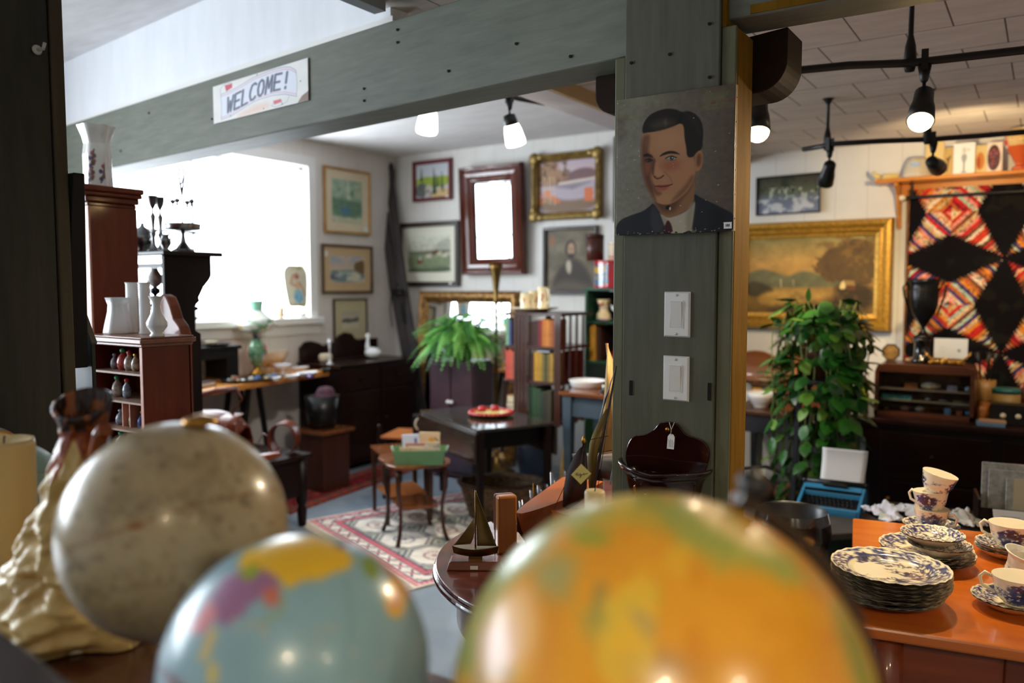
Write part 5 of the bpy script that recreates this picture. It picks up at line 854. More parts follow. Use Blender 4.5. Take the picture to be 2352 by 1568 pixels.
# blue-grey side table with dish
c = at(1283, 903, z=.85); t = thing('blue_grey_table', 'blue-grey painted side table with brown top in front of the green shelf unit', 'table', (c.x+.36, c.y+.24, 0)); BLG = mat('blue_grey_table_paint', (62, 76, 88), (52, 64, 76), rough=.45, scale=6)
MB().box(-.36, .36, -.24, .24, .826, .85).build('top', WALNUTX, t, bevel=.005)
for s in (-1, 1): MB().box(-.3, .3, s*.2-.01, s*.2+.01, .70, .825).build('apron', BLG, t); MB().box(s*.3-.01, s*.3+.01, -.2, .2, .70, .825).build('apron', BLG, t)
legs4(t, -.31, .31, -.2, .2, .825, .03, BLG)
q = at(1346, 893, z=.85); t2 = thing('white_pie_dish', 'white china pie dish on the blue-grey table', 'dish', (q.x, q.y+.02, .8505)); MB().lathe([(.1, 0), (.107, .006), (.118, .04), (.121, .046), (.112, .042), (.1, .014), (.001, .012)], seg=40).build('dish', WHITEG, t2)
q = at(1392, 905, z=.85); t2 = thing('silver_cup', 'small silver cup on a saucer beside the white pie dish', 'cup', (q.x, q.y, .8505)); MB().lathe([(.001, 0), (.03, .001), (.05, .008), (.048, .009), (.001, .005)], seg=24).build('saucer', SILVER, t2); MB().lathe([(.014, .006), (.024, .02), (.026, .05), (.024, .05), (.001, .02)], seg=20).build('cup', SILVER, t2)
q = at(1268, 1010, y=c.y+.3); tag(MB().beam((0, 0, 0), (.03, .12, .78), .02, .035).build('yellow_yardstick', mat('yellow_stick', (190, 150, 70), rough=.5)), 'yellow wooden stick leaning under the bookcase by the blue-grey table', 'stick', None, (c.x-.1, c.y+.16, .002))
# drop-leaf table with strawberry plate
A = at(963, 945, z=.67); B = at(1095, 992, z=.67); D = at(1255, 968, z=.67); ang = math.atan2(B.y-A.y, B.x-A.x); TL_ = (B-A).length; TD = .54
ct = (A+B)/2+Vector((-math.sin(ang), math.cos(ang), 0))*TD/2
t = thing('drop_leaf_table', 'dark drop-leaf table with one leaf hanging, holding the strawberry plate', 'table', (ct.x, ct.y, 0), ang)
MB().box(-TL_/2, TL_/2, -TD/2, TD/2, .65, .67).build('top', mat('dark_polished_top', (36, 28, 22), (48, 36, 28), rough=.2, scale=8, stretch=(1, 6, 1), coat=.6), t, bevel=.008)
MB().box(-TL_/2+.003, TL_/2-.003, -TD/2-.012, -TD/2+.006, .47, .646).build('drop_leaf', mat('dark_polished_top', (0, 0, 0)), t, bevel=.006); MB().box(-TL_/2+.003, TL_/2-.003, TD/2-.006, TD/2+.012, .47, .646).build('drop_leaf', mat('dark_polished_top', (0, 0, 0)), t, bevel=.006)
for s in (-1, 1): MB().box(s*(TL_/2-.07)-.008, s*(TL_/2-.07)+.008, -TD/2+.06, TD/2-.06, .54, .65).build('apron', DARKM, t); MB().box(-TL_/2+.07, TL_/2-.07, s*(TD/2-.06)-.008, s*(TD/2-.06)+.008, .54, .65).build('apron', DARKM, t)
for x in (-TL_/2+.05, TL_/2-.02):
    for y in (-TD/2+.03, TD/2-.05): MB().hexa([(x-.014, y-.014, 0), (x+.014, y-.014, 0), (x+.014, y+.014, 0), (x-.014, y+.014, 0), (x-.02, y-.02, .65), (x+.02, y-.02, .65), (x+.02, y+.02, .65), (x-.02, y+.02, .65)]).build('leg', DARKM, t)
q = at(1128, 956, z=.675); t2 = thing('strawberry_plate', 'red-rimmed divided cream plate with two red strawberries on the drop-leaf table', 'plate', (q.x, q.y, .6705), .9)
MB().lathe([(.09, 0), (.1, .004), (.145, .018), (.15, .02)], seg=44).build('underside', mat('lime_glaze', (196, 196, 70), rough=.25, coat=.4), t2); MB().lathe([(.001, .01), (.11, .01), (.118, .014)], seg=40).build('well', CREAMG, t2)
m = MB()
for k in range(30): a = 2*PI*k/30; m.sphere((.134*math.cos(a), .134*math.sin(a), .022), .016, seg=10, rings=6, sc=(1, 1, .8))
m.lathe([(.116, .012), (.13, .03), (.15, .022)], seg=40); m.build('rim', REDG, t2)
MB().beam((-.11, 0, .018), (.11, 0, .018), .006, .014).build('divider', CREAMG, t2)
for x, y in ((-.045, .055), (.04, .05)): s_ = MB().sphere((x, y, .035), .026, seg=16, rings=12, sc=(1.1, 1, .9)).build('strawberry', REDG, t2)
# nest of tables
ang = math.radians(-33); t = thing('nest_table', 'small wavy-topped walnut nest table with curved legs holding the green box', 'table', (-3.10, 3.58, 0), ang); WT = .47
ol = [(.215*math.cos(a)*(1+.06*math.cos(4*a)) * 1.02, .185*math.sin(a)*(1+.10*math.cos(4*a-.0))) for a in np.linspace(0, 2*PI, 60, endpoint=False)]
def rsq(a, w, d): c_, s_ = math.cos(a), math.sin(a); k = (abs(c_/w)**5+abs(s_/d)**5)**(-1/5); return (c_*k*(1-.05*math.cos(8*a)*.6), s_*k*(1-.05*math.cos(8*a)*.6))
MB().prism([rsq(a, .215, .19) for a in np.linspace(0, 2*PI, 72, endpoint=False)], WT-.02, WT, 'z').build('top', WALNUTX, t, bevel=.004)
for sx in (-1, 1):
    for sy in (-1, 1):
        P = [(sx*(.15+o), sy*(.13+o), z) for o, z in ((0, WT-.021), (.012, .4), (.012, .33), (-.004, .22), (-.006, .14), (.004, .06), (.022, .0))]; MB().tube(P, [.017, .017, .014, .011, .011, .012, .014], 10).build('leg', WALNUT, t)
MB().prism([rsq(a, .15, .12) for a in np.linspace(0, 2*PI, 60, endpoint=False)], .2, .213, 'z').build('shelf', WALNUTX, t, bevel=.002); MB().box(-.14, .14, -.13, -.115, .41, .449).build('apron', WALNUT, t); MB().box(-.14, .14, .115, .13, .41, .449).build('apron', WALNUT, t)
t = thing('nest_table', 'plain straight-legged walnut table standing behind the wavy nest table', 'table', (-3.45, 3.86, 0), ang)
MB().box(-.2, .2, -.16, .16, .42, .44).build('top', WALNUTX, t, bevel=.004); MB().box(-.17, .17, -.13, .13, .16, .175).build('shelf', wood('amber_shelf', (150, 84, 36), (178, 104, 48), 'x', coat=.4), t, bevel=.002)
legs4(t, -.18, .18, -.14, .14, .419, .016, WALNUT)
# green tin box with cards
c = at(965, 1066, z=.47); bz = .4705; t = thing('green_card_box', 'shallow green tin box of postcards on the wavy nest table', 'box', (c.x, c.y+.0, bz), YAW+.03); GB = mat('sage_green_tin', (104, 142, 98), (92, 130, 88), rough=.35, scale=6)
bw, bd, bh = .15, .085, .085
def tub(w, d, h, tk, ta): 
    m = MB(); p = lambda k, z: [(-w*k, -d*k, z), (w*k, -d*k, z), (w*k, d*k, z), (-w*k, d*k, z)]
    o = p(.9, 0)+p(1, h); k2 = 1-tk/w; i_ = [(x*k2, y*(1-tk/d), z+(tk if z == 0 else 0)) for x, y, z in o]
    m.add(o+i_, [(3, 2, 1, 0), (8, 9, 10, 11)]+[(i, (i+1) % 4, 4+(i+1) % 4, 4+i) for i in range(4)]+[(8+i, 12+i, 12+(i+1) % 4, 8+(i+1) % 4) for i in range(4)]+[(4+i, 4+(i+1) % 4, 12+(i+1) % 4, 12+i) for i in range(4)]); return m
tub(bw, bd, bh, .003, 0).build('tin', GB, t, fixn=False)
for s in (-1, 1): MB().tube([(s*bw, -.03, bh-.02), (s*(bw+.012), -.02, bh+.01), (s*(bw+.012), .02, bh+.01), (s*bw, .03, bh-.02)], .004, 8).build('handle', mat('pale_green_handle', (160, 196, 176), rough=.3), t)
def card(x, y, w, h, tilt, col, lab, art):
    k = math.cos(YAW+.03); s = math.sin(YAW+.03); o = thing('postcard', lab, 'card', (c.x+x*k-y*s, c.y+x*s+y*k, bz+.008), YAW+.03, 'cards in the green box'); o.rotation_euler = (.1, tilt, YAW+.03)
    cv = Canvas(40, 30, col, w/h); 
    if art: art(cv)
    flatpic('card', cv, w, h, 0, PAINTF, o, h/2, .0012)
def art1(cv): cv.poly([(.1, .55), (.3, .4), (.5, .5), (.6, .75), (.1, .8)], (90, 78, 64), .04); cv.blotch((150, 136, 112), 6, .5, .1, .6, 2)
def art2(cv): cv.ell(.6, .3, .15, .12, (220, 160, 70), .6); cv.line([(.1, .8), (.9, .82)], .2, (176, 92, 80)); cv.line([(.75, .2), (.9, .3)], .05, (120, 110, 100))
def art3(cv): cv.line([(.78, .2), (.8, .9)], .1, (110, 116, 170)); cv.line([(.85, .5), (.86, .8)], .06, (150, 150, 190))
def art4(cv): cv.line([(.6, .25), (.95, .25)], .06, (150, 140, 120)); cv.line([(.6, .4), (.9, .4)], .05, (170, 160, 140)); cv.poly([(.82, .1), (.95, .1), (.95, .3), (.82, .3)], (140, 150, 150), .02)
card(-.05, .04, .1, .155, -.05, (214, 220, 238), 'bluish-white folded leaflet sticking up at the left of the green box', art3); card(.05, .05, .12, .165, .03, (226, 196, 158), 'tall peach card with orange mark at the back of the green box', art2); card(-.005, .02, .16, .105, 0, (186, 132, 116), 'rust-toned card in the middle of the green box', art1); card(.07, .0, .09, .115, .02, (206, 190, 166), 'beige card with stamp at the right of the green box', art4); card(-.045, -.03, .14, .09, 0, (214, 186, 150), 'sepia picture postcard at the front left of the green box', art1); card(.06, -.042, .11, .085, .0, (200, 184, 160), 'plain buff card at the front right of the green box', art4); card(-.01, -.012, .12, .092, .01, (196, 190, 176), 'grey card between the sepia and buff cards', art4)
# small chair behind with a dial box
c = at(915, 1000, z=.45); t = thing('small_chair', 'small dark chair with orange-brown seat behind the nest of tables', 'chair', (c.x+.05, c.y+.1, 0), .35)
MB().box(-.18, .18, -.17, .17, .43, .45).build('seat', wood('amber_seat', (160, 92, 46), (186, 114, 60), 'x', coat=.4), t, bevel=.005); legs4(t, -.16, .16, -.15, .15, .43, .016, DARKM)
for s in (-1, 1): MB().lathe([(.012, .3), (.014, .46), (.011, .5), (.016, .52), (.001, .535)], (s*.19, -.16, 0), 12).build('corner_post', DARKM, t)
t = thing('dial_box', 'black square box with a round ringed dial on the small chair', 'box', (c.x+.12, c.y+.12, .4505), YAW+.05); MB().box(-.065, .065, -.05, .05, 0, .135).build('case', BLACKP, t, bevel=.004)
MB().lathe([(.05, 0), (.052, .004), (.046, .006), (.042, .003), (.001, .003)], (0, -.0505, .075), 32, axis=(0, -1, 0)).build('dial_ring', mat('dial_cream', (196, 186, 160), rough=.4), t); MB().lathe([(.042, 0), (.04, .004), (.03, .005), (.001, .005)], (0, -.0515, .075), 28, axis=(0, -1, 0)).build('dial', BLACKM, t)
# basket under the table
c = at(1152, 1188, z=0); t = thing('willow_basket', 'oval woven brown basket on the rug under the drop-leaf table', 'basket', (c.x, c.y, .0125), YAW)
WICK = mat('wicker', (128, 100, 70), (62, 44, 32), rough=.8, scale=40, bump=.8, stretch=(1, 1, 2.2), contrast=.25)
rp = lambda a, z: .012*math.cos(22*a)*(1 if int(z*60) % 2 else -1)
MB().lathe([(.2, 0)]+[(.2+.06*(i/14), i*.0155) for i in range(15)]+[(.275, .222), (.27, .235), (.25, .23), (.245, .2), (.19, .015), (.001, .012)], seg=88, sx=1.05, sy=.72, ripple=rp).build('weave', WICK, t)
MB().tube([(.268*1.05*math.cos(a), .268*.72*math.sin(a), .228+.004*math.sin(12*a)) for a in np.linspace(0, 2*PI, 48, endpoint=False)], .011, 8, closed=True).build('rim', mat('wicker_rim', (84, 60, 44), (54, 38, 28), rough=.8, scale=60), t)
q = at(1290, 1080, z=0); 
t = thing('dark_blue_pail', 'dark blue pail standing on the floor by the brass lamp foot', 'pail', (-3.30, 5.24, 0)); MB().lathe([(.11, 0), (.14, .26), (.145, .265), (.135, .26), (.105, .01), (.001, .008)], seg=28).build('pail', mat('navy_enamel', (36, 44, 66), rough=.3, coat=.3), t); MB().tube([(-.14, 0, .25), (-.1, -.07, .3), (0, -.11, .32), (.1, -.07, .3), (.14, 0, .25)], .004, 6).build('handle', SILVER, t)
# rugs
A = Vector((-3.89, 3.43, 0)); B = Vector((-2.55, 2.94, 0)); ang = math.atan2(B.y-A.y, B.x-A.x); RW = (B-A).length; RL = 1.55
cv = Canvas(250, 280, (234, 226, 212), RW/RL); asp = cv.asp
PK = (198, 118, 122); BL = (72, 74, 104)
eu = np.minimum(cv.U, 1-cv.U)*RW; ev = np.minimum(cv.V, 1-cv.V)*RL; e = np.minimum(eu, ev)
for a_, b2, cc in ((.0, .012, (226, 216, 200)), (.012, .05, PK), (.05, .058, BL), (.058, .125, (228, 218, 204)), (.125, .132, BL), (.132, .172, PK), (.172, .178, BL)): cv.blend(((e >= a_)*(e < b2)).astype(float), cc)
s_ = np.where(ev < eu, cv.U*RW, cv.V*RL); cv.blend(((e > .018)*(e < .045)*(np.mod(s_, .03) < .012)).astype(float)*.6, (228, 210, 200)); cv.blend(((e > .138)*(e < .167)*(np.mod(s_, .026) < .011)).astype(float)*.6, (166, 80, 92))
q = np.abs(np.mod(s_, .13)-.065); cv.blend((np.abs(np.abs(e-.0915)*1.6-q*1.0) < .012)*((e > .062)*(e < .122))*1.0, (84, 76, 96)); cv.blend(((np.abs(e-.0915)+q) < .02)*1.0, PK)
iu = cv.U*RW-.178; iv = cv.V*RL-.178; nx, ny = 3, 4; pw, ph = (RW-.356)/nx, (RL-.356)/ny; inside = (e > .178)
cxm = np.mod(iu, pw)/pw-.5; cym = np.mod(iv, ph)/ph-.5; oc = np.maximum(np.maximum(np.abs(cxm), np.abs(cym)), (np.abs(cxm)+np.abs(cym))*.72)
cv.blend(((oc > .455)*inside)*1.0, (186, 182, 166)); cv.blend(((oc > .43)*(oc < .46)*inside)*1.0, BL); rr = np.sqrt(cxm**2+cym**2); an = np.arctan2(cym, cxm)
pid = (np.floor(iu/pw)+np.floor(iv/ph)) % 2
for i_, (c1, c2) in enumerate((((92, 86, 116), (206, 190, 186)), ((140, 66, 72), (214, 186, 170)))):
    k = (pid == i_)*inside; cv.blend(((np.abs(rr-.19) < .018+.012*np.cos(16*an)))*k*.9, c1); cv.blend((rr < .13)*k*.35, c2); cv.blend((rr < .05)*k*.9, c1); cv.blend((rr < .02)*k*1.0, (230, 220, 200))
c2x = np.mod(iu+pw/2, pw)/pw-.5; c2y = np.mod(iv+ph/2, ph)/ph-.5; r2 = np.abs(c2x)+np.abs(c2y); cv.blend((r2 < .24)*inside*1.0, (176, 178, 160)); cv.blend((np.abs(r2-.24) < .025)*inside*1.0, BL); cv.blend((r2 < .11)*inside*.9, (84, 112, 132)); cv.blend((r2 < .05)*inside*1.0, (200, 170, 120))
cv.mottle(.12, 40, 3)
ctr = A+Vector((math.cos(ang), math.sin(ang), 0))*RW/2+Vector((-math.sin(ang), math.cos(ang), 0))*RL/2
t = thing('patterned_rug', 'cream rug with pink borders and octagon medallions on the blue-grey floor', 'rug', (ctr.x, ctr.y, 0), ang)
me = painted('pile', cv, lambda U, V: ((U-.5)*RW, (.5-V)*RL, .010), PAINTC, t, True); md = me.modifiers.new('s', 'SOLIDIFY'); md.thickness = .009; md.offset = -1
for s in (-1, 1):
    m = MB(); r1 = rng(3)
    for k in range(150): x = -RW/2+RW*k/149; m.beam((x, s*RL/2, .006), (x+r1.uniform(-.01, .01), s*(RL/2+.055), .003), .005, .003)
    m.build('fringe', mat('rug_fringe', (222, 208, 186), rough=.9), t)
cv = Canvas(90, 260, (110, 26, 28)); cv.asp = .36/1.7; eu = np.minimum(cv.U, 1-cv.U)*.36; ev = np.minimum(cv.V, 1-cv.V)*1.7; e = np.minimum(eu, ev); s_ = np.where(ev < eu, cv.U*.36, cv.V*1.7)
for a_, b2, cc in ((0, .02, (120, 40, 36)), (.02, .1, (136, 60, 50)), (.1, .115, (60, 40, 44))): cv.blend(((e >= a_)*(e < b2))*1.0, cc)
cv.blend(((np.abs(e-.06)+np.abs(np.mod(s_, .12)-.06)) < .035)*1.0, (70, 74, 66)); cv.blotch((150, 50, 60), 16, .56, .05, .7, 3, e > .12); cv.blotch((60, 50, 60), 18, .62, .05, .8, 6, e > .12); cv.blotch((170, 110, 60), 22, .68, .05, .8, 9)
t = painted('red_rug', cv, lambda U, V: ((U-.5)*.36, (.5-V)*1.7, .009), PAINTC, None, True); md = t.modifiers.new('s', 'SOLIDIFY'); md.thickness = .0085; md.offset = -1; tag(t, 'dark red oriental runner in front of the sideboard', 'rug', None, (-4.37, 4.32, 0), .11)
for o in list(C.objects):      # what stands on the rugs, and what stands on that
    n = o.name.split('.')[0]
    if o.parent is None and n in ('nest_table', 'green_card_box', 'postcard', 'small_chair', 'dial_box', 'drop_leaf_table', 'strawberry_plate', 'blue_grey_table', 'white_pie_dish', 'silver_cup', 'brown_pedestal', 'hat_box'): o.location.z += .0105
# ------------------------------------------------------------------ foreground: globes, vase, candle on a cabinet top
FG = 1.0
t = thing('display_cabinet', 'dark red-brown cabinet top carrying the globes in the foreground', 'cabinet', (-.85, .42, 0)); FW = mat('foreground_cabinet_wood', (62, 26, 16), (86, 40, 24), rough=.3, scale=6, stretch=(1, 8, 1), coat=.5)
MB().prism([(-1.08, -.29), (.86, -.29), (.86, .36), (-.2, .36), (-.35, .43), (-1.08, .43)], FG-.025, FG, 'z').build('top', FW, t, bevel=.005); MB().box(-1.05, .83, -.26, .27, .03, FG-.026).build('carcass', DARKM, t, bevel=.003)
for x0 in (-.9, -.3, .3): d = MB().box(x0, x0+.5, -.275, -.2605, .1, .92).build('door', DARKX, t, bevel=.003); MB().sphere((x0+.45, -.29, .55), .014, seg=12, rings=8).build('knob', BRASS, d)
NG = 300
def globe(name, label, px, py, d, rpx, cv, back, up_tilt=0, roll=0, rough_mat=PAINTGL):
    c = at(px, py, d=d); dd = (c-Vector(CAM)).length; r = dd*math.sin(math.atan(rpx/FPX*d/dd)); t = thing(name, label, 'globe', (c.x, c.y, FG))
    n = 220; m2 = n//2
    th = np.linspace(0, PI, m2+1)[:, None]; ph = np.linspace(0, 2*PI, n+1)[None, :]
    x = np.sin(th)*np.cos(ph); y = np.sin(th)*np.sin(ph); z = np.cos(th)*np.ones_like(ph)
    N = np.stack([x, y, z], -1).reshape(-1, 3); i = np.arange((m2+1)*(n+1)).reshape(m2+1, n+1)
    F = np.stack([i[:-1, :-1], i[1:, :-1], i[1:, 1:], i[:-1, 1:]], -1).reshape(-1, 4)
    zc = c.z-FG; me = bpy.data.meshes.new('ball'); me.from_pydata((N*r+np.array([0, 0, zc])).tolist(), [], F.tolist()); me.update()
    # map drawn on the half of the ball that is turned to the camera, laid out as seen from it
    v = np.array(c)-CAM; v = v/np.linalg.norm(v); rt = np.cross(v, [0, 0, 1]); rt /= np.linalg.norm(rt); up = np.cross(rt, v)
    u_ = N@rt; w_ = N@up; f_ = -(N@v); L_ = cv.lin(); kq = (dd*dd-r*r)**.5/(dd-r*f_); a_ = np.clip(((u_*kq+1)/2*(cv.w-1)), 0, cv.w-1.001); b_ = np.clip(((1-w_*kq)/2*(cv.h-1)), 0, cv.h-1.001)
    ai = a_.astype(int); bi = b_.astype(int); fa = (a_-ai)[:, None]; fb = (b_-bi)[:, None]
    col = (L_[bi, ai]*(1-fa)+L_[bi, ai+1]*fa)*(1-fb)+(L_[bi+1, ai]*(1-fa)+L_[bi+1, ai+1]*fa)*fb
    k = np.clip((f_-r/dd+.06)/.06, 0, 1)[:, None]; col = col*k+np.array(lin(back))*(1-k)
    paint_verts(me, col); me.materials.append(rough_mat); me.polygons.foreach_set('use_smooth', [True]*len(me.polygons))
    o = bpy.data.objects.new('ball', me); C.objects.link(o); o.parent = t
    s = MB(); s.lathe([(.062, 0), (.064, .008), (.05, .016), (.02, .024), (.012, .034)], seg=28); s.tube([(0, 0, .03), (0, 0, max(.034, zc-r*.985))], .009, 10); s.build('stand', DARKM if r < .13 else BLACKW, t)
    return t, Vector((0, 0, zc)), r
# grey lunar globe
cv = Canvas(NG, NG, (176, 158, 122)); cv.blotch((146, 130, 100), 5, .5, .25, .7, 2); cv.blotch((184, 168, 134), 7, .54, .15, .6, 5); cv.blotch((130, 114, 88), 14, .58, .12, .45, 8); cv.blotch((108, 96, 78), 30, .68, .05, .6, 12); cv.blotch((182, 170, 142), 34, .66, .04, .6, 22)
for a_, ww in ((.09, .012), (.12, .02), (.15, .012)): cv.blend(np.clip(1-np.abs(np.sqrt((cv.U-.66)**2+(cv.V-.66)**2*1.1)-a_)/ww, 0, 1)*.5, (178, 168, 140))
cv.ell(.66, .7, .08, .06, (96, 88, 72), 1, .6); cv.line([(.06, .53), (.3, .47), (.6, .39), (.8, .37), (.97, .36)], .008, (120, 72, 34), .006, .8); cv.ell(.33, .462, .03, .016, (142, 78, 30), .8, .9)
for q in ((.7, .38), (.74, .385), (.69, .47), (.8, .4), (.25, .25), (.6, .17), (.45, .2), (.78, .3)): cv.ell(q[0], q[1], .012, .012, (96, 88, 72), .8, .8)
t, zc, r = globe('lunar_globe', 'big stained grey lunar globe, left of the three front globes', 405, 1216, .887, 249, cv, (120, 112, 94))
c0 = zc; MB().lathe([(.02, 0), (.018, .006), (.006, .01), (.001, .011)], c0+Vector((.02, .02, r*.985)), 18).build('pole_cap', BRASS, t)
# blue world globe
cv = Canvas(NG, NG, (132, 168, 184)); cv.mottle(.05, 6)
YEL = (226, 182, 40); PUR_ = (150, 108, 148)
Rr = lambda pts: [((x-368)/624, (y-1218)/624) for x, y in pts]
cv.poly(Rr([(545, 1265), (600, 1235), (680, 1215), (760, 1235), (820, 1280), (815, 1315), (760, 1320), (740, 1340), (700, 1330), (660, 1350), (640, 1320), (560, 1310)]), YEL, .012, 1, .03); cv.poly(Rr([(480, 1340), (520, 1300), (580, 1290), (640, 1310), (635, 1350), (600, 1360), (560, 1390), (520, 1420), (490, 1400)]), PUR_, .012, 1, .03); cv.poly(Rr([(430, 1420), (480, 1350), (500, 1390), (470, 1430)]), (206, 128, 140), .012); cv.poly(Rr([(540, 1300), (580, 1280), (600, 1300), (570, 1320)]), (140, 160, 50), .008); cv.poly(Rr([(600, 1345), (640, 1340), (640, 1380), (610, 1385)]), (196, 110, 90), .012)
cv.poly(Rr([(840, 1290), (870, 1290), (885, 1330), (865, 1350), (845, 1320)]), (122, 146, 40), .012); cv.poly(Rr([(870, 1270), (930, 1310), (970, 1390), (950, 1400), (900, 1330)]), (196, 122, 84), .012); cv.ell(*Rr([(918, 1395)])[0], .042, .075, (226, 176, 50), .3); cv.ell(*Rr([(918, 1395)])[0], .024, .045, (206, 140, 90), .3); cv.ell(*Rr([(800, 1255)])[0], .035, .012, (36, 40, 46), .4); cv.line(Rr([(470, 1480), (490, 1430)]), .03, (206, 180, 110), .012); cv.ell(*Rr([(490, 1520)])[0], .02, .045, (214, 186, 90), .6, .8); cv.poly(Rr([(385, 1500), (430, 1540), (470, 1568), (420, 1580)]), (190, 130, 130), .02); cv.line(Rr([(375, 1490), (420, 1540), (470, 1590)]), .012, (70, 70, 84), .01); cv.line(Rr([(800, 1330), (810, 1450), (780, 1568)]), .006, (110, 144, 160), .006); cv.line(Rr([(600, 1420), (640, 1400), (650, 1370)]), .014, (140, 160, 120), .01)
cv.blotch((190, 170, 150), 20, .72, .05, .6, 9, (cv.V > .3))
globe('world_globe', 'pale blue world globe with yellow and mauve lands, middle of the front globes', 684, 1534, .674, 303, cv, (126, 162, 178))
# orange world globe with arm
cv = Canvas(NG, NG, (208, 146, 38)); OR = lambda pts: [((x-1025)/974, (y-1125)/974) for x, y in pts]
cv.blotch((188, 122, 26), 4, .5, .2, .6, 2); cv.blotch((216, 176, 50), 4, .54, .15, .7, 12, cv.V > .4); cv.poly(OR([(1240, 1200), (1400, 1120), (1600, 1130), (1760, 1230), (1900, 1320), (1860, 1330), (1740, 1310), (1600, 1290), (1520, 1200), (1400, 1190), (1290, 1230)]), (148, 158, 80), .03, .95, .06); cv.poly(OR([(1020, 1568), (1060, 1400), (1160, 1270), (1260, 1200), (1230, 1280), (1150, 1360), (1110, 1450), (1080, 1600)]), (126, 150, 66), .02, .9); cv.poly(OR([(1340, 1200), (1480, 1170), (1510, 1205), (1380, 1215)]), (196, 160, 50), .02, .9); cv.poly(OR([(1190, 1310), (1290, 1280), (1320, 1330), (1290, 1400), (1220, 1400)]), (150, 148, 96), .03, .9, .06); cv.ell(*OR([(1150, 1480)])[0], .07, .1, (222, 178, 120), .8, .8); cv.ell(*OR([(1120, 1530)])[0], .05, .07, (214, 170, 150), .9, .8); cv.ell(*OR([(1370, 1400)])[0], .02, .05, (140, 124, 70), .8, .8, .2); cv.ell(*OR([(1500, 1540)])[0], .1, .04, (150, 112, 50), .9, .8, .2); cv.ell(*OR([(1340, 1250)])[0], .05, .02, (120, 150, 60), .9, .7); cv.blotch((190, 120, 30), 9, .6, .1, .5, 4, cv.U > .5); cv.blotch((140, 148, 80), 5, .6, .1, .6, 14, cv.U < .5); cv.blotch((214, 180, 60), 6, .6, .08, .7, 31); cv.blotch((150, 140, 110), 8, .64, .05, .6, 41, cv.U < .6)
cv.poly(OR([(1900, 1330), (1970, 1450), (2010, 1600), (1960, 1600), (1930, 1480)]), (110, 130, 50), .02, .8)
cv.poly(OR([(1590, 1140), (1640, 1150), (1700, 1190), (1770, 1235), (1790, 1265), (1740, 1260), (1660, 1220), (1600, 1180)]), (226, 198, 136), .015)
t, zc, r = globe('world_globe', 'large orange and yellow world globe with a dark meridian arm, front right', 1512, 1612, .573, 487, cv, (206, 140, 40))
v = (zc+Vector((t.location.x, t.location.y, FG))-Vector(CAM)).normalized(); rt = v.cross(Vector((0, 0, 1))).normalized(); up = rt.cross(v)
ax = (rt*.38+up*.86-v*.18).normalized(); sd = (rt*.84-up*.36+v*.32); sd = (sd-ax*sd.dot(ax)).normalized(); nn = ax.cross(sd)
P = [zc+(ax*math.cos(a)+sd*math.sin(a))*(r*1.06) for a in np.linspace(-.05, PI+.05, 40)]
m = MB(); vs = []
for p in P:
    o_ = (p-zc).normalized(); vs += [p-nn*.011-o_*.003, p+nn*.011-o_*.003, p+nn*.011+o_*.003, p-nn*.011+o_*.003]
m.add(vs, [(i*4+k, i*4+(k+1) % 4, i*4+4+(k+1) % 4, i*4+4+k) for i in range(39) for k in range(4)]+[(0, 1, 2, 3), (156, 157, 158, 159)]); m.build('meridian_arm', mat('dark_bronze', (60, 42, 24), (44, 30, 18), rough=.35, metal=.4), t)
MB().lathe([(.008, -.004), (.009, .008), (.013, .014), (.011, .022), (.001, .026)], zc+ax*r*1.05, 18, axis=ax).build('pole_knob', BLACKM, t); MB().tube([P[-1], P[-1]*.5+Vector((0, 0, .02)), (0, 0, .03)], .008, 8).build('arm_foot', BLACKM, t)
# tall lumpy vase
t = thing('bark_vase', 'tall cream ceramic vase with gnarled bark relief and brown glazed lip behind the lunar globe', 'vase', (-1.157, .597, FG+.002))
NU, NV = 150, 120; U, V = np.meshgrid(np.linspace(0, 1, NU), np.linspace(0, 1, NV)); h = .332
zf = 1-V; prf = np.interp(zf, [0, .05, .15, .35, .5, .65, .78, .87, .93, 1], [.112, .114, .108, .088, .066, .046, .036, .030, .032, .040]); n1 = fbm(NU-1, NV, 9, 3, 4); n1 = np.concatenate([n1, n1[:, :1]], 1); bl = np.clip((np.minimum(U, 1-U))/.08, 0, 1); n2 = fbm(NU-1, NV, 22, 2, 9); n2 = np.concatenate([n2, n2[:, :1]], 1)
lump = (n1-.5)*bl*2; amp = np.interp(zf, [0, .3, .6, .8, 1], [.020, .020, .012, .005, .003]); rad = prf+amp*lump+amp*.8*(n2-.5)*bl*2+np.where(zf < .1, .014*np.cos(5*2*PI*U)*(1-zf/.1), 0)
lean = .018*zf; top = .018*np.cos(2*PI*U-2.3)*np.clip((zf-.85)/.15, 0, 1)
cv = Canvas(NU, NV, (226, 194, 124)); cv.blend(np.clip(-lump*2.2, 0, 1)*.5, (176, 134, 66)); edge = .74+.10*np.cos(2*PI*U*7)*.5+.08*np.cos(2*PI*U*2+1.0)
cv.blend(np.clip((zf-edge)/.03, 0, 1), (150, 66, 20)); cv.blend(np.clip((zf-.90)/.03, 0, 1), (44, 24, 14)); cv.blend(np.clip((n2-.6)/.05, 0, 1)*np.clip((zf-edge)/.03, 0, 1)*.7, (206, 110, 40))
painted('body', cv, lambda u, v: (rad*np.cos(2*PI*U)+lean, rad*np.sin(2*PI*U), zf*h+top), paint_mat('majolica_glaze', .42, .08, .2, 90), t, thick=.006)
MB().tube([(.03, 0, .25), (.065, -.005, .27), (.085, -.01, .298), (.1, -.012, .306)], [.016, .013, .012, .009], 14).build('branch_stub', mat('amber_glaze', (170, 84, 26), (120, 52, 18), rough=.12, coat=.8, scale=30), t)
MB().lathe([(.001, .004), (.095, .004), (.095, 0), (.001, 0)], seg=30).build('base', CREAMG, t)
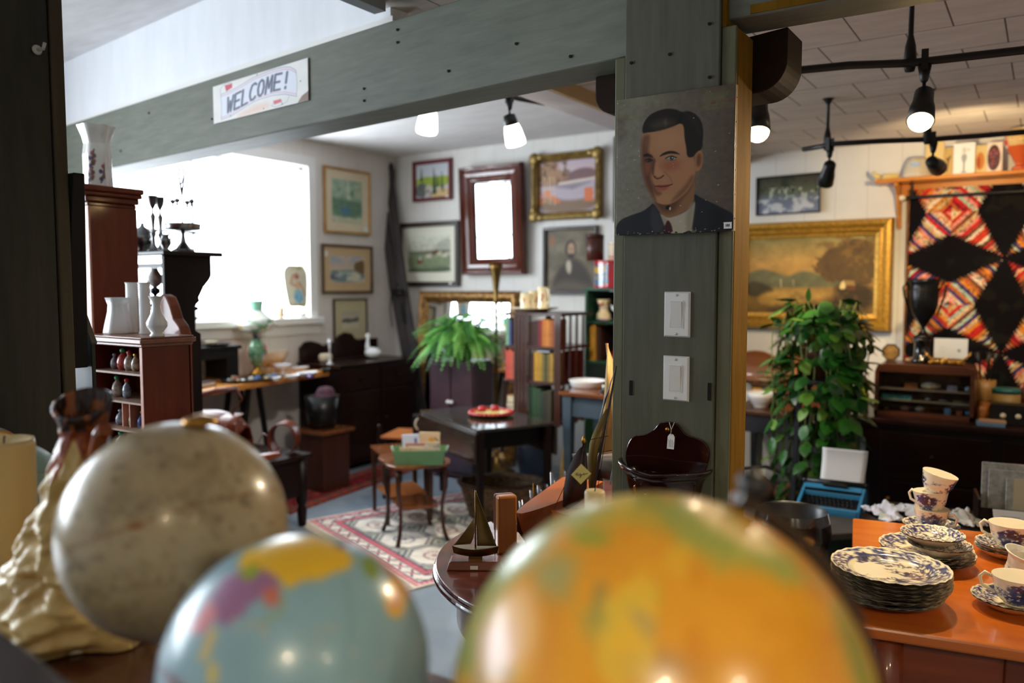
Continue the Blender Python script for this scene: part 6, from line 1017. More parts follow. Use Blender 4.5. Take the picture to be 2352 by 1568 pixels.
# pillar candle
c = at(12, 1100, d=1.3); t = thing('pillar_candle', 'tall cream pillar candle at the far left of the foreground', 'candle', (c.x, c.y, FG+.0005)); rc = 63*1.3/FPX; hc = at(40, 1008, d=1.3).z-FG
WAX = mat('candle_wax', (226, 202, 148), (220, 192, 134), rough=.45, scale=5, sss=.25)
MB().lathe([(rc, 0), (rc*1.02, .05), (rc, hc*.6), (rc*1.01, hc-.01), (rc*.97, hc), (rc*.85, hc-.004), (.001, hc-.012)], seg=40, ripple=lambda a, z: .012*math.cos(9*a)).build('wax', WAX, t); MB().tube([(0, 0, hc-.014), (.002, 0, hc), (.004, 0, hc+.006)], .0015, 6).build('wick', BLACKM, t)
# two more globes behind
cv = Canvas(120, 120, (132, 160, 150)); cv.mottle(.08, 8)
for v in np.linspace(.15, .95, 14): cv.line([(.1+.05*math.sin(v*40), v), (.5+.2*math.sin(v*70), v+.01)], .006, (84, 104, 96), .004, .7)
for v in (.35, .6): cv.line([(0, v), (1, v-.02)], .006, (70, 90, 84), .004)
globe('sea_globe', 'small teal-green globe with fine lettering behind the candle', 20, 1132, 1.5, 119, cv, (120, 150, 140))
cv = Canvas(120, 120, (140, 176, 186)); cv.poly([(.5, .05), (.9, .1), (.95, .4), (.6, .3)], (206, 130, 80), .02); cv.ell(.72, .2, .1, .1, (226, 176, 60), .4); cv.ell(.72, .2, .05, .05, (196, 70, 60), .4); cv.poly([(.2, .3), (.5, .35), (.5, .7), (.3, .6)], (196, 170, 90), .02)
globe('painted_globe', 'brightly ringed small globe at the left edge behind the candle', -35, 1062, 1.65, 84, cv, (130, 166, 176))
# dark book at the near left
a = at(0, 1440, z=1.16); b_ = at(175, 1568, z=1.16); dirn = (b_-a).normalized(); nr = Vector((dirn.y, -dirn.x, 0))
q = [a-dirn*.1, b_+dirn*.05, b_+dirn*.05+nr*.12, a-dirn*.1+nr*.12]
t = thing('dark_box', 'dark wooden box at the lower left corner of the foreground', 'box', (a.x, a.y, FG+.0005)); m = MB(); off = Vector((a.x, a.y, 0))
m.prism([((p-off).x, (p-off).y) for p in q], 0, .158, 'z'); m.build('case', mat('dark_tray_wood', (40, 28, 22), (52, 36, 28), rough=.4, scale=8), t, bevel=.004)
# ------------------------------------------------------------------ half-round table with boats, second table with glasses
cx, cy, rr = -.949, 1.934, .503; RZ = .76
t = thing('half_round_table', 'mahogany half-round table with moulded rim, set before the post', 'table', (-1.1, 1.62, 0))
a0 = math.atan2(2.03-cy, -1.455-cx); a1 = math.atan2(1.50-cy, -.70-cx)+2*PI
def dshape(k): 
    A_ = np.linspace(a0, a1, 50); pts = [(cx+rr*k*math.cos(a)+1.1, cy+rr*k*math.sin(a)-1.62) for a in A_]; return pts
MAH = mat('mahogany_top', (118, 64, 52), (92, 46, 38), rough=.22, scale=5, stretch=(1, 7, 1), coat=.7)
MB().prism(dshape(.985), RZ-.012, RZ, 'z').build('top', MAH, t, bevel=.003); MB().prism(dshape(1.0), RZ-.03, RZ-.0125, 'z').build('moulded_rim', mat('mahogany_rim', (70, 30, 24), rough=.12, coat=.9), t, bevel=.007); MB().prism(dshape(.97), RZ-.04, RZ-.0305, 'z').build('under_rim', DARKX, t, bevel=.003)
MB().prism([((p[0]+.05)*.9-.02, (p[1]+.02)*.9-.02) for p in dshape(.94)], .62, RZ-.0405, 'z').build('apron', wood('mahogany_apron', (84, 40, 30), (104, 54, 40), 'z', coat=.5), t)
MB().prism([((p[0])*.72-.0, (p[1])*.72) for p in dshape(.9)], .05, .6195, 'z').build('drum_base', wood('mahogany_apron', (0, 0, 0), (0, 0, 0)), t)
MB().prism([((p[0])*.78-.0, (p[1])*.78) for p in dshape(.9)], .0, .0495, 'z').build('plinth', DARKX, t, bevel=.003)
# brass sailboat on wooden base
c = (at(1037, 1262, z=.79)+at(1150, 1290, z=.79))/2; t = thing('brass_sailboat', 'brass two-sail boat ornament on a wooden block on the half-round table', 'ornament', (c.x, c.y, RZ+.0005), math.radians(33))
MB().hexa([(-.075, -.034, 0), (.075, -.034, 0), (.075, .034, 0), (-.075, .034, 0), (-.066, -.027, .022), (.066, -.027, .022), (.066, .027, .022), (-.066, .027, .022)]).build('base', wood('boat_block', (104, 52, 28), (130, 70, 40), 'x', coat=.5), t, bevel=.003)
MB().box(-.012, .008, -.0345, -.032, .004, .013).build('price_sticker', LABELW, t)
m = MB(); n = 18; vs = []
for i in range(n+1):
    s = i/n*2-1; w = .02*max(.02, (1-abs(s)**2.2)); k = .004*s*s; vs += [(s*.062, -w, .052+k), (s*.058, -w*.45, .030+k*1.6), (s*.058, w*.45, .030+k*1.6), (s*.062, w, .052+k)]
m.add(vs, [(i*4+k, i*4+k+1, i*4+5+k, i*4+4+k) for i in range(n) for k in range(3)], 0, True); m.add([v for v in vs], [(i*4+3, i*4, i*4+4, i*4+7) for i in range(n)]); m.build('hull', ABRASS, t); MB().box(-.018, .018, -.006, .006, .021, .031).build('hull_stay', ABRASS, t)
MB().tube([(.0, 0, .045), (0, 0, .205)], .0022, 8).build('mast', ABRASS, t)
def sail(pts, y, bul, nm, th=.0018):
    A_, B_, C_ = [Vector((p[0], y, p[1])) for p in pts]; m = MB()
    def f(u, v): p = A_*(1-v)+(B_*(1-u)+C_*u)*v; p = p+Vector((0, bul*math.sin(PI*v)*math.sin(PI*u), 0)); return p
    return m.grid(f, 9, 13).build(nm, mat('brass_sail', (134, 114, 66), (104, 86, 48), rough=.36, metal=.45, scale=10), t, solid=th, fixn=False)
sail([(.002, .2), (.004, .056), (.056, .056)], 0, .008, 'main_sail'); 
def jib(u, v):
    a = Vector((-.004, 0, .13)); b2 = Vector((-.058, 0, .058)); cc = Vector((-.012, 0, .062)); p = a*(1-v)+(b2*(1-u)+cc*u)*v; return p+Vector((.006*u*math.sin(PI*v), -.006*math.sin(PI*v), 0))
MB().grid(jib, 7, 11).build('jib_sail', mat('brass_sail', (0, 0, 0)), t, solid=.0018, fixn=False)
# upright wooden box
c = at(1160, 1268, z=RZ); t = thing('wooden_case', 'upright rounded wooden case standing behind the brass sailboat', 'case', (c.x+.0, c.y+.005, RZ+.0005), math.radians(50))
HB = .162; MB().box(-.028, .028, -.018, .0135, 0, HB).build('front_shell', wood('case_wood', (158, 94, 36), (182, 116, 52), 'z', coat=.4), t, bevel=.006); MB().box(-.026, .026, .0135, .018, .003, HB-.003).build('seam', BLACKW, t); MB().box(-.028, .028, .018, .034, 0, HB-.002).build('back_shell', wood('case_side', (92, 40, 20), (112, 52, 28), 'z', coat=.5), t, bevel=.005)
# second table with glasses
t = thing('mahogany_side_table', 'mahogany side table with drinking glasses behind the half-round table', 'table', (-1.20, 2.42, 0), math.radians(15)); MB().box(-.25, .25, -.33, .33, .735, .76).build('top', MAH, t, bevel=.004)
for s in (-1, 1): MB().box(s*.2-.01, s*.2+.01, -.27, .27, .64, .734).build('apron', DARKM, t)
legs4(t, -.2, .2, -.28, .28, .734, .022, DARKM)
def tumbler(px, py, lab, r, h, kind='drinking_glass'):
    c = at(px, py, z=.7605); t = thing(kind, lab, 'glass', (c.x, c.y, .7605), 0, 'clear glasses on the mahogany side table'); MB().lathe([(.001, 0), (r*.82, .0), (r*.86, .004), (r, h), (r-.002, h), (r*.8, .008), (.001, .007)], seg=36).build('bowl', GLASS, t); return t
tumbler(1207, 1210, 'small clear glass, nearest the wooden case', .021, .082); tumbler(1230, 1180, 'second small clear glass behind the brass spike', .02, .08); tumbler(1246, 1166, 'third small clear glass, beside the tall tumbler', .019, .078); tumbler(1281, 1168, 'tall clear tumbler beside the dark sails', .027, .125); tumbler(1372, 1150, 'tall clear glass behind the olive sail', .025, .11)
c = at(1218, 1195, z=.7605); tag(MB().lathe([(.02, 0), (.018, .004), (.006, .02), (.004, .05), (.0015, .128), (.0005, .13)], seg=14).build('brass_spike', BRASS), 'slender brass spike ornament among the small glasses', 'ornament', None, (c.x+.03, c.y-.03, .7605)); 
# model ship with dark sails
def ship(name, label, px, d, rz, zb, L_, hullm, deckm):
    c = at(px, 1150, d=d); t = thing(name, label, 'model ship', (c.x, c.y, zb), rz); return t
c = at(1345, 1150, d=1.68); SZB = RZ+.0005; t = thing('model_ship', 'wooden model ship with dark brown and olive sails and a diamond paper tag', 'model ship', (c.x+.01, c.y+.03, SZB), math.radians(48))
zd = 1.02-SZB; HM = wood('ship_hull_wood', (150, 68, 24), (184, 94, 38), 'x', coat=.5)
m = MB(); n = 22; vs = []
for i in range(n+1):
    s = (i/n*2-1); w = .045*max(.03, 1-abs(s)**3 if s > 0 else 1-abs(s)**2); k = .012*s*s; vs += [(s*.1, -w, zd+k), (s*.095, -w*.8, zd-.03+k), (s*.085, -.004, zd-.065+k*2), (s*.085, .004, zd-.065+k*2), (s*.095, w*.8, zd-.03+k), (s*.1, w, zd+k)]
m.add(vs, [(i*6+k, i*6+k+1, i*6+7+k, i*6+6+k) for i in range(n) for k in range(5)], 0, True); m.build('hull', HM, t); MB().add([(v[0], v[1]*.98, v[2]-.002) for j, v in enumerate(vs) if j % 6 in (0, 5)], [(i*2, i*2+1, i*2+3, i*2+2) for i in range(n)]).build('deck', wood('ship_deck', (176, 92, 46), (196, 112, 60), 'x', coat=.3), t)
for x in (-.05, .05): MB().prism([(-.05, 0), (.05, 0), (.05, .012), (.012, .03), (.035, zd-.045), (.02, zd-.055), (-.02, zd-.055), (-.035, zd-.045), (-.012, .03), (-.05, .012)], x-.008, x+.008, 'x').build('cradle', BLACKW, t)
def spt(px, py, d=1.72): p = at(px, py, d=d)-t.location; a = -t.rotation_euler[2]; return Vector((p.x*math.cos(a)-p.y*math.sin(a), p.x*math.sin(a)+p.y*math.cos(a), p.z))
def psail(nm, pix, m_, d=1.72, bul=.006):
    P = [spt(*q, d=d) for q in pix]; cc = sum(P, Vector())/len(P); nrm = Vector((0, -1, 0)); m = MB(); n = len(P); m.add(P+[cc+nrm*bul], [(i, (i+1) % n, n) for i in range(n)], 0, True); return m.build(nm, m_, t, solid=.0016, fixn=False)
DSL = mat('dark_sail', (52, 26, 20), (40, 20, 16), rough=.5, scale=10); OLS = mat('olive_sail', (128, 104, 46), (98, 78, 34), rough=.4, metal=.5, scale=8)
psail('dark_main_sail', chaikin([(1345, 1018), (1349, 1060), (1348, 1130), (1338, 1150), (1292, 1175), (1293, 1130), (1302, 1080), (1325, 1035)], 1), DSL, 1.70); psail('olive_sail', chaikin([(1400, 925), (1397, 960), (1375, 1020), (1362, 1130), (1352, 1135), (1350, 1030), (1365, 985)], 1), OLS, 1.74); psail('dark_top_sail', [(1414, 845), (1388, 915), (1372, 980), (1382, 945)], DSL, 1.75)
MB().tube([spt(1357, 1165, 1.72), spt(1400, 925, 1.745), spt(1416, 840, 1.75)], [.003, .0025, .0015], 8).build('mast', mat('dark_spar', (50, 30, 22), rough=.5), t); MB().tube([spt(1345, 1160, 1.7), spt(1344, 1010, 1.7)], .0025, 8).build('mast', mat('dark_spar', (0, 0, 0)), t)
for i, (p, q) in enumerate((((1344, 1012), (1297, 1165)), ((1344, 1012), (1268, 1178)), ((1340, 1015), (1312, 1160)), ((1416, 842), (1352, 1160)), ((1416, 842), (1368, 1150)), ((1344, 1012), (1400, 1000)))): MB().tube([spt(*p, d=1.70), spt(*q, d=1.70)], .0008, 5).build('rigging', BLACKM, t)
MB().lathe([(.004, -.006), (.006, 0), (.002, .01), (.001, .011)], spt(1341, 1012, 1.7), 10).build('mast_head', BRASS, t)
tg = thing('paper_tag', 'yellowish diamond-shaped paper tag with handwriting hung on the dark sails', 'tag', t.location, t.rotation_euler[2]); k = [spt(*q, d=1.655) for q in ((1335, 1065), (1312, 1090), (1334, 1112), (1358, 1087))]
m = MB(); m.add(k, [(0, 1, 2, 3)]); m.build('card', mat('yellow_card', (206, 196, 128), (196, 186, 116), rough=.8, scale=10), tg, solid=.0008, fixn=False); MB().tube([spt(1335, 1068, 1.655), spt(1338, 1045, 1.67), spt(1343, 1020, 1.69)], .0006, 5).build('string', BLACKM, tg)
sq = [(1322, 1091), (1325, 1086), (1328, 1087), (1325, 1092), (1330, 1091), (1333, 1087), (1334, 1093), (1332, 1097), (1336, 1090), (1339, 1089), (1342, 1086), (1341, 1091), (1345, 1088), (1350, 1087)]
MB().tube([spt(x, y, 1.652) for x, y in sq], .0006, 4).build('handwriting', BLACKM, tg)
c = at(1366, 1150, d=1.56); t = thing('short_candle', 'cream block candle behind the dark sails', 'candle', (c.x, c.y, RZ+.0005)); hc = at(1366, 1126, d=1.56).z-RZ; MB().lathe([(.02, 0), (.02, hc-.004), (.018, hc), (.001, hc-.002)], seg=28).build('wax', WAX, t); MB().tube([(0, 0, hc-.003), (.001, 0, hc+.006)], .001, 5).build('wick', BLACKM, t)
P1 = Vector((-1.025, 1.56, 0)); P2 = Vector((-1.085, 1.99, 0)); cc = (P1+P2)/2; t = thing('half_hull', 'long orange-brown wooden boat hull without masts behind the dark sails', 'model boat', (cc.x, cc.y, RZ+.0005), math.atan2(P2.y-P1.y, P2.x-P1.x)); m = MB(); n = 24; vs = []; zt = .19
for i in range(n+1):
    s = i/n; w = .062*min(1, (s*1.02+.02)**.55); vs += [((s-.5)*.43, -w, zt+.012*(1-s)**2), ((s-.5)*.42, -w*.85, zt-.035), ((s-.45)*.38, -w*.2, zt-.075), ((s-.45)*.38, w*.2, zt-.075), ((s-.5)*.42, w*.85, zt-.035), ((s-.5)*.43, w, zt+.012*(1-s)**2)]
m.add(vs, [(i*6+k, i*6+k+1, i*6+7+k, i*6+6+k) for i in range(n) for k in range(5)]+[tuple(range(6)), tuple(n*6+k for k in range(6))], 0, True); m.build('hull', wood('half_hull_wood', (136, 62, 24), (160, 80, 34), 'x'), t); MB().add([(v[0], v[1]*.985, v[2]-.001) for j, v in enumerate(vs) if j % 6 in (0, 5)], [(i*2, i*2+1, i*2+3, i*2+2) for i in range(n)]).build('deck', wood('half_hull_deck', (176, 92, 40), (198, 112, 54), 'x'), t, solid=.002)
for x in (-.02, .14): MB().prism([(-.05, 0), (.05, 0), (.05, .012), (.012, .03), (.02, zt-.076), (-.02, zt-.076), (-.012, .03), (-.05, .012)], x-.008, x+.008, 'x').build('cradle', BLACKW, t)
# cream-sailed ship behind the post edge
c = at(1420, 1050, d=2.55); t = thing('sailing_boat_model', 'model yacht with tall cream canvas sails half hidden behind the post', 'model ship', (c.x, c.y, .7605), math.radians(20))
CAN = mat('cream_sailcloth', (222, 184, 120), (212, 172, 106), rough=.85, scale=6)
m = MB(); n = 16; vs = []
z0 = .2
for i in range(n+1):
    s = i/n*2-1; w = .04*max(.03, 1-abs(s)**2.5); vs += [(s*.15, -w, z0), (s*.14, -w*.7, z0-.04), (s*.12, 0, z0-.075), (s*.14, w*.7, z0-.04), (s*.15, w, z0)]
m.add(vs, [(i*5+k, i*5+k+1, i*5+6+k, i*5+5+k) for i in range(n) for k in range(4)]+[(i*5+4, i*5, i*5+5, i*5+9) for i in range(n)], 0, True); m.build('hull', mat('white_black_hull', (40, 36, 34), (214, 210, 204), rough=.3, scale=2), t)
for x in (-.06, .06): MB().box(x-.006, x+.006, -.045, .045, 0, .16).build('cradle', BLACKW, t)
psail('jib_sail', [(1396, 792), (1402, 815), (1412, 880), (1420, 1030), (1381, 1038), (1385, 960), (1392, 850)], CAN, 2.53, .02); psail('main_sail', [(1398, 800), (1425, 870), (1470, 1020), (1420, 1034), (1410, 900)], CAN, 2.56, .02); MB().tube([spt(1394, 788, 2.54), spt(1420, 1075, 2.54)], .004, 8).build('mast', mat('pale_spar', (196, 140, 80), rough=.5), t); MB().tube([spt(1378, 1042, 2.53), spt(1470, 1030, 2.55)], .003, 8).build('boom', mat('pale_spar', (0, 0, 0)), t)
MB().tube([spt(1418, 1050, 2.5), spt(1408, 1075, 2.5), spt(1401, 1112, 2.5)], .008, 8, flat=.3).build('ribbon', mat('pale_blue_ribbon', (176, 214, 226), rough=.6), t)
# brown glazed wall pocket on the post
c = at(1535, 1060, y=PY-.012); yb = PY-.0085; k = lambda px, py: (at(px, py, y=yb).x-c.x, at(px, py, y=yb).z-c.z)
t = thing('wall_pocket', 'dark brown glazed ceramic wall pocket hung on the post under the switches', 'wall pocket', (c.x, yb, c.z)); GLZ = mat('treacle_glaze', (46, 15, 7), (28, 9, 5), rough=.1, coat=1.0, scale=9, bump=.05)
pl = chaikin([k(*q) for q in ((1436, 1050), (1446, 1010), (1462, 998), (1488, 996), (1505, 985), (1515, 970), (1535, 966), (1556, 970), (1568, 985), (1578, 998), (1605, 1005), (1628, 1020), (1634, 1048), (1615, 1100), (1590, 1150), (1540, 1190), (1490, 1150), (1455, 1100))], 2)
MB().prism(pl, -.007, 0, 'y').build('back_plate', GLZ, t, bevel=.002)
hw = (k(1634, 1046)[0]-k(1434, 1050)[0])/2; x0 = (k(1634, 1046)[0]+k(1434, 1050)[0])/2; zr = k(1434, 1052)[1]
def pocket(u, v):
    a = PI+u*PI; s = [1.04, 1.0, .9, .84, .8, .74, .62, .45, .25, .03]; zz = [0, -.008, -.018, -.03, -.05, -.075, -.1, -.12, -.132, -.136]; q = v*9; i = min(8, int(q)); f = q-i
    r = (s[i]*(1-f)+s[i+1]*f)*(1+.03*math.sin(9*a)*min(1, v*2)); z = zz[i]*(1-f)+zz[i+1]*f; return (x0+hw*r*math.cos(a), -.007+.085*r*math.sin(a), zr-.012+z+.012*abs(math.cos(a))*(1-v))
MB().grid(pocket, 41, 28).build('bowl', GLZ, t, solid=.005, fixn=False)
MB().tube([(x0+hw*1.04*math.cos(PI+u*PI), -.007+.085*1.04*math.sin(PI+u*PI), zr-.012+.012*abs(math.cos(PI+u*PI))) for u in np.linspace(0, 1, 31)], .0042, 8).build('rim', GLZ, t)
for i, (u, v0) in enumerate(((.28, .45), (.42, .5), (.6, .5))): 
    p = [Vector(pocket(u+d_, v0+e_))+Vector((0, -.003, 0)) for d_, e_ in ((0, .12), (-.01, .03), (.008, -.03), (.03, -.06))]; MB().tube(p, [.003, .004, .004, .001], 8).build('relief_leaf', mat('amber_glaze', (0, 0, 0)), t)
MB().lathe([(.004, 0), (.006, .001), (.006, .003), (.001, .004)], (k(1536, 985)[0], -.007, k(1536, 985)[1]), 16, axis=(0, -1, 0)).build('nail', BRASS, t)
tg = thing('price_tag', 'white string price tag hanging on the brown wall pocket', 'tag', (c.x, yb, c.z)); q = [k(1538, 1000), k(1543, 994), k(1551, 996), k(1554, 1002), k(1552, 1030), k(1536, 1028)]
MB().prism([(a, b) for a, b in q], -.0125, -.0115, 'y').build('card', mat('tag_card', (236, 236, 232), rough=.7), tg); MB().tube([(k(1540, 968)[0], -.008, k(1540, 968)[1]), (k(1546, 985)[0], -.012, k(1546, 985)[1]), (k(1545, 997)[0], -.0125, k(1545, 997)[1])], .0009, 6).build('string', mat('tag_string', (220, 210, 196), rough=.9), tg); MB().tube([(k(1552, 968)[0], -.008, k(1552, 968)[1]), (k(1546, 985)[0], -.012, k(1546, 985)[1])], .0009, 6).build('string', mat('tag_string', (0, 0, 0)), tg)
for i in range(3): MB().tube([(k(1541+i*4, 1024)[0], -.0127, k(1541, 1024)[1]), (k(1542+i*4, 1014)[0], -.0127, k(1541, 1015)[1]), (k(1540+i*4, 1006)[0], -.0127, k(1541, 1007)[1])], .00035, 4).build('handwriting', mat('blue_biro', (0, 0, 0)), tg)
# welcome sign on the beam
cv = Canvas(300, 118, (226, 224, 220)); cv.mottle(.04, 8); wv = lambda u: .5-.32*(u-.1)/.8+.08-.22*math.sin((u-.1)/.8*PI*1.0)*0
up_ = lambda u: float(np.interp(u, [.09, .2, .3, .47, .65, .78, .84, .89], [.27, .25, .19, .075, .03, .05, .1, .22])); lo_ = lambda u: float(np.interp(u, [.09, .2, .33, .47, .65, .78, .89], [.94, .91, .80, .68, .66, .71, .84]))
us = np.linspace(.09, .89, 30); ribbon = [(u, up_(u)) for u in us]+[(u, lo_(u)) for u in us[::-1]]
cv.poly(ribbon, (220, 224, 234), .006, smooth=False); cv.poly([(.28, .92), (.42, .82), (.62, .78), (.62, .97), (.3, 1)], (226, 190, 172), .08, .8)
for f, o_, cc, w_ in ((up_, 0, (120, 124, 136), .012), (up_, .055, (216, 150, 158), .016), (lo_, 0, (120, 124, 136), .012), (lo_, -.055, (216, 150, 158), .016)): cv.line([(u, f(u)+o_) for u in us], w_, cc, .006)
for u in (.09, .89): cv.line([(u, up_(u)), (u+.008, (up_(u)+lo_(u))/2), (u, lo_(u))], .01, (140, 144, 154), .005)
cv.poly([(.14, .06), (.225, .06), (.225, .17), (.155, .23)], (196, 76, 92), .01); cv.line([(.09, .26), (.085, .14), (.12, .04), (.19, .02), (.23, .07)], .012, (150, 152, 160), .005); cv.poly([(.66, .8), (.74, .8), (.745, .88), (.67, .9)], (206, 96, 106), .01); cv.line([(.66, .85), (.645, .92), (.69, .97), (.75, .95), (.745, .85)], .012, (150, 152, 160), .005); cv.line([(.82, .8), (.8, .9), (.75, .95)], .01, (150, 152, 160), .005)
strokes(cv, 'WELCOME!', .155, 0, .061, .38, (66, 74, 94), .05, slant=.022, path=lambda s: float(np.interp(s, [0, .25, .5, .75, 1], [.42, .34, .22, .17, .2])), gap=.4)
cv.poly([(.94, .86), (1, .78), (1, 1), (.9, 1)], (120, 92, 70), .01); 
for q in ((.5, .03), (.93, .5), (.2, .9), (.75, .93), (.56, .93)): cv.ell(q[0], q[1], .006, .016, (90, 84, 80), .5)
cs = at(573, 208, y=2.03); tt = (cs.x-BA.x)/BD.x; ln = at(682, 180, y=2.0).x-at(465, 240, y=2.07).x; z1 = at(573, 163, y=2.03).z; z0 = at(573, 255, y=2.03).z
sg = thing('welcome_sign', 'white metal sign reading WELCOME! in a ribbon on the left beam', 'sign', bpt(tt, -.004, (z0+z1)/2), -.109)
flatpic('sign_face', cv, ln, z1-z0, -.003, paint_mat('sign_enamel', .35, .2), sg); MB().box(-ln/2+.0005, ln/2-.0005, -.0026, .0035, -(z1-z0)/2+.0005, (z1-z0)/2-.0005).build('sign_edge', mat('rusty_edge', (70, 52, 40), rough=.8), sg)
# ------------------------------------------------------------------ right part of the room
# long dark table along the back wall behind the plant
t = thing('dark_side_table', 'long dark blue-black side table along the back wall behind the trailing plant', 'table', (-1.35, 5.38, 0)); BBK = mat('blue_black_paint', (32, 34, 42), (44, 44, 52), rough=.5, scale=6); SH = .70
MB().box(-.38, .46, -.26, .28, SH-.025, SH).build('top', wood('dull_brown_top', (70, 42, 24), (92, 58, 34), 'x'), t, bevel=.003); MB().box(-.36, .44, -.245, -.225, SH-.14, SH-.026).build('apron', BBK, t); legs4(t, -.34, .42, -.22, .24, SH-.026, .022, BBK)
q = at(1747, 936, z=SH); t = thing('white_footed_bowl', 'white footed china bowl on the dark side table', 'bowl', (q.x, q.y, SH+.0005)); MB().lathe([(.045, 0), (.046, .012), (.06, .03), (.09, .075), (.094, .105), (.088, .102), (.05, .03), (.001, .025)], seg=36).build('bowl', WHITEG, t)
t = thing('brown_oval_platter', 'brown oval wooden platter leaning on the wall above the white bowl', 'platter', (at(1740, 820, y=5.66).x, 5.648, .94)); t.rotation_euler = (PI/2-.12, 0, 0)
MB().lathe([(.001, 0), (.1, .002), (.15, .012), (.17, .02), (.165, .01), (.1, -.008), (.001, -.01)], seg=44, sx=1.0, sy=.66).build('platter', wood('platter_wood', (126, 72, 36), (150, 92, 50), 'x'), t)
t = thing('wooden_crate', 'dark wooden crate with yellow side panels behind the white bowl', 'crate', (at(1768, 900, y=5.5).x, 5.50, SH+.0005)); MB().box(-.1, .13, -.09, .12, 0, .13).build('body', wood('crate_wood', (58, 32, 18), (84, 48, 26), 'x'), t, bevel=.003)
for x in (-.06, .035): MB().box(x-.032, x+.032, -.094, -.0905, .02, .115).build('yellow_panel', mat('yellow_panel_paint', (206, 152, 48), rough=.5), t)
MB().box(-.1, .13, -.1, .13, .1305, .142).build('lid', wood('crate_wood', (0, 0, 0), (0, 0, 0)), t)
for i, (px, r, lab) in enumerate(((1762, .075, 'lower of the nested buff dishes on the wooden crate'), (1775, .085, 'upper wide buff dish on the wooden crate'))):
    q = at(px, 850, y=5.48); zb = SH+.143 if i == 0 else SH+.143+.04; t = tag(MB().lathe([(r*.4, 0), (r*.42, .006), (r*.8, .02), (r, .034), (r*.96, .034), (r*.4, .012), (.001, .01)], seg=32).build('buff_dish', mat('buff_pottery', (206, 180, 134), (190, 160, 112), rough=.35, scale=12)), lab, 'dish', 'buff dishes on the crate', (q.x, 5.49, zb))
q = at(1838, 815, y=5.62); t = thing('orange_plate', 'round orange-brown wooden plate on the wall side behind the plant', 'plate', (q.x, 5.648, .95)); t.rotation_euler = (PI/2-.12, 0, 0); MB().lathe([(.001, 0), (.09, .002), (.13, .015), (.128, .006), (.09, -.008), (.001, -.01)], seg=36).build('plate', wood('plate_wood', (186, 110, 54), (206, 130, 70), 'x'), t)
t = thing('terracotta_planter', 'red-brown wooden box behind the plant stems on the dark side table', 'box', (at(1845, 910, y=5.3).x, 5.34, SH+.0005)); MB().box(-.13, .13, -.1, .1, 0, .2).build('box', wood('redbrown_box', (122, 56, 28), (146, 72, 38), 'z'), t, bevel=.004); MB().box(-.14, .14, -.11, .11, .2005, .215).build('lid', wood('redbrown_box', (0, 0, 0), (0, 0, 0)), t)
# basket with wooden balls on a low chest
t = thing('ball_basket', 'dark basket of brown wooden balls on the floor under the side table', 'basket', (-1.39, 4.80, 0)); MB().lathe([(.17, 0), (.22, .16), (.23, .27), (.24, .28), (.225, .275), (.215, .2315), (.001, .2315)], seg=48, sx=1.25, ripple=lambda a, z: .02*math.cos(20*a)).build('weave', mat('dark_wicker', (44, 30, 22), (24, 16, 12), rough=.8, scale=40, bump=.8), t)
MB().tube([(-.27, 0, .26), (-.2, .05, .36), (0, .08, .40), (.2, .05, .36), (.27, 0, .26)], .012, 8).build('handle', mat('dark_wicker', (0, 0, 0)), t)
for i, (x, y, nm) in enumerate(((-.18, -.02, 'leftmost'), (-.08, -.11, 'front left'), (.03, -.08, 'middle'), (.13, -.06, 'right'), (-.02, .04, 'back middle'), (.17, .05, 'rearmost right'))): tag(MB().sphere((0, 0, .055), .055, seg=20, rings=14).build('wooden_ball', wood('ball_wood', (112, 74, 50), (140, 96, 66), 'x', rough=.45)), 'brown wooden ball, %s in the dark basket' % nm, 'ball', 'balls in the basket', (-1.39+x*1.1, 4.80+y*.9, .232 if i < 4 else .24))
# green chest with typewriter
CHZ = .44; t = thing('green_chest', 'dark green painted chest with worn grey lid under the blue typewriter', 'chest', (-.86, 3.82, 0), math.radians(33.8)+.18); CG = mat('dark_green_chest_paint', (34, 52, 42), (44, 62, 50), rough=.5, scale=6)
MB().box(-.30, .24, -.26, .2, .0, CHZ-.03).build('body', CG, t, bevel=.006); MB().box(-.32, .26, -.28, .22, CHZ-.03, CHZ).build('lid', mat('worn_grey_lid', (96, 88, 82), (74, 68, 62), rough=.6, scale=6), t, bevel=.006)
a = at(1828, 1170, z=CHZ); b_ = at(1975, 1190, z=CHZ); tw = (b_-a).length*.5; ang = math.atan2(b_.y-a.y, b_.x-a.x); q = (a+b_)/2+Vector((-math.sin(ang), math.cos(ang), 0))*.13
t = thing('blue_typewriter', 'bright blue portable typewriter with black keys and a sheet of white paper', 'typewriter', (q.x, q.y, CHZ+.0005), ang); TB = mat('sky_blue_enamel', (66, 150, 196), (60, 142, 188), rough=.35, scale=8, coat=.2)
w2 = tw
MB().prism([(-.15, 0), (.13, 0), (.13, .085), (.06, .09), (.0, .072), (-.02, .068), (-.145, .03)][::1], -w2, -w2+.014, 'x').build('side_panel', TB, t, bevel=.002); MB().prism([(-.15, 0), (.13, 0), (.13, .085), (.06, .09), (.0, .072), (-.02, .068), (-.145, .03)], w2-.014, w2, 'x').build('side_panel', TB, t, bevel=.002)
MB().box(-w2+.014, w2-.014, -.15, .13, 0, .014).build('base', TB, t); MB().prism([(.0, .03), (.13, .03), (.13, .088), (.06, .092), (.0, .07)], -w2+.0142, w2-.0142, 'x').build('top_cover', TB, t, bevel=.003); MB().prism([(-.15, .014), (-.128, .014), (-.128, .032), (-.147, .03)], -w2+.0142, w2-.0142, 'x').build('front_bar', TB, t)
MB().prism([(-.128, .0142), (-.002, .0142), (-.002, .05), (-.12, .022)], -w2+.016, w2-.016, 'x').build('key_well', BLACKP, t)
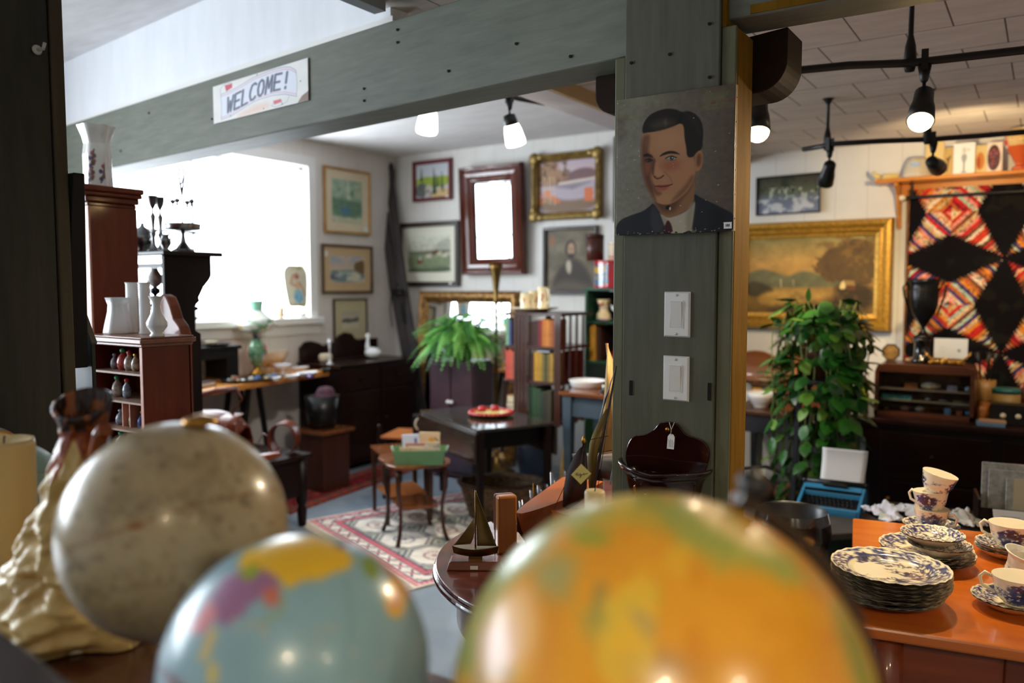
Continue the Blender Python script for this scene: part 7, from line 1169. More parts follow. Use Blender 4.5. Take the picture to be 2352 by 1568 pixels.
for r_i in range(4):
    for k in range(11):
        if r_i == 3 and (k < 2 or k > 8): continue
        x = -w2+.04+k*(2*w2-.08)/10.5+(.006*r_i); y = -.025-.026*r_i; z = .05-.0075*r_i; MB().lathe([(.0055, z-.006), (.0065, z+.004), (.005, z+.005), (.001, z+.0045)], (x, y, 0), 8).build('key', mat('black_key', (20, 20, 22), rough=.3), t)
MB().box(-w2*.55, w2*.55, -.118, -.106, .02, .028).build('space_bar', mat('black_key', (0, 0, 0)), t); MB().box(-w2+.0145, w2-.0145, .002, .022, .0715, .082).build('ribbon_slot', BLACKP, t); MB().box(-.05, .06, .04, .075, .0915, .1).build('type_basket', BLACKM, t)
MB().lathe([(.016, -w2+.01), (.016, w2-.01)], (0, .09, .098), 18, axis=(1, 0, 0)).build('platen', BLACKP, t)
for s in (-1, 1): MB().lathe([(.013, 0), (.013, .018)], (s*(w2-.01) if s > 0 else -w2-.008, .09, .098), 14, axis=(1, 0, 0)).build('platen_knob', BLACKP, t)
MB().grid(lambda u, v: (-.075+.2*u+.012*v*(u-.2), .108+.05*v+.03*math.sin(v*2.5), .085+.20*v-.03*v*v), 9, 13).build('paper', PAPERW, t, solid=.0006, fixn=False)
# flowered dark bowl in front of the chest
c = at(1818, 1235, d=2.75); t = thing('flower_painted_pot', 'black pot painted with red and gold flowers in front of the green chest', 'pot', (c.x, c.y, 0)); cv = Canvas(140, 60, (26, 20, 18)); 
for u in (.62, .66, .7, .84, .9, .5, .4, .3, .1, .2): cv.ell(u+.01, .42+.2*math.sin(u*37), .03, .09, (206, 40, 40) if int(u*50) % 2 else (196, 140, 60), .6, 1, .4)
cv.blotch((176, 122, 60), 12, .58, .05, .9, 3, cv.V > .35); hz = c.z+.1
painted('pot', cv, bulge([0, .3, .6, .85, 1], [.07, .11, .13, .125, .115], hz-.22, .22), PAINTG, t); MB().lathe([(.115, hz), (.105, hz-.01), (.1, hz-.12), (.001, hz-.14)], seg=36).build('inside', BLACKP, t); MB().lathe([(.12, 0), (.13, .02), (.1, .05), (.05, .1), (.04, hz-.28), (.075, hz-.225), (.08, hz-.2205)], seg=28).build('pedestal', DARKM, t)
# trailing plant on a tall stand
PX, PYY = at(1895, 760, d=4.3).x, at(1895, 760, d=4.3).y
t = thing('plant_stand', 'tall slim dark blue plant stand under the trailing plant', 'plant stand', (PX, PYY, 0)); MB().box(-.14, .14, -.14, .14, .985, 1.005).build('top', BBK, t, bevel=.004)
for sx in (-1, 1):
    for sy in (-1, 1): MB().beam((sx*.13, sy*.13, 0), (sx*.1, sy*.1, .985), .025, .025).build('leg', BBK, t)
MB().box(-.11, .11, -.11, .11, .4, .415).build('shelf', BBK, t)
t = thing('trailing_plant', 'big leafy green trailing plant cascading from a tall stand before the gilt painting', 'plant', (PX, PYY, 1.0055)); MB().lathe([(.08, 0), (.115, .16), (.12, .17), (.105, .17), (.001, .15)], seg=28).build('pot', mat('brown_pot', (84, 54, 36), rough=.5), t)
r1 = rng(21); m = MB(); mv = MB()
def leaf(m, p, d, up, s, mi):
    d = d.normalized(); sd = d.cross(up); sd = sd.normalized() if sd.length > 1e-4 else Vector((1, 0, 0)); nn = sd.cross(d)
    o = [(0, 0), (.12, .26), (.34, .42), (.62, .36), (.85, .17), (1.0, 0)]; L_ = [p+d*s*a+sd*s*b*.82-nn*s*.12*b+nn*s*(-.22*a*a) for a, b in o]; R_ = [p+d*s*a-sd*s*b*.82-nn*s*.12*b+nn*s*(-.22*a*a) for a, b in o]; M_ = [p+d*s*a+nn*s*(-.22*a*a) for a, b in o]
    vs = L_+R_+M_; n = 6; m.add(vs, [(i, i+1, 12+i+1, 12+i) for i in range(5)]+[(12+i, 12+i+1, 6+i+1, 6+i) for i in range(5)], mi, True)
vines = []
camd = Vector((0, -1, 0))
for k in range(64):
    a = r1.uniform(0, 2*PI); ln = r1.choice((.25, .4, .55, .7, .85, 1.0)) if k % 3 else r1.uniform(.1, .3); x0, y0 = .07*math.cos(a), .07*math.sin(a)
    P = [Vector((x0, y0, .17))]; R_ = r1.uniform(.08, .21); dx = r1.uniform(-.06, .04) 
    if ln > .6: R_ = r1.uniform(.05, .15)
    n = max(5, int(ln/.07))
    for i in range(1, n+1): s = i/n; rr2 = .07+R_*math.sin(min(1, s*2.2)*PI/2)*(1-.45*max(0, s-.4)*(ln > .5)); P.append(Vector((rr2*math.cos(a+.5*s)+dx*s-(.08*s if ln > .6 else 0), rr2*math.sin(a+.5*s)*.9, .17+r1.uniform(.05, .2)*math.sin(min(1, s*2)*PI)*(1-s)+(.12 if s < .5 else .12*(1-s))-ln*max(0, s-.12)**1.15)))
    mv.tube(P, .0035, 5); vines.append(P)
    for i in range(1, len(P)):
        for q in range(2 if ln < .65 else 1+(i % 2)):
            out = Vector((P[i].x, P[i].y, 0)); out = out.normalized() if out.length > 0 else Vector((1, 0, 0)); d = out*r1.uniform(.3, 1.0)+Vector((r1.uniform(-.6, .6), r1.uniform(-.6, .6), r1.uniform(-1.0, -.1 if ln > .3 else .4)))
            leaf(m, P[i], d, Vector((0, 0, 1))+out*.6, r1.uniform(.075, .125)*(1 if ln < .65 else .82), r1.choice((0, 0, 1, 1, 2)))
m.build('foliage', [mat('leaf_green', (52, 112, 34), (36, 88, 26), rough=.38, scale=10, coat=.15), mat('leaf_deep_green', (36, 86, 30), (26, 66, 24), rough=.35, scale=10, coat=.15), mat('leaf_yellow_green', (110, 150, 50), (84, 128, 40), rough=.4, scale=10)], t, fixn=False); mv.build('vines', mat('vine_stem', (112, 122, 60), rough=.6), t)
# dark dresser
DY0, DY1, DZ = 4.90, 5.55, .755; DX0 = at(1945, 940, y=4.9).x
t = thing('dark_dresser', 'long low dark mahogany dresser with overhanging corbelled top under the quilt', 'dresser', (.2, (DY0+DY1)/2, 0)); RED = wood('deep_red_mahogany', (34, 9, 8), (52, 16, 13), 'x', rough=.35, coat=.1)
ox = DX0-.2; MB().box(ox, 1.2, -.325, .3, DZ-.03, DZ).build('top', RED, t, bevel=.008); MB().box(ox+.02, 1.18, -.315, .3, DZ-.045, DZ-.0305).build('top_moulding', DARKX, t, bevel=.004)
cb = [(0, 0), (-.035, -.01), (-.045, -.05), (-.07, -.075), (-.085, -.11), (-.09, -.14), (0, -.14)]
MB().prism([(ox+.125-a-.1-.0, DZ-.046+b) for a, b in [(0, 0), (-.03, -.012), (-.04, -.05), (-.07, -.07), (-.085, -.1), (-.1, -.13), (-.16, -.13), (-.16, 0)]][::-1], -.3, -.24, 'y').build('corbel', DARKX, t)
MB().box(ox+.13, 1.15, -.29, .29, .0, DZ-.0455).build('body', DARKM, t)
for i in range(3): x0 = ox+.18+i*.6; d = MB().box(x0, x0+.54, -.305, -.2905, .42, .68).build('drawer', DARKX, t, bevel=.004); MB().sphere((x0+.27, -.315, .56), .014, seg=12, rings=8).build('knob', DARKM, d); d = MB().box(x0, x0+.54, -.305, -.2905, .06, .40).build('door', DARKX, t, bevel=.004); MB().sphere((x0+.05, -.315, .3), .012, seg=12, rings=8).build('knob', BRASS, d)
# glass-fronted display box on the dresser
a = at(2008, 930, z=DZ); b_ = at(2240, 948, z=DZ); yb_ = 5.06; xa = at(2008, 900, y=yb_).x; xb = at(2238, 900, y=yb_).x; bw = (xb-xa)/2; bz2 = at(2120, 838, y=yb_).z-DZ
t = thing('display_box', 'small wooden glass-fronted display box with three shelves of trinkets on the dresser', 'display box', ((xa+xb)/2, yb_+.13, DZ+.0005)); DBW = wood('display_box_wood', (70, 34, 18), (94, 50, 28), 'x', coat=.4)
m = MB(); m.box(-bw, -bw+.02, -.13, .13, 0, bz2-.05); m.box(bw-.02, bw, -.13, .13, 0, bz2-.05); m.box(-bw, bw, .12, .13, 0, bz2-.05); m.build('carcass', DBW, t); MB().prism([(-bw, bz2-.05), (bw, bz2-.05), (bw-.012, bz2-.012), (bw-.05, bz2), (-bw+.05, bz2), (-bw+.012, bz2-.012)], -.13, .13, 'y').build('top', DBW, t, bevel=.003); MB().box(-bw, bw, -.13, .12, 0, .022).build('base', DBW, t)
SL = [.022, .09, .155]
for z in SL[1:]: MB().box(-bw+.0205, bw-.0205, -.11, .119, z-.006, z).build('shelf', mat('shelf_glass_edge', (122, 108, 92), rough=.3), t)
MB().box(-bw+.0205, bw-.0205, -.124, -.122, .023, bz2-.051).build('glass_front', GLASS, t)
dx, dy = t.location.x, t.location.y
for i, (x, z, s, cc, sh, lab) in enumerate(((-.145, 1, (.16, .05, .022), (96, 176, 176), 'b', 'long turquoise case on the middle shelf of the display box'), (.02, 1, (.03, .03, .016), (190, 180, 170), 's', 'small shell on the middle shelf of the display box'), (.1, 1, (.05, .02, .01), (170, 170, 180), 's', 'silver brooch at the right of the middle shelf of the display box'), (.17, 1, (.05, .02, .01), (110, 160, 90), 's', 'green brooch at the right end of the middle shelf of the display box'), (.03, 2, (.11, .05, .04), (196, 184, 150), 's', 'cream oval box on the top shelf of the display box'), (-.07, 2, (.07, .04, .035), (140, 84, 50), 'b', 'brown box on the top shelf of the display box'), (.14, 2, (.05, .03, .03), (150, 150, 170), 'b', 'lilac-grey tin on the top shelf of the display box'), (.22, 2, (.035, .03, .03), (180, 200, 220), 's', 'pale glass bead on the top shelf of the display box'), (-.2, 0, (.03, .03, .012), (206, 190, 60), 's', 'yellow button on the bottom shelf of the display box'), (-.1, 0, (.05, .04, .025), (206, 160, 140), 's', 'pink and red figure on the bottom shelf of the display box'), (-.02, 0, (.05, .04, .03), (190, 180, 160), 's', 'cream figure on the bottom shelf of the display box'), (.12, 0, (.03, .03, .03), (110, 170, 210), 'b', 'blue cube on the bottom shelf of the display box'), (.18, 0, (.03, .03, .022), (176, 90, 60), 'b', 'rust cube on the bottom shelf of the display box'), (.23, 0, (.05, .03, .024), (110, 160, 200), 's', 'blue bead at the right end of the bottom shelf of the display box'))):
    m = MB()
    if sh == 'b': m.box(-s[0]/2, s[0]/2, -s[1]/2, s[1]/2, 0, s[2])
    else: m.sphere((0, 0, s[2]/2), s[2]/2, seg=14, rings=8, sc=(s[0]/s[2], s[1]/s[2], 1))
    tag(m.build('display_trinket', mat('display_trinket_%d' % i, cc, tuple(int(k*.7) for k in cc), rough=.3, scale=50)), lab, 'trinket', 'trinkets in the display box', (dx+x, dy-.045, DZ+.001+SL[z]))
DT = DZ+bz2+.001
q = at(2046, 823, y=yb_+.1); t = thing('octagonal_frame', 'small octagonal wooden frame standing at the left on the display box', 'frame', (q.x, yb_+.1, DT)); oc = [(.05*math.cos(PI/8+k*PI/4)*1.02, .05+.052*math.sin(PI/8+k*PI/4)) for k in range(8)]
MB().prism([(x, z+.008) for x, z in oc], -.008, .008, 'y').build('frame', DARKX, t); MB().prism([(x*.86, .058+(z-.05)*.86) for x, z in oc], -.0105, -.0085, 'y').build('picture', mat('sepia_picture', (176, 136, 72), (120, 84, 40), rough=.5, scale=20), t); MB().box(-.03, .03, -.03, .03, 0, .008).build('foot', BRASS, t)
q = at(2117, 828, y=yb_+.14); t = thing('black_urn', 'tall black metal urn trophy on a black plinth on the display box', 'urn', (q.x, yb_+.15, DT)); HU = at(2120, 640, y=yb_+.15).z-DT; BKU = mat('dark_patinated_metal', (34, 34, 36), (22, 22, 24), rough=.25, metal=.6, scale=14)
MB().lathe([(.06, 0), (.06, .02), (.045, .03), (.042, .12), (.05, .13), (.05, .14)], seg=36).build('plinth', mat('black_lacquer', (8, 8, 10), rough=.12, coat=1), t); k = HU-.14
MB().lathe([(.05, .14), (.055, .15), (.03, .165), (.014, .19), (.012, .21), (.03, .24), (.062, .29), (.075, .34), (.078, HU-.06), (.074, HU-.05), (.08, HU-.02), (.088, HU), (.08, HU-.002), (.06, HU-.05), (.001, HU-.06)], seg=40).build('cup', BKU, t)
for s in (-1, 1): MB().tube([(s*.075, 0, HU-.07), (s*.1, 0, HU-.02), (s*.112, 0, HU-.05), (s*.105, 0, HU-.1), (s*.07, 0, .28)], .006, 8).build('handle', BKU, t)
q = at(2175, 836, y=yb_+.06); t = thing('gold_card_holder', 'gilt leaf-shaped card holder on the display box', 'card holder', (q.x, yb_+.07, DT)); m = MB(); r1 = rng(8)
GL = mat('bright_gilt_metal', (226, 176, 84), (196, 142, 56), rough=.2, metal=.6, scale=20)
for i in range(60): x = r1.uniform(-.085, .085); y = r1.uniform(-.035, .035); m.sphere((x, y, .012+r1.uniform(0, .022)*(1-abs(x)/.1)), r1.uniform(.008, .013), seg=8, rings=6)
m.build('leaves', GL, t)
for s in (-1, 1):
    for k in range(2): MB().tube([(s*.05, -.012+.02*k, .015), (s*.09, -.014+.02*k, .04), (s*.118, -.012+.02*k, .08-.015*k)], [.009, .011, .003], 8, flat=.5).build('finger_leaf', GL, t)
a, b_ = at(2146, 776, y=yb_+.07), at(2222, 820, y=yb_+.07); cw, ch = (b_.x-a.x)/2, (a.z-b_.z); t = thing('business_card', 'white business card standing in the gilt card holder', 'card', ((a.x+b_.x)/2, yb_+.072, b_.z-.012), .0); MB().box(-cw, cw, -.0006, .0006, 0, ch+.012).build('card', PAPERW, t)
m = MB(); m.lathe([(.009, 0), (.009, .0003)], (cw*.5, -.0006, ch*.45), 18, axis=(0, -1, 0)); m.build('logo_disc', mat('grey_logo', (110, 120, 124), rough=.7), t)
for i, (dx_, w_) in enumerate(((-.003, .0012), (.0, .0012), (.003, .0028))): MB().box(cw*.5+dx_-w_/2, cw*.5+dx_+w_/2, -.0013, -.0010, ch*.45-.005, ch*.45+.005).build('logo_mark', mat('logo_pale', (216, 220, 222), rough=.7), t)
for i, (z, l) in enumerate(((.62, .032), (.5, .038), (.36, .026))): MB().box(-cw*.7, -cw*.7+l, -.0009, -.0006, ch*z, ch*z+.0014).build('printed_line', mat('print_grey', (170, 170, 176), rough=.8), t)
# pieces at the right end of the dresser
for px, pb, y, kind in ((2262, 936, 5.1, 'amber'), (2315, 945, 5.1, 'black'), (2312, 892, 5.26, 'teal'), (2262, 890, 5.43, 'brush'), (2276, 955, 4.98, 'blue'), (2348, 900, 5.36, 'wood')):
    q = at(px, pb, y=y)
    if kind == 'amber': t = thing('amber_jar', 'amber jar with a dark motif on the dresser right of the display box', 'jar', (q.x, y, DZ+.0005)); MB().lathe([(.03, 0), (.036, .01), (.036, .08), (.028, .1), (.03, .108), (.001, .11)], seg=24).build('jar', mat('amber_pottery', (186, 112, 40), (126, 66, 26), rough=.3, scale=16), t)
    elif kind == 'black':
        t = thing('black_cash_box', 'black metal box with two small white dials on the dresser at the right edge', 'box', (q.x+.02, y, DZ+.0005)); MB().box(-.1, .1, -.06, .06, 0, .11).build('box', BLACKP, t, bevel=.004)
        for x in (-.04, .03): MB().lathe([(.014, 0), (.013, .003), (.001, .004)], (x, -.0605, .05), 16, axis=(0, -1, 0)).build('dial', mat('white_dial', (240, 226, 196), rough=.4), t)
    elif kind == 'teal': t = thing('teal_tin', 'round tin with teal lid behind the black box on the dresser', 'tin', (q.x, y, DZ+.0005)); MB().lathe([(.07, 0), (.07, .15)], seg=32).build('body', mat('straw_tin', (146, 116, 66), rough=.5), t); MB().lathe([(.072, .1505), (.073, .17), (.06, .178), (.001, .18)], seg=32).build('lid', mat('teal_lid', (34, 96, 96), rough=.35), t)
    elif kind == 'brush':
        t = thing('jar_of_brushes', 'tall wooden jar holding dark brushes against the quilt', 'jar', (q.x, y, DZ+.0005)); MB().lathe([(.05, 0), (.055, .12), (.058, .2), (.05, .2), (.001, .05)], seg=24).build('jar', wood('jar_wood', (134, 96, 52), (160, 120, 70), 'z'), t)
        for k in range(5): a = k*1.3; MB().tube([(.02*math.cos(a), .02*math.sin(a), .06), (.04*math.cos(a), .04*math.sin(a), .3), (.055*math.cos(a), .055*math.sin(a), .36)], [.004, .005, .022 if k < 3 else .006], 8).build('brush', BLACKM, t)
    elif kind == 'blue': t = thing('blue_card_box', 'flat pale blue box with peach lid on the front edge of the dresser', 'box', (q.x, y, DZ+.0005), .1); MB().box(-.065, .065, -.045, .045, 0, .018).build('box', mat('pale_blue_card', (120, 166, 206), rough=.6), t); MB().box(-.055, .07, -.04, .05, .0185, .027).build('lid', mat('peach_card', (206, 166, 134), rough=.6), t)
    else: t = thing('brown_dome', 'tall brown rounded wooden form at the right edge of the dresser', 'ornament', (q.x+.06, y, DZ+.0005)); MB().lathe([(.06, 0), (.06, .1), (.055, .2), (.03, .28), (.001, .3)], seg=28).build('dome', wood('warm_brown_form', (122, 70, 34), (146, 90, 48), 'z'), t)
c = at(1962, 905, y=5.0); t = thing('yellow_pepper_pot', 'yellow-green glass knob jar at the left end of the dresser', 'jar', (at(1992, 890, y=5.15).x-.02, 5.18, DZ+.0005)); MB().lathe([(.025, 0), (.028, .1), (.02, .11), (.03, .13), (.034, .155), (.02, .18), (.001, .185)], seg=22).build('jar', mat('yellow_glass', (196, 196, 40), rough=.2, coat=.5), t)
# quilt, rod and shelf
QX0 = at(2085, 600, y=5.64).x; QX1 = .62; QZ1, QZ0 = 2.115, .62; QW, QH = QX1-QX0, QZ1-QZ0
cv = Canvas(330, int(330*QH/QW), (16, 13, 15), QW/QH); # pineapple blocks: strips run across the diagonals, black lens shapes are left between the blocks
PAL = np.array([(206, 44, 40), (222, 140, 54), (226, 190, 140), (226, 150, 130), (64, 60, 110), (150, 24, 40), (206, 176, 120), (178, 196, 170), (196, 60, 40), (226, 206, 176), (120, 74, 50), (190, 110, 50)], float)
qc = at(2186, 487, y=5.64); per = .575; bx = (cv.U*QW-(qc.x-QX0))/per; by = (cv.V*QH-(QZ1-qc.z))/per; ix = np.round(bx); iy = np.round(by); x_ = (bx-ix)*2; y_ = (by-iy)*2
pp = np.abs(x_)+np.abs(y_); k_ = np.floor(pp/.1).astype(int); fr = np.mod(pp/.1, 1); qd_ = ((x_ > 0)*2+(y_ > 0)).astype(int); hi = np.maximum(np.abs(x_), np.abs(y_)); lo = np.minimum(np.abs(x_), np.abs(y_))
colr = (hi < .50+.50*lo**.95-.11*fr*(k_ > 4))*1.0; idx = (k_*5+qd_*3+(ix*7+iy*4).astype(int)+(k_*k_)//3) % len(PAL); cv.a = np.where(colr[..., None] > 0, PAL[idx], cv.a)
pr = fbm(cv.w, cv.h, 90, 2, 5); lum = cv.a.sum(-1) > 120; cv.blend(((pr > .66)*lum)*.5, (196, 60, 36)); cv.blend(((pr < .34)*lum)*.5, (60, 40, 36)); cv.mottle(.12, 50, 3); cv.blotch((34, 34, 24), 14, .6, .1, .5, 4, ~lum)
t = thing('patchwork_quilt', 'black patchwork quilt with jagged red, orange and cream log-cabin diamonds on the wall', 'quilt', (QX0, 5.64, QZ0)); qd = lambda U, V: (U*QW, .006*np.sin(U*40)*(.3+V)-.01*np.sin(U*9), (1-V)*QH)
painted('patchwork', cv, qd, PAINTC, t, True, .006); cvb = Canvas(12, 120, (150, 96, 50)); cvb.blotch((40, 26, 20), 8, .5, .1, .9, 2); painted('edging', cvb, lambda U, V: (-.012+U*.014, .001+0*U, (1-V)*QH), PAINTC, t, True, .004)
c = at(2074, 455, y=5.60); t = thing('quilt_rod', 'dark rod with a pale finial holding the quilt under the shelf', 'rod', (c.x, 5.585, c.z)); MB().lathe([(.009, .02), (.009, 1.35)], seg=12, axis=(1, 0, 0)).build('rod', BLACKM, t); MB().sphere((0, 0, 0), .02, seg=16, rings=12).build('finial', CREAMG, t); MB().box(.05, .06, -.005, .005, .0095, 2.1525-c.z).build('hanger', BLACKW, t)
SZH = 2.175; t = thing('plate_shelf', 'honey pine wall shelf with bracket above the quilt, carrying cards and ornaments', 'shelf', (-.15, 5.6, SZH)); sx0 = at(2010, 415, y=5.5).x+.15
MB().box(sx0, 1.0, -.12, .098, -.022, 0).build('board', PINEV, t, bevel=.003); MB().box(sx0+.13, 1.0, .07, .098, -.1, -.0225).build('back_rail', PINEV, t, bevel=.002)
for x in (sx0+.11, .8): MB().prism([(.098, -.30), (.098, -.0225), (-.10, -.0225), (-.10, -.045), (-.06, -.06), (-.01, -.09), (.01, -.14), (.035, -.19), (.06, -.22), (.07, -.30)], x, x+.022, 'x').build('bracket', PINEV, t, bevel=.002)
def shp(px, y=5.55): return at(px, 400, y=y).x
t = thing('straw_bird', 'small yellow cloth bird at the left end of the pine shelf', 'ornament', (shp(2026), 5.55, SZH+.0005)); m = MB(); m.sphere((.05, 0, .02), .035, seg=16, rings=10, sc=(1.5, .8, .6)); m.tube([(-.01, 0, .02), (-.045, 0, .04), (-.05, 0, .062)], [.02, .014, .004], 8); m.build('body', mat('pale_yellow_cloth', (226, 206, 140), (214, 190, 120), rough=.8, scale=20), t)
t = thing('cellophane_bag', 'pale cellophane-wrapped cone with a blue mark on the pine shelf', 'packet', (shp(2105), 5.57, SZH+.0005)); MB().lathe([(.085, 0), (.08, .03), (.06, .1), (.045, .125), (.001, .13)], seg=24, sy=.7, ripple=lambda a, z: .06*math.cos(5*a+z*30)).build('packet', mat('milky_plastic', (226, 216, 196), rough=.25, trans=.3), t); MB().box(-.03, .02, -.056, -.05, .07, .09).build('blue_mark', mat('pale_blue_mark', (150, 180, 220), rough=.5), t)
def scard(px0, px1, pt, lab, col, art, y=5.58, dd=.006, nm='greeting_card'):
    a = at(px0, pt, y=y); b2 = at(px1, pt, y=y); w_ = b2.x-a.x; h = a.z-SZH; t = thing(nm, lab, 'card', ((a.x+b2.x)/2, y, SZH+.0005)); MB().box(-w_/2, w_/2, 0, dd, 0, h).build('board', mat('card_back', (206, 190, 156), rough=.8), t); cv = Canvas(60, 90, col, w_/h); art(cv); flatpic('picture', cv, w_-.002, h-.002, -.0015, PAINTF, t, h/2, .001)
scard(2126, 2170, 328, 'yellowed card with small flowers behind the hanging lamp head on the pine shelf', (222, 196, 136), lambda cv: (cv.ell(.7, .55, .12, .06, (190, 120, 120)), cv.ell(.4, .75, .1, .05, (180, 110, 60)))); scard(2170, 2190, 340, 'narrow yellow card with a sprig, left of the white urn card', (214, 184, 116), lambda cv: (cv.line([(.3, .8), (.5, .4), (.7, .3)], .05, (110, 90, 60)), cv.ell(.4, .4, .2, .06, (130, 90, 70), .7)), y=5.60)
scard(2191, 2241, 330, 'white card with a grey urn drawing on the pine shelf', (240, 240, 238), lambda cv: (cv.poly([(.4, .35), (.6, .35), (.64, .48), (.55, .62), (.45, .62), (.36, .48)], (150, 156, 160), .02, .9), cv.ell(.5, .24, .1, .1, (206, 206, 196), .8), cv.line([(.5, .6), (.5, .88)], .04, (130, 136, 150)), cv.line([(.4, .92), (.6, .92)], .04, (120, 126, 140)), cv.ell(.7, .22, .05, .03, (214, 170, 170))), y=5.55)
scard(2241, 2268, 334, 'cream card with an orange leaf shape on the pine shelf', (226, 206, 150), lambda cv: (cv.ell(.45, .55, .36, .3, (206, 130, 60), .3), cv.ell(.3, .6, .15, .2, (176, 80, 40), .6)), y=5.58); scard(2268, 2304, 328, 'white card with a dark mosaic oval on the pine shelf', (232, 216, 200), lambda cv: (cv.ell(.45, .5, .42, .42, (60, 40, 40), .06), cv.blotch((190, 80, 60), 16, .55, .05, .9, 4, ((cv.U-.45)/.38)**2+((cv.V-.5)/.38)**2 < 1), cv.blotch((80, 70, 120), 14, .6, .05, .9, 9, ((cv.U-.45)/.38)**2+((cv.V-.5)/.38)**2 < 1)), y=5.56)
cv = Canvas(96, 70, (190, 84, 40)); cv.a[:30] = (206, 170, 110); cv.blotch((190, 50, 40), 8, .5, .06, .9, 3, cv.V < .45); cv.blotch((236, 226, 206), 6, .55, .06, .9, 5, cv.V < .45); cv.blotch((110, 120, 60), 10, .6, .06, .9, 7, cv.V < .45)
t = thing('painted_urn', 'orange-red urn with painted flowers at the right end of the pine shelf', 'urn', (shp(2345, 5.52), 5.53, SZH+.0005)); painted('body', cv, bulge([0, .06, .15, .4, .6, .7, .9, 1], [.045, .05, .03, .06, .085, .095, .085, .06], 0, .24), PAINTG, t); MB().lathe([(.001, 0), (.045, 0), (.045, .003)], seg=24).build('foot', REDG, t)
# pine table with the blue and white china
t = thing('pine_table', 'orange pine table with a drawer, laid with blue and white china', 'table', (.239, 2.39, 0), math.radians(10.5)); PZ = .76
PT = mat('pine_table_top', (170, 80, 18), (196, 106, 30), rough=.22, scale=2.2, stretch=(1, 8, 1), coat=.5, bump=.03, contrast=.5, specks=((96, 44, 18), 5.5, .78)); PTD = wood('pine_table_frame', (104, 44, 20), (130, 60, 28), 'x', coat=.4)
MB().box(-.66, .66, -.44, .44, PZ-.028, PZ).build('top', PT, t, bevel=.006); MB().box(-.60, .60, -.39, -.37, PZ-.16, PZ-.0285).build('apron', PTD, t); MB().box(-.60, .60, .37, .39, PZ-.16, PZ-.0285).build('apron', PTD, t)
for s in (-1, 1): MB().box(s*.59-.01, s*.59+.01, -.37, .37, PZ-.16, PZ-.0285).build('apron', PTD, t)
d = MB().box(-.36, .3, -.40, -.3905, PZ-.15, PZ-.04).build('drawer', wood('table_drawer', (84, 34, 18), (104, 46, 24), 'x', coat=.4), t, bevel=.003); MB().sphere((-.03, -.415, PZ-.1), .016, seg=14, rings=10).build('knob', PTD, d)
legs4(t, -.585, .585, -.375, .375, PZ-.0285, .032, PTD, TURN)
# china: transfer pattern painted on the mesh
def transfer(n, seed, rim=.72, dens=.5, cream=(232, 220, 186)):
    cv = Canvas(n, n, cream, 1); r = np.sqrt((cv.U-.5)**2+(cv.V-.5)**2)*2; a = np.arctan2(cv.V-.5, cv.U-.5); f1 = fbm(n, n, 42, 3, seed); f2 = fbm(n, n, 9, 3, seed+1); f3 = fbm(n, n, 5, 3, seed+2)
    rimm = (r > rim); cv.blend(np.clip((f1-.40)/.08, 0, 1)*rimm*np.clip((f2-.30)/.1, 0, 1)*.95, (62, 64, 112)); cv.blend(np.clip((f1-.6)/.05, 0, 1)*rimm*.8, (40, 40, 66))
    ce = ~rimm; band = np.clip((f3+.35*(cv.V-.5)*-1-.40)/.08, 0, 1); cv.blend(np.clip((f1-.40)/.1, 0, 1)*ce*band*.9, (84, 78, 104)); cv.blend(np.clip((f1-.52)/.06, 0, 1)*ce*band*.8, (52, 48, 66)); cv.line([(.55, .75), (.66, .6), (.72, .42), (.8, .3)], .012, (46, 44, 70), .006); cv.line([(.68, .56), (.78, .52), (.86, .5)], .008, (46, 44, 70), .006); cv.line([(.7, .46), (.62, .36)], .007, (46, 44, 70), .006); cv.blend(np.abs(r-rim) < .012, (88, 86, 122)); cv.blend(r > .965, cream); return cv
def china_disc(name, label, cat, loc, R_, prof, cv, group, rz=0, part='dish'):
    """prof: (radius share, height) from centre to rim; the top carries the transfer picture"""
    t = thing(name, label, cat, loc, rz, group); nr, na = 40, 96
    rs = np.array([p[0] for p in prof]); hs = np.array([p[1] for p in prof]); s = np.linspace(0, 1, nr); A_ = np.linspace(0, 2*PI, na, endpoint=False)
    S, AA = np.meshgrid(s, A_, indexing='ij'); Z_ = np.interp(S, rs, hs)+.0012*np.clip((S-.7)/.3, 0, 1)*np.cos(24*AA); Xx = S*R_*np.cos(AA); Yy = S*R_*np.sin(AA); co = np.stack([Xx, Yy, Z_], -1).reshape(-1, 3); i = np.arange(nr*na).reshape(nr, na); j = np.roll(i, -1, 1)
    F = np.stack([i[:-1], i[1:], j[1:], j[:-1]], -1).reshape(-1, 4); me = bpy.data.meshes.new(part); me.from_pydata(co.tolist(), [], F.tolist()); me.update()
    L_ = cv.lin(); ui = np.clip(((S*np.cos(AA)+1)/2*(cv.w-1)).astype(int), 0, cv.w-1); vi = np.clip(((1-S*np.sin(AA))/2*(cv.h-1)).astype(int), 0, cv.h-1); paint_verts(me, L_[vi, ui].reshape(-1, 3)); me.materials.append(PAINTG); me.polygons.foreach_set('use_smooth', [True]*len(me.polygons)); o = bpy.data.objects.new(part, me); C.objects.link(o); o.parent = t
    und = [(max(.001, R_*a), max(.0, h-.0045)) for a, h in prof]; und[-1] = (R_, prof[-1][1]-.003); MB().lathe([(.001, 0), (R_*.5, 0)]+[u for u in und if u[0] > R_*.5], seg=64, cap=False).build('underside', CREAMG, t); return t
PLP = [(0, .008), (.62, .008), (.68, .012), (.74, .018), (1, .026)]; SOUP = [(0, .007), (.5, .008), (.7, .014), (.85, .022), (1, .030)]; SAU = [(0, .008), (.34, .008), (.4, .010), (.75, .016), (1, .028)]
c1 = at(2043, 1392, z=PZ); cvA = transfer(200, 3); zz = PZ+.0005; RD = .131
cx1, cy1 = -.282, 2.03
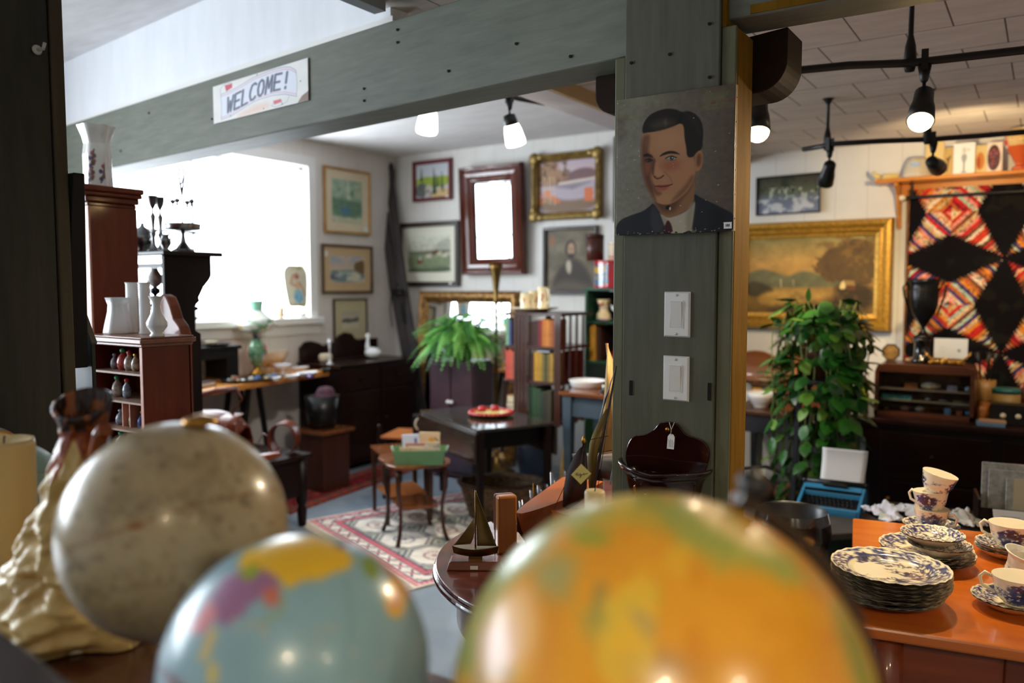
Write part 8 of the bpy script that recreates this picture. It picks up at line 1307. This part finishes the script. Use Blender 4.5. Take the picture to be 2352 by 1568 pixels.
proto = None; off = [(-.014, -.004), (-.008, 0), (0, .002), (.002, 0), (0, 0), (.001, .002), (0, 0)]
ZS = [0, .0125, .0245, .0332, .0419, .0506, .0593]
NM = ['lowest dinner plate, sticking out left under the big stack', 'second dinner plate from the bottom of the big stack', 'third dinner plate from the bottom of the big stack', 'middle dinner plate of the big stack', 'third dinner plate from the top of the big stack', 'second dinner plate from the top of the big stack', 'top dinner plate of the big stack, blue and white winter scene']
for i in range(7):
    l = (cx1+off[i][0], cy1+off[i][1], zz+ZS[i])
    if i == 0: proto = china_disc('dinner_plate', NM[0], 'plate', l, RD, PLP, cvA, 'dinner plates in the big stack', -.6)
    else: dup(proto, l, -.6+.5*i if i < 6 else -.55, NM[i])
cx2, cy2 = -.24, 2.365; p2 = china_disc('luncheon_plate', 'lowest plate of the smaller rear stack', 'plate', (cx2, cy2, zz), .115, PLP, transfer(160, 13), 'plates in the rear stack', .4); dup(p2, (cx2+.002, cy2-.001, zz+.0095), 1.2, 'middle plate of the smaller rear stack'); dup(p2, (cx2-.004, cy2+.001, zz+.0205), 0.2, 'top plate of the smaller rear stack, under the small dishes')
s1 = china_disc('fruit_dish', 'lower small dish on the rear stack of plates', 'dish', (cx2+.03, cy2-.012, zz+.034), .078, SOUP, transfer(110, 23), 'small dishes on the rear stack', 0); dup(s1, (cx2+.012, cy2-.004, zz+.056), .8, 'upper small dish on the rear stack of plates')
cvC = transfer(110, 33, .6)
def saucer(name, lab, x, y, z, R_=.075, grp='saucers on the pine table'): return china_disc(name, lab, 'saucer', (x, y, z), R_, SAU, cvC, grp, x*20)
def cup(lab, loc, rz, tilt=(0, 0), R_=.049, H=.062, seed=1, grp='cups on the pine table'):
    t = thing('teacup', lab, 'cup', loc, rz, grp); t.rotation_euler = (tilt[0], tilt[1], rz); cv = Canvas(150, 50, (234, 222, 192)); f = fbm(150, 50, 40, 3, seed); g_ = fbm(150, 50, 6, 2, seed+5)
    for u in (.3, .8): cv.ell(u, .52, .11, .4, (58, 60, 112), .25, 1, 1.1, seed+2); cv.ell(u+.05, .4, .07, .22, (44, 44, 66), .3, .9, 1.3, seed+4)
    cv.blend(np.clip((f-.5)/.06, 0, 1)*np.clip((g_-.5)/.08, 0, 1)*(cv.V > .35)*.8, (70, 72, 118)); cv.blend(np.clip((f-.66)/.04, 0, 1), (226, 216, 200))
    painted('bowl', cv, lambda U, V: (np.interp(1-V, [0, .12, .4, .75, 1], [.52, .68, .84, .93, 1])*R_*np.cos(2*PI*U), np.interp(1-V, [0, .12, .4, .75, 1], [.52, .68, .84, .93, 1])*R_*np.sin(2*PI*U), .004+(1-V)*(H-.004)), PAINTG, t)
    MB().lathe([(R_, H), (R_*.985, H+.0008), (R_*.96, H-.001), (R_*.8, H*.42), (R_*.45, .009), (.001, .008)], seg=48).build('inside', CREAMG, t); MB().lathe([(.001, 0), (R_*.5, 0), (R_*.53, .005)], seg=32).build('foot', CREAMG, t)
    MB().tube([(R_*.93, 0, H*.8), (R_+.014, 0, H*.9), (R_+.024, 0, H*.72), (R_+.019, 0, H*.42), (R_*.84, 0, H*.25)], [.0035, .004, .004, .0038, .0035], 10).build('handle', CREAMG, t); return t
def tower(): 
    x, y = -.262, 2.665; saucer('saucer', 'saucer under the tower of three cups', x, y, zz, .078); z = zz+.0125
    cup('bottom cup of the tilted tower of three', (x, y, z), -.3, (0, 0), seed=1); cup('middle cup of the tilted tower of three', (x-.002, y, z+.053), 2.6, (.0, .06), seed=7); cup('top tilted cup of the tower of three, cream inside showing', (x+.006, y-.006, z+.112), 1.2, (.22, .10), seed=11)
tower()
saucer('saucer', 'nearest saucer at the right edge under a cup', .035-.075, 2.13, zz, .082); cup('nearest cup at the right edge with handle to the left', (-.028, 2.13, zz+.0125), 2.95, seed=17, R_=.054, H=.066)
saucer('saucer', 'lower saucer under the far right cup', -.065, 2.54, zz, .076); saucer('saucer', 'upper saucer under the far right cup', -.064, 2.54, zz+.0125, .076); cup('far right cup on two saucers', (-.055, 2.54, zz+.029), 2.8, seed=23, R_=.055, H=.066)
t = thing('cream_jug', 'blue and white cream jug with a pouring lip between the two right cups', 'jug', (-.022, 2.325, zz), 2.6); cv = Canvas(130, 60, (236, 226, 204)); f = fbm(130, 60, 30, 3, 4); cv.blend(np.clip((f-.48)/.06, 0, 1)*np.clip((cv.V-.42)/.1, 0, 1), (70, 84, 150))
JR = lambda U, V: np.interp(1-V, [0, .08, .3, .6, .85, 1], [.8, .9, 1.0, .78, .72, .86])*.044*(1+.0*U)
painted('body', cv, lambda U, V: (JR(U, V)*np.cos(2*PI*U)*(1+.45*np.clip(1-V-.75, 0, 1)*(np.cos(2*PI*U) > 0)*np.cos(2*PI*U)), JR(U, V)*np.sin(2*PI*U), (1-V)*(.078+.012*np.cos(2*PI*U))), PAINTG, t, thick=.003); MB().lathe([(.001, .002), (.034, .002), (.034, 0), (.001, 0)], seg=24).build('foot', CREAMG, t); MB().tube([(-.032, 0, .062), (-.06, 0, .066), (-.066, 0, .045), (-.04, 0, .02)], .004, 8).build('handle', CREAMG, t)
# dark chest behind the table with cloths and cards
t = thing('storage_trunk', 'dark trunk behind the pine table with folded cloths on it', 'trunk', (.05, 3.42, 0), .1); MB().box(-.55, .6, -.28, .26, 0, .56).build('body', BLACKW, t, bevel=.006); MB().box(-.56, .61, -.29, .27, .561, .60).build('lid', BLACKW, t, bevel=.006)
def cloth(name, lab, px0, px1, py, z, hh, seed, col):
    a = at(px0, py, z=z); b2 = at(px1, py, z=z); L_ = (b2-a).length; ang = math.atan2(b2.y-a.y, b2.x-a.x); n1 = fbm(40, 30, 5, 2, seed); n2 = fbm(40, 30, 9, 2, seed+3); t = thing(name, lab, 'cloth', ((a.x+b2.x)/2, (a.y+b2.y)/2, z), ang, 'cloths on the dark trunk'); cv = Canvas(40, 30, col); cv.blotch((150, 160, 130), 6, .62, .05, .5, seed); cv.blotch((200, 160, 140), 7, .64, .05, .5, seed+2)
    painted('cloth', cv, lambda U, V: ((U-.5)*L_+.03*(n2-.5), (.5-V)*.2*(1+.5*(n1-.5)), .004+hh*.55*np.clip(n1*1.5-.35, 0, 1)*np.sin(PI*np.clip(U, .04, .96))*np.sin(PI*np.clip(V, .05, .95))+.012*n2), PAINTC, t, True, .004)
cloth('linen_cloth', 'crumpled white linen at the left end on the dark trunk', 2003, 2058, 1185, .6005, .16, 3, (216, 216, 228)); cloth('linen_cloth', 'embroidered white cloth behind the cup tower on the dark trunk', 2082, 2150, 1185, .6005, .15, 8, (214, 212, 216)); cloth('linen_cloth', 'flat cream cloth right of the cup tower on the dark trunk', 2184, 2236, 1195, .6005, .1, 14, (210, 204, 196))
t = thing('card_rack', 'dark wooden rack of wrapped prints at the right edge behind the cups', 'rack', (at(2325, 1195, z=.6).x, at(2325, 1195, z=.6).y, .6005), .15); MB().box(-.12, .2, -.08, .1, 0, .012).build('base', DARKX, t); MB().box(-.12, .2, -.088, -.08, 0, .06).build('front', DARKX, t); MB().box(-.125, -.115, -.088, .1, 0, .09).build('side', DARKX, t); MB().box(.19, .2, -.088, .1, 0, .09).build('side', DARKX, t)
CEL = mat('crinkled_cellophane', (196, 196, 190), (150, 150, 146), rough=.12, scale=30, bump=.6, coat=.8)
for i, (x, y, nm) in enumerate(((-.085, .03, 'rearmost'), (-.06, .0, 'middle'), (-.0, -.04, 'front'))):
    o = thing('wrapped_print', '%s cellophane-wrapped print in the dark rack' % nm, 'print', (t.location.x+x, t.location.y+y, .613), .15, 'wrapped prints in the rack'); MB().box(-.025, .16 if i < 2 else .15, -.006, .006, 0, .20-.02*i).build('sleeve', CEL, o, bevel=.003)
    if i == 2: MB().box(.0, .145, -.0085, -.0065, .02, .16).build('sheet', mat('cream_sheet', (206, 196, 166), rough=.6), o); MB().tube([(.06, -.009, .04), (.07, -.009, .1), (.09, -.009, .13)], .002, 5).build('drawn_sprig', mat('sprig_green', (110, 124, 80), rough=.7), o)
t = thing('folded_card', 'small white folded card in front of the wrapped prints', 'card', (at(2335, 1205, z=.62).x-.02, at(2335, 1205, z=.62).y-.02, .6005), .2); MB().hexa([(-.05, -.02, 0), (.07, -.02, 0), (.07, -.016, 0), (-.05, -.016, 0), (-.055, .015, .07), (.065, .015, .07), (.065, .019, .07), (-.055, .019, .07)]).build('card', PAPERW, t)
for i in range(2): MB().beam((-.03, -.0105+.011*i, .028+.022*i), (.03, -.0105+.011*i, .028+.022*i), .0015, .002).build('handwriting', mat('print_grey', (0, 0, 0)), t)
# ------------------------------------------------------------------ track lights
BLB = mat('lit_bulb', (255, 240, 214), emit=(255, 216, 150), estr=60); BLW = mat('lit_white_shade', (255, 255, 250), emit=(255, 244, 226), estr=7)
def rail(name, label, pts, zc, stems):
    t = thing(name, label, 'track light rail', pts[0]); o = Vector(pts[0]); P = [Vector(p)-o for p in pts]; m = MB(); m.tube(P, .0125, 10); m.build('rail', BLACKM, t)
    for s in stems: s = Vector(s)-o; MB().lathe([(.03, 0), (.02, -.01), (.008, -.03), (.008, -(zc-o.z-s.z)+.09), (.016, -(zc-o.z-s.z)+.055), (.02, -(zc-o.z-s.z)-.0), (.014, -(zc-o.z-s.z)-.022), (.001, -(zc-o.z-s.z)-.024)], (s.x, s.y, zc-o.z), 16).build('stem', BLACKM, t)
    return t
def head(label, p, aim, bulb=None, power=0, col=(1, .82, .56), spread=70, drop=.11, group='track lamp heads', shade=False):
    p, rz = p; aim = Vector(aim).normalized(); t = thing('track_lamp', label, 'lamp', p, 0, group); m = MB(); m.T = Matrix.Rotation(rz, 4, 'Z'); m.box(-.01, .01, .0155, .02, -.03, .034); m.box(-.01, .01, -.02, -.0155, -.03, .034); m.lathe([(.02, -.0145), (.011, -.06), (.006, -.065)][::-1], seg=16); m.build('clip', BLACKM, t); j = Vector((0, 0, -drop)); MB().tube([(0, 0, -.06), j], .0055, 8).build('arm', BLACKM, t)
    if shade:
        MB().lathe([(.001, -.02), (.028, -.012), (.034, .02), (.034, .05)], j, 24, axis=aim).build('socket', BLACKM, t); MB().lathe([(.0345, .035), (.042, .06), (.05, .12), (.046, .135), (.03, .14), (.001, .141)], j, 24, axis=aim).build('shade', BLW, t); bp = j+aim*.2
    else:
        MB().lathe([(.001, -.03), (.02, -.03), (.028, -.02), (.03, .02), (.036, .045), (.04, .1), (.036, .1), (.03, .05), (.001, .04)], j, 24, axis=aim).build('socket', BLACKM, t); bp = j+aim*.13
        if bulb: MB().sphere(j+aim*.095, .036, seg=20, rings=14).build('bulb', BLB, t); bp = j+aim*.16
        else: MB().lathe([(.03, .085), (.02, .092), (.001, .094)], j, 20, axis=aim).build('bulb', BLB, t)
    if power:
        l = bpy.data.lights.new('lamp_light', 'SPOT'); l.energy = power; l.color = col; l.spot_size = math.radians(spread); l.spot_blend = .6; l.shadow_soft_size = .03
        o = bpy.data.objects.new('lamp_light', l); C.objects.link(o); o.parent = t; o.location = bp; o.rotation_euler = aim.to_track_quat('-Z', 'Y').to_euler()
    return t
R1 = [at(1770, 168, z=2.2), at(1818, 163, z=2.2), at(1950, 150, z=2.2), at(2090, 145, z=2.2), at(2220, 130, z=2.2), at(2352, 115, z=2.2), Vector((.35, 2.80, 2.2)), Vector((.9, 2.6, 2.2))]
R1 = [Vector((-.84, 2.62, 2.2))]+R1[1:]
rail('track_rail', 'black curved track light rail near the right beam', R1, ZLO, [at(2090, 148, z=2.2), Vector((.55, 2.75, 2.2))])
R2 = [at(1845, 343, z=2.2), at(1920, 330, z=2.2), at(2020, 324, z=2.2), at(2140, 320, z=2.2), at(2250, 312, z=2.2), at(2352, 303, z=2.2), Vector((.6, 4.3, 2.2))]
rail('track_rail', 'black curved track light rail farther back before the quilt', R2, ZLO, [at(1900, 335, z=2.2), at(2130, 320, z=2.2)])
def lp(R, i, f): d = R[i+1]-R[i]; return R[i]+d*f, math.atan2(d.y, d.x)
head('lit warm track lamp high at the right with its bulb glowing', lp(R1, 3, .27), (.0, -.55, -.8), True, 60, spread=130); head('lit warm track lamp peeping out beside the post top', lp(R1, 0, .3), (.10, -.35, -.9), True, 30, spread=120)
head('black track lamp turned to the gilt painting', lp(R2, 0, .82), (-.35, .72, -.75), None, 45, (1, .76, .44), spread=95); head('black track lamp turned to the quilt and pine shelf', lp(R2, 3, .04), (.12, .95, -.12), None, 44, (1, .74, .4), spread=110)
head('black track lamp at the right, out over the dresser', lp(R2, 5, .6), (0, .8, -.5), None, 30, spread=90)
R3 = [at(1095, 206, z=2.42), at(1140, 215, z=2.42), at(1200, 228, z=2.42), at(1253, 237, z=2.42)]; R3 = [R3[0]+(R3[0]-R3[1])*3]+R3
rail('track_rail', 'short black track light rail in the middle room by the beam', R3, ZHI, [at(1143, 216, z=2.42)])
head('track lamp with lit white glass shade hanging in the middle room', lp(R3, 2, .5), (.05, .35, -.9), None, 55, (1, .93, .82), 130, shade=True, drop=.1); head('track lamp with lit white glass shade half hidden by the left beam', lp(R3, 0, .25), (-.35, .25, -.8), None, 55, (1, .93, .82), 130, shade=True, drop=.1)
# lamps behind the viewer's position, on the same track
R4 = [Vector((.2, -.6, 2.25)), Vector((.8, -.1, 2.25)), Vector((1.5, .1, 2.25))]; rail('track_rail', 'black track light rail over the front of the shop', R4, ZLO, [Vector((.8, -.1, 2.25))])
head('lit warm track lamp over the front of the shop, left', lp(R4, 0, .1), (.1, .4, -.85), True, 34, spread=120); head('lit warm track lamp over the front of the shop, right', lp(R4, 1, .3), (-.1, .5, -.8), True, 34, spread=120)
q = at(1306, 185, y=3.3); t = thing('red_ornament', 'small red glass drop hanging beneath the left beam', 'ornament', (q.x, q.y, q.z)); MB().lathe([(.001, -.05), (.012, -.03), (.016, -.01), (.01, .02), (.001, .03)], seg=14).build('drop', REDG, t); MB().tube([(0, 0, .03), (0, 0, ZHI-q.z)], .0012, 5).build('thread', BLACKM, t)
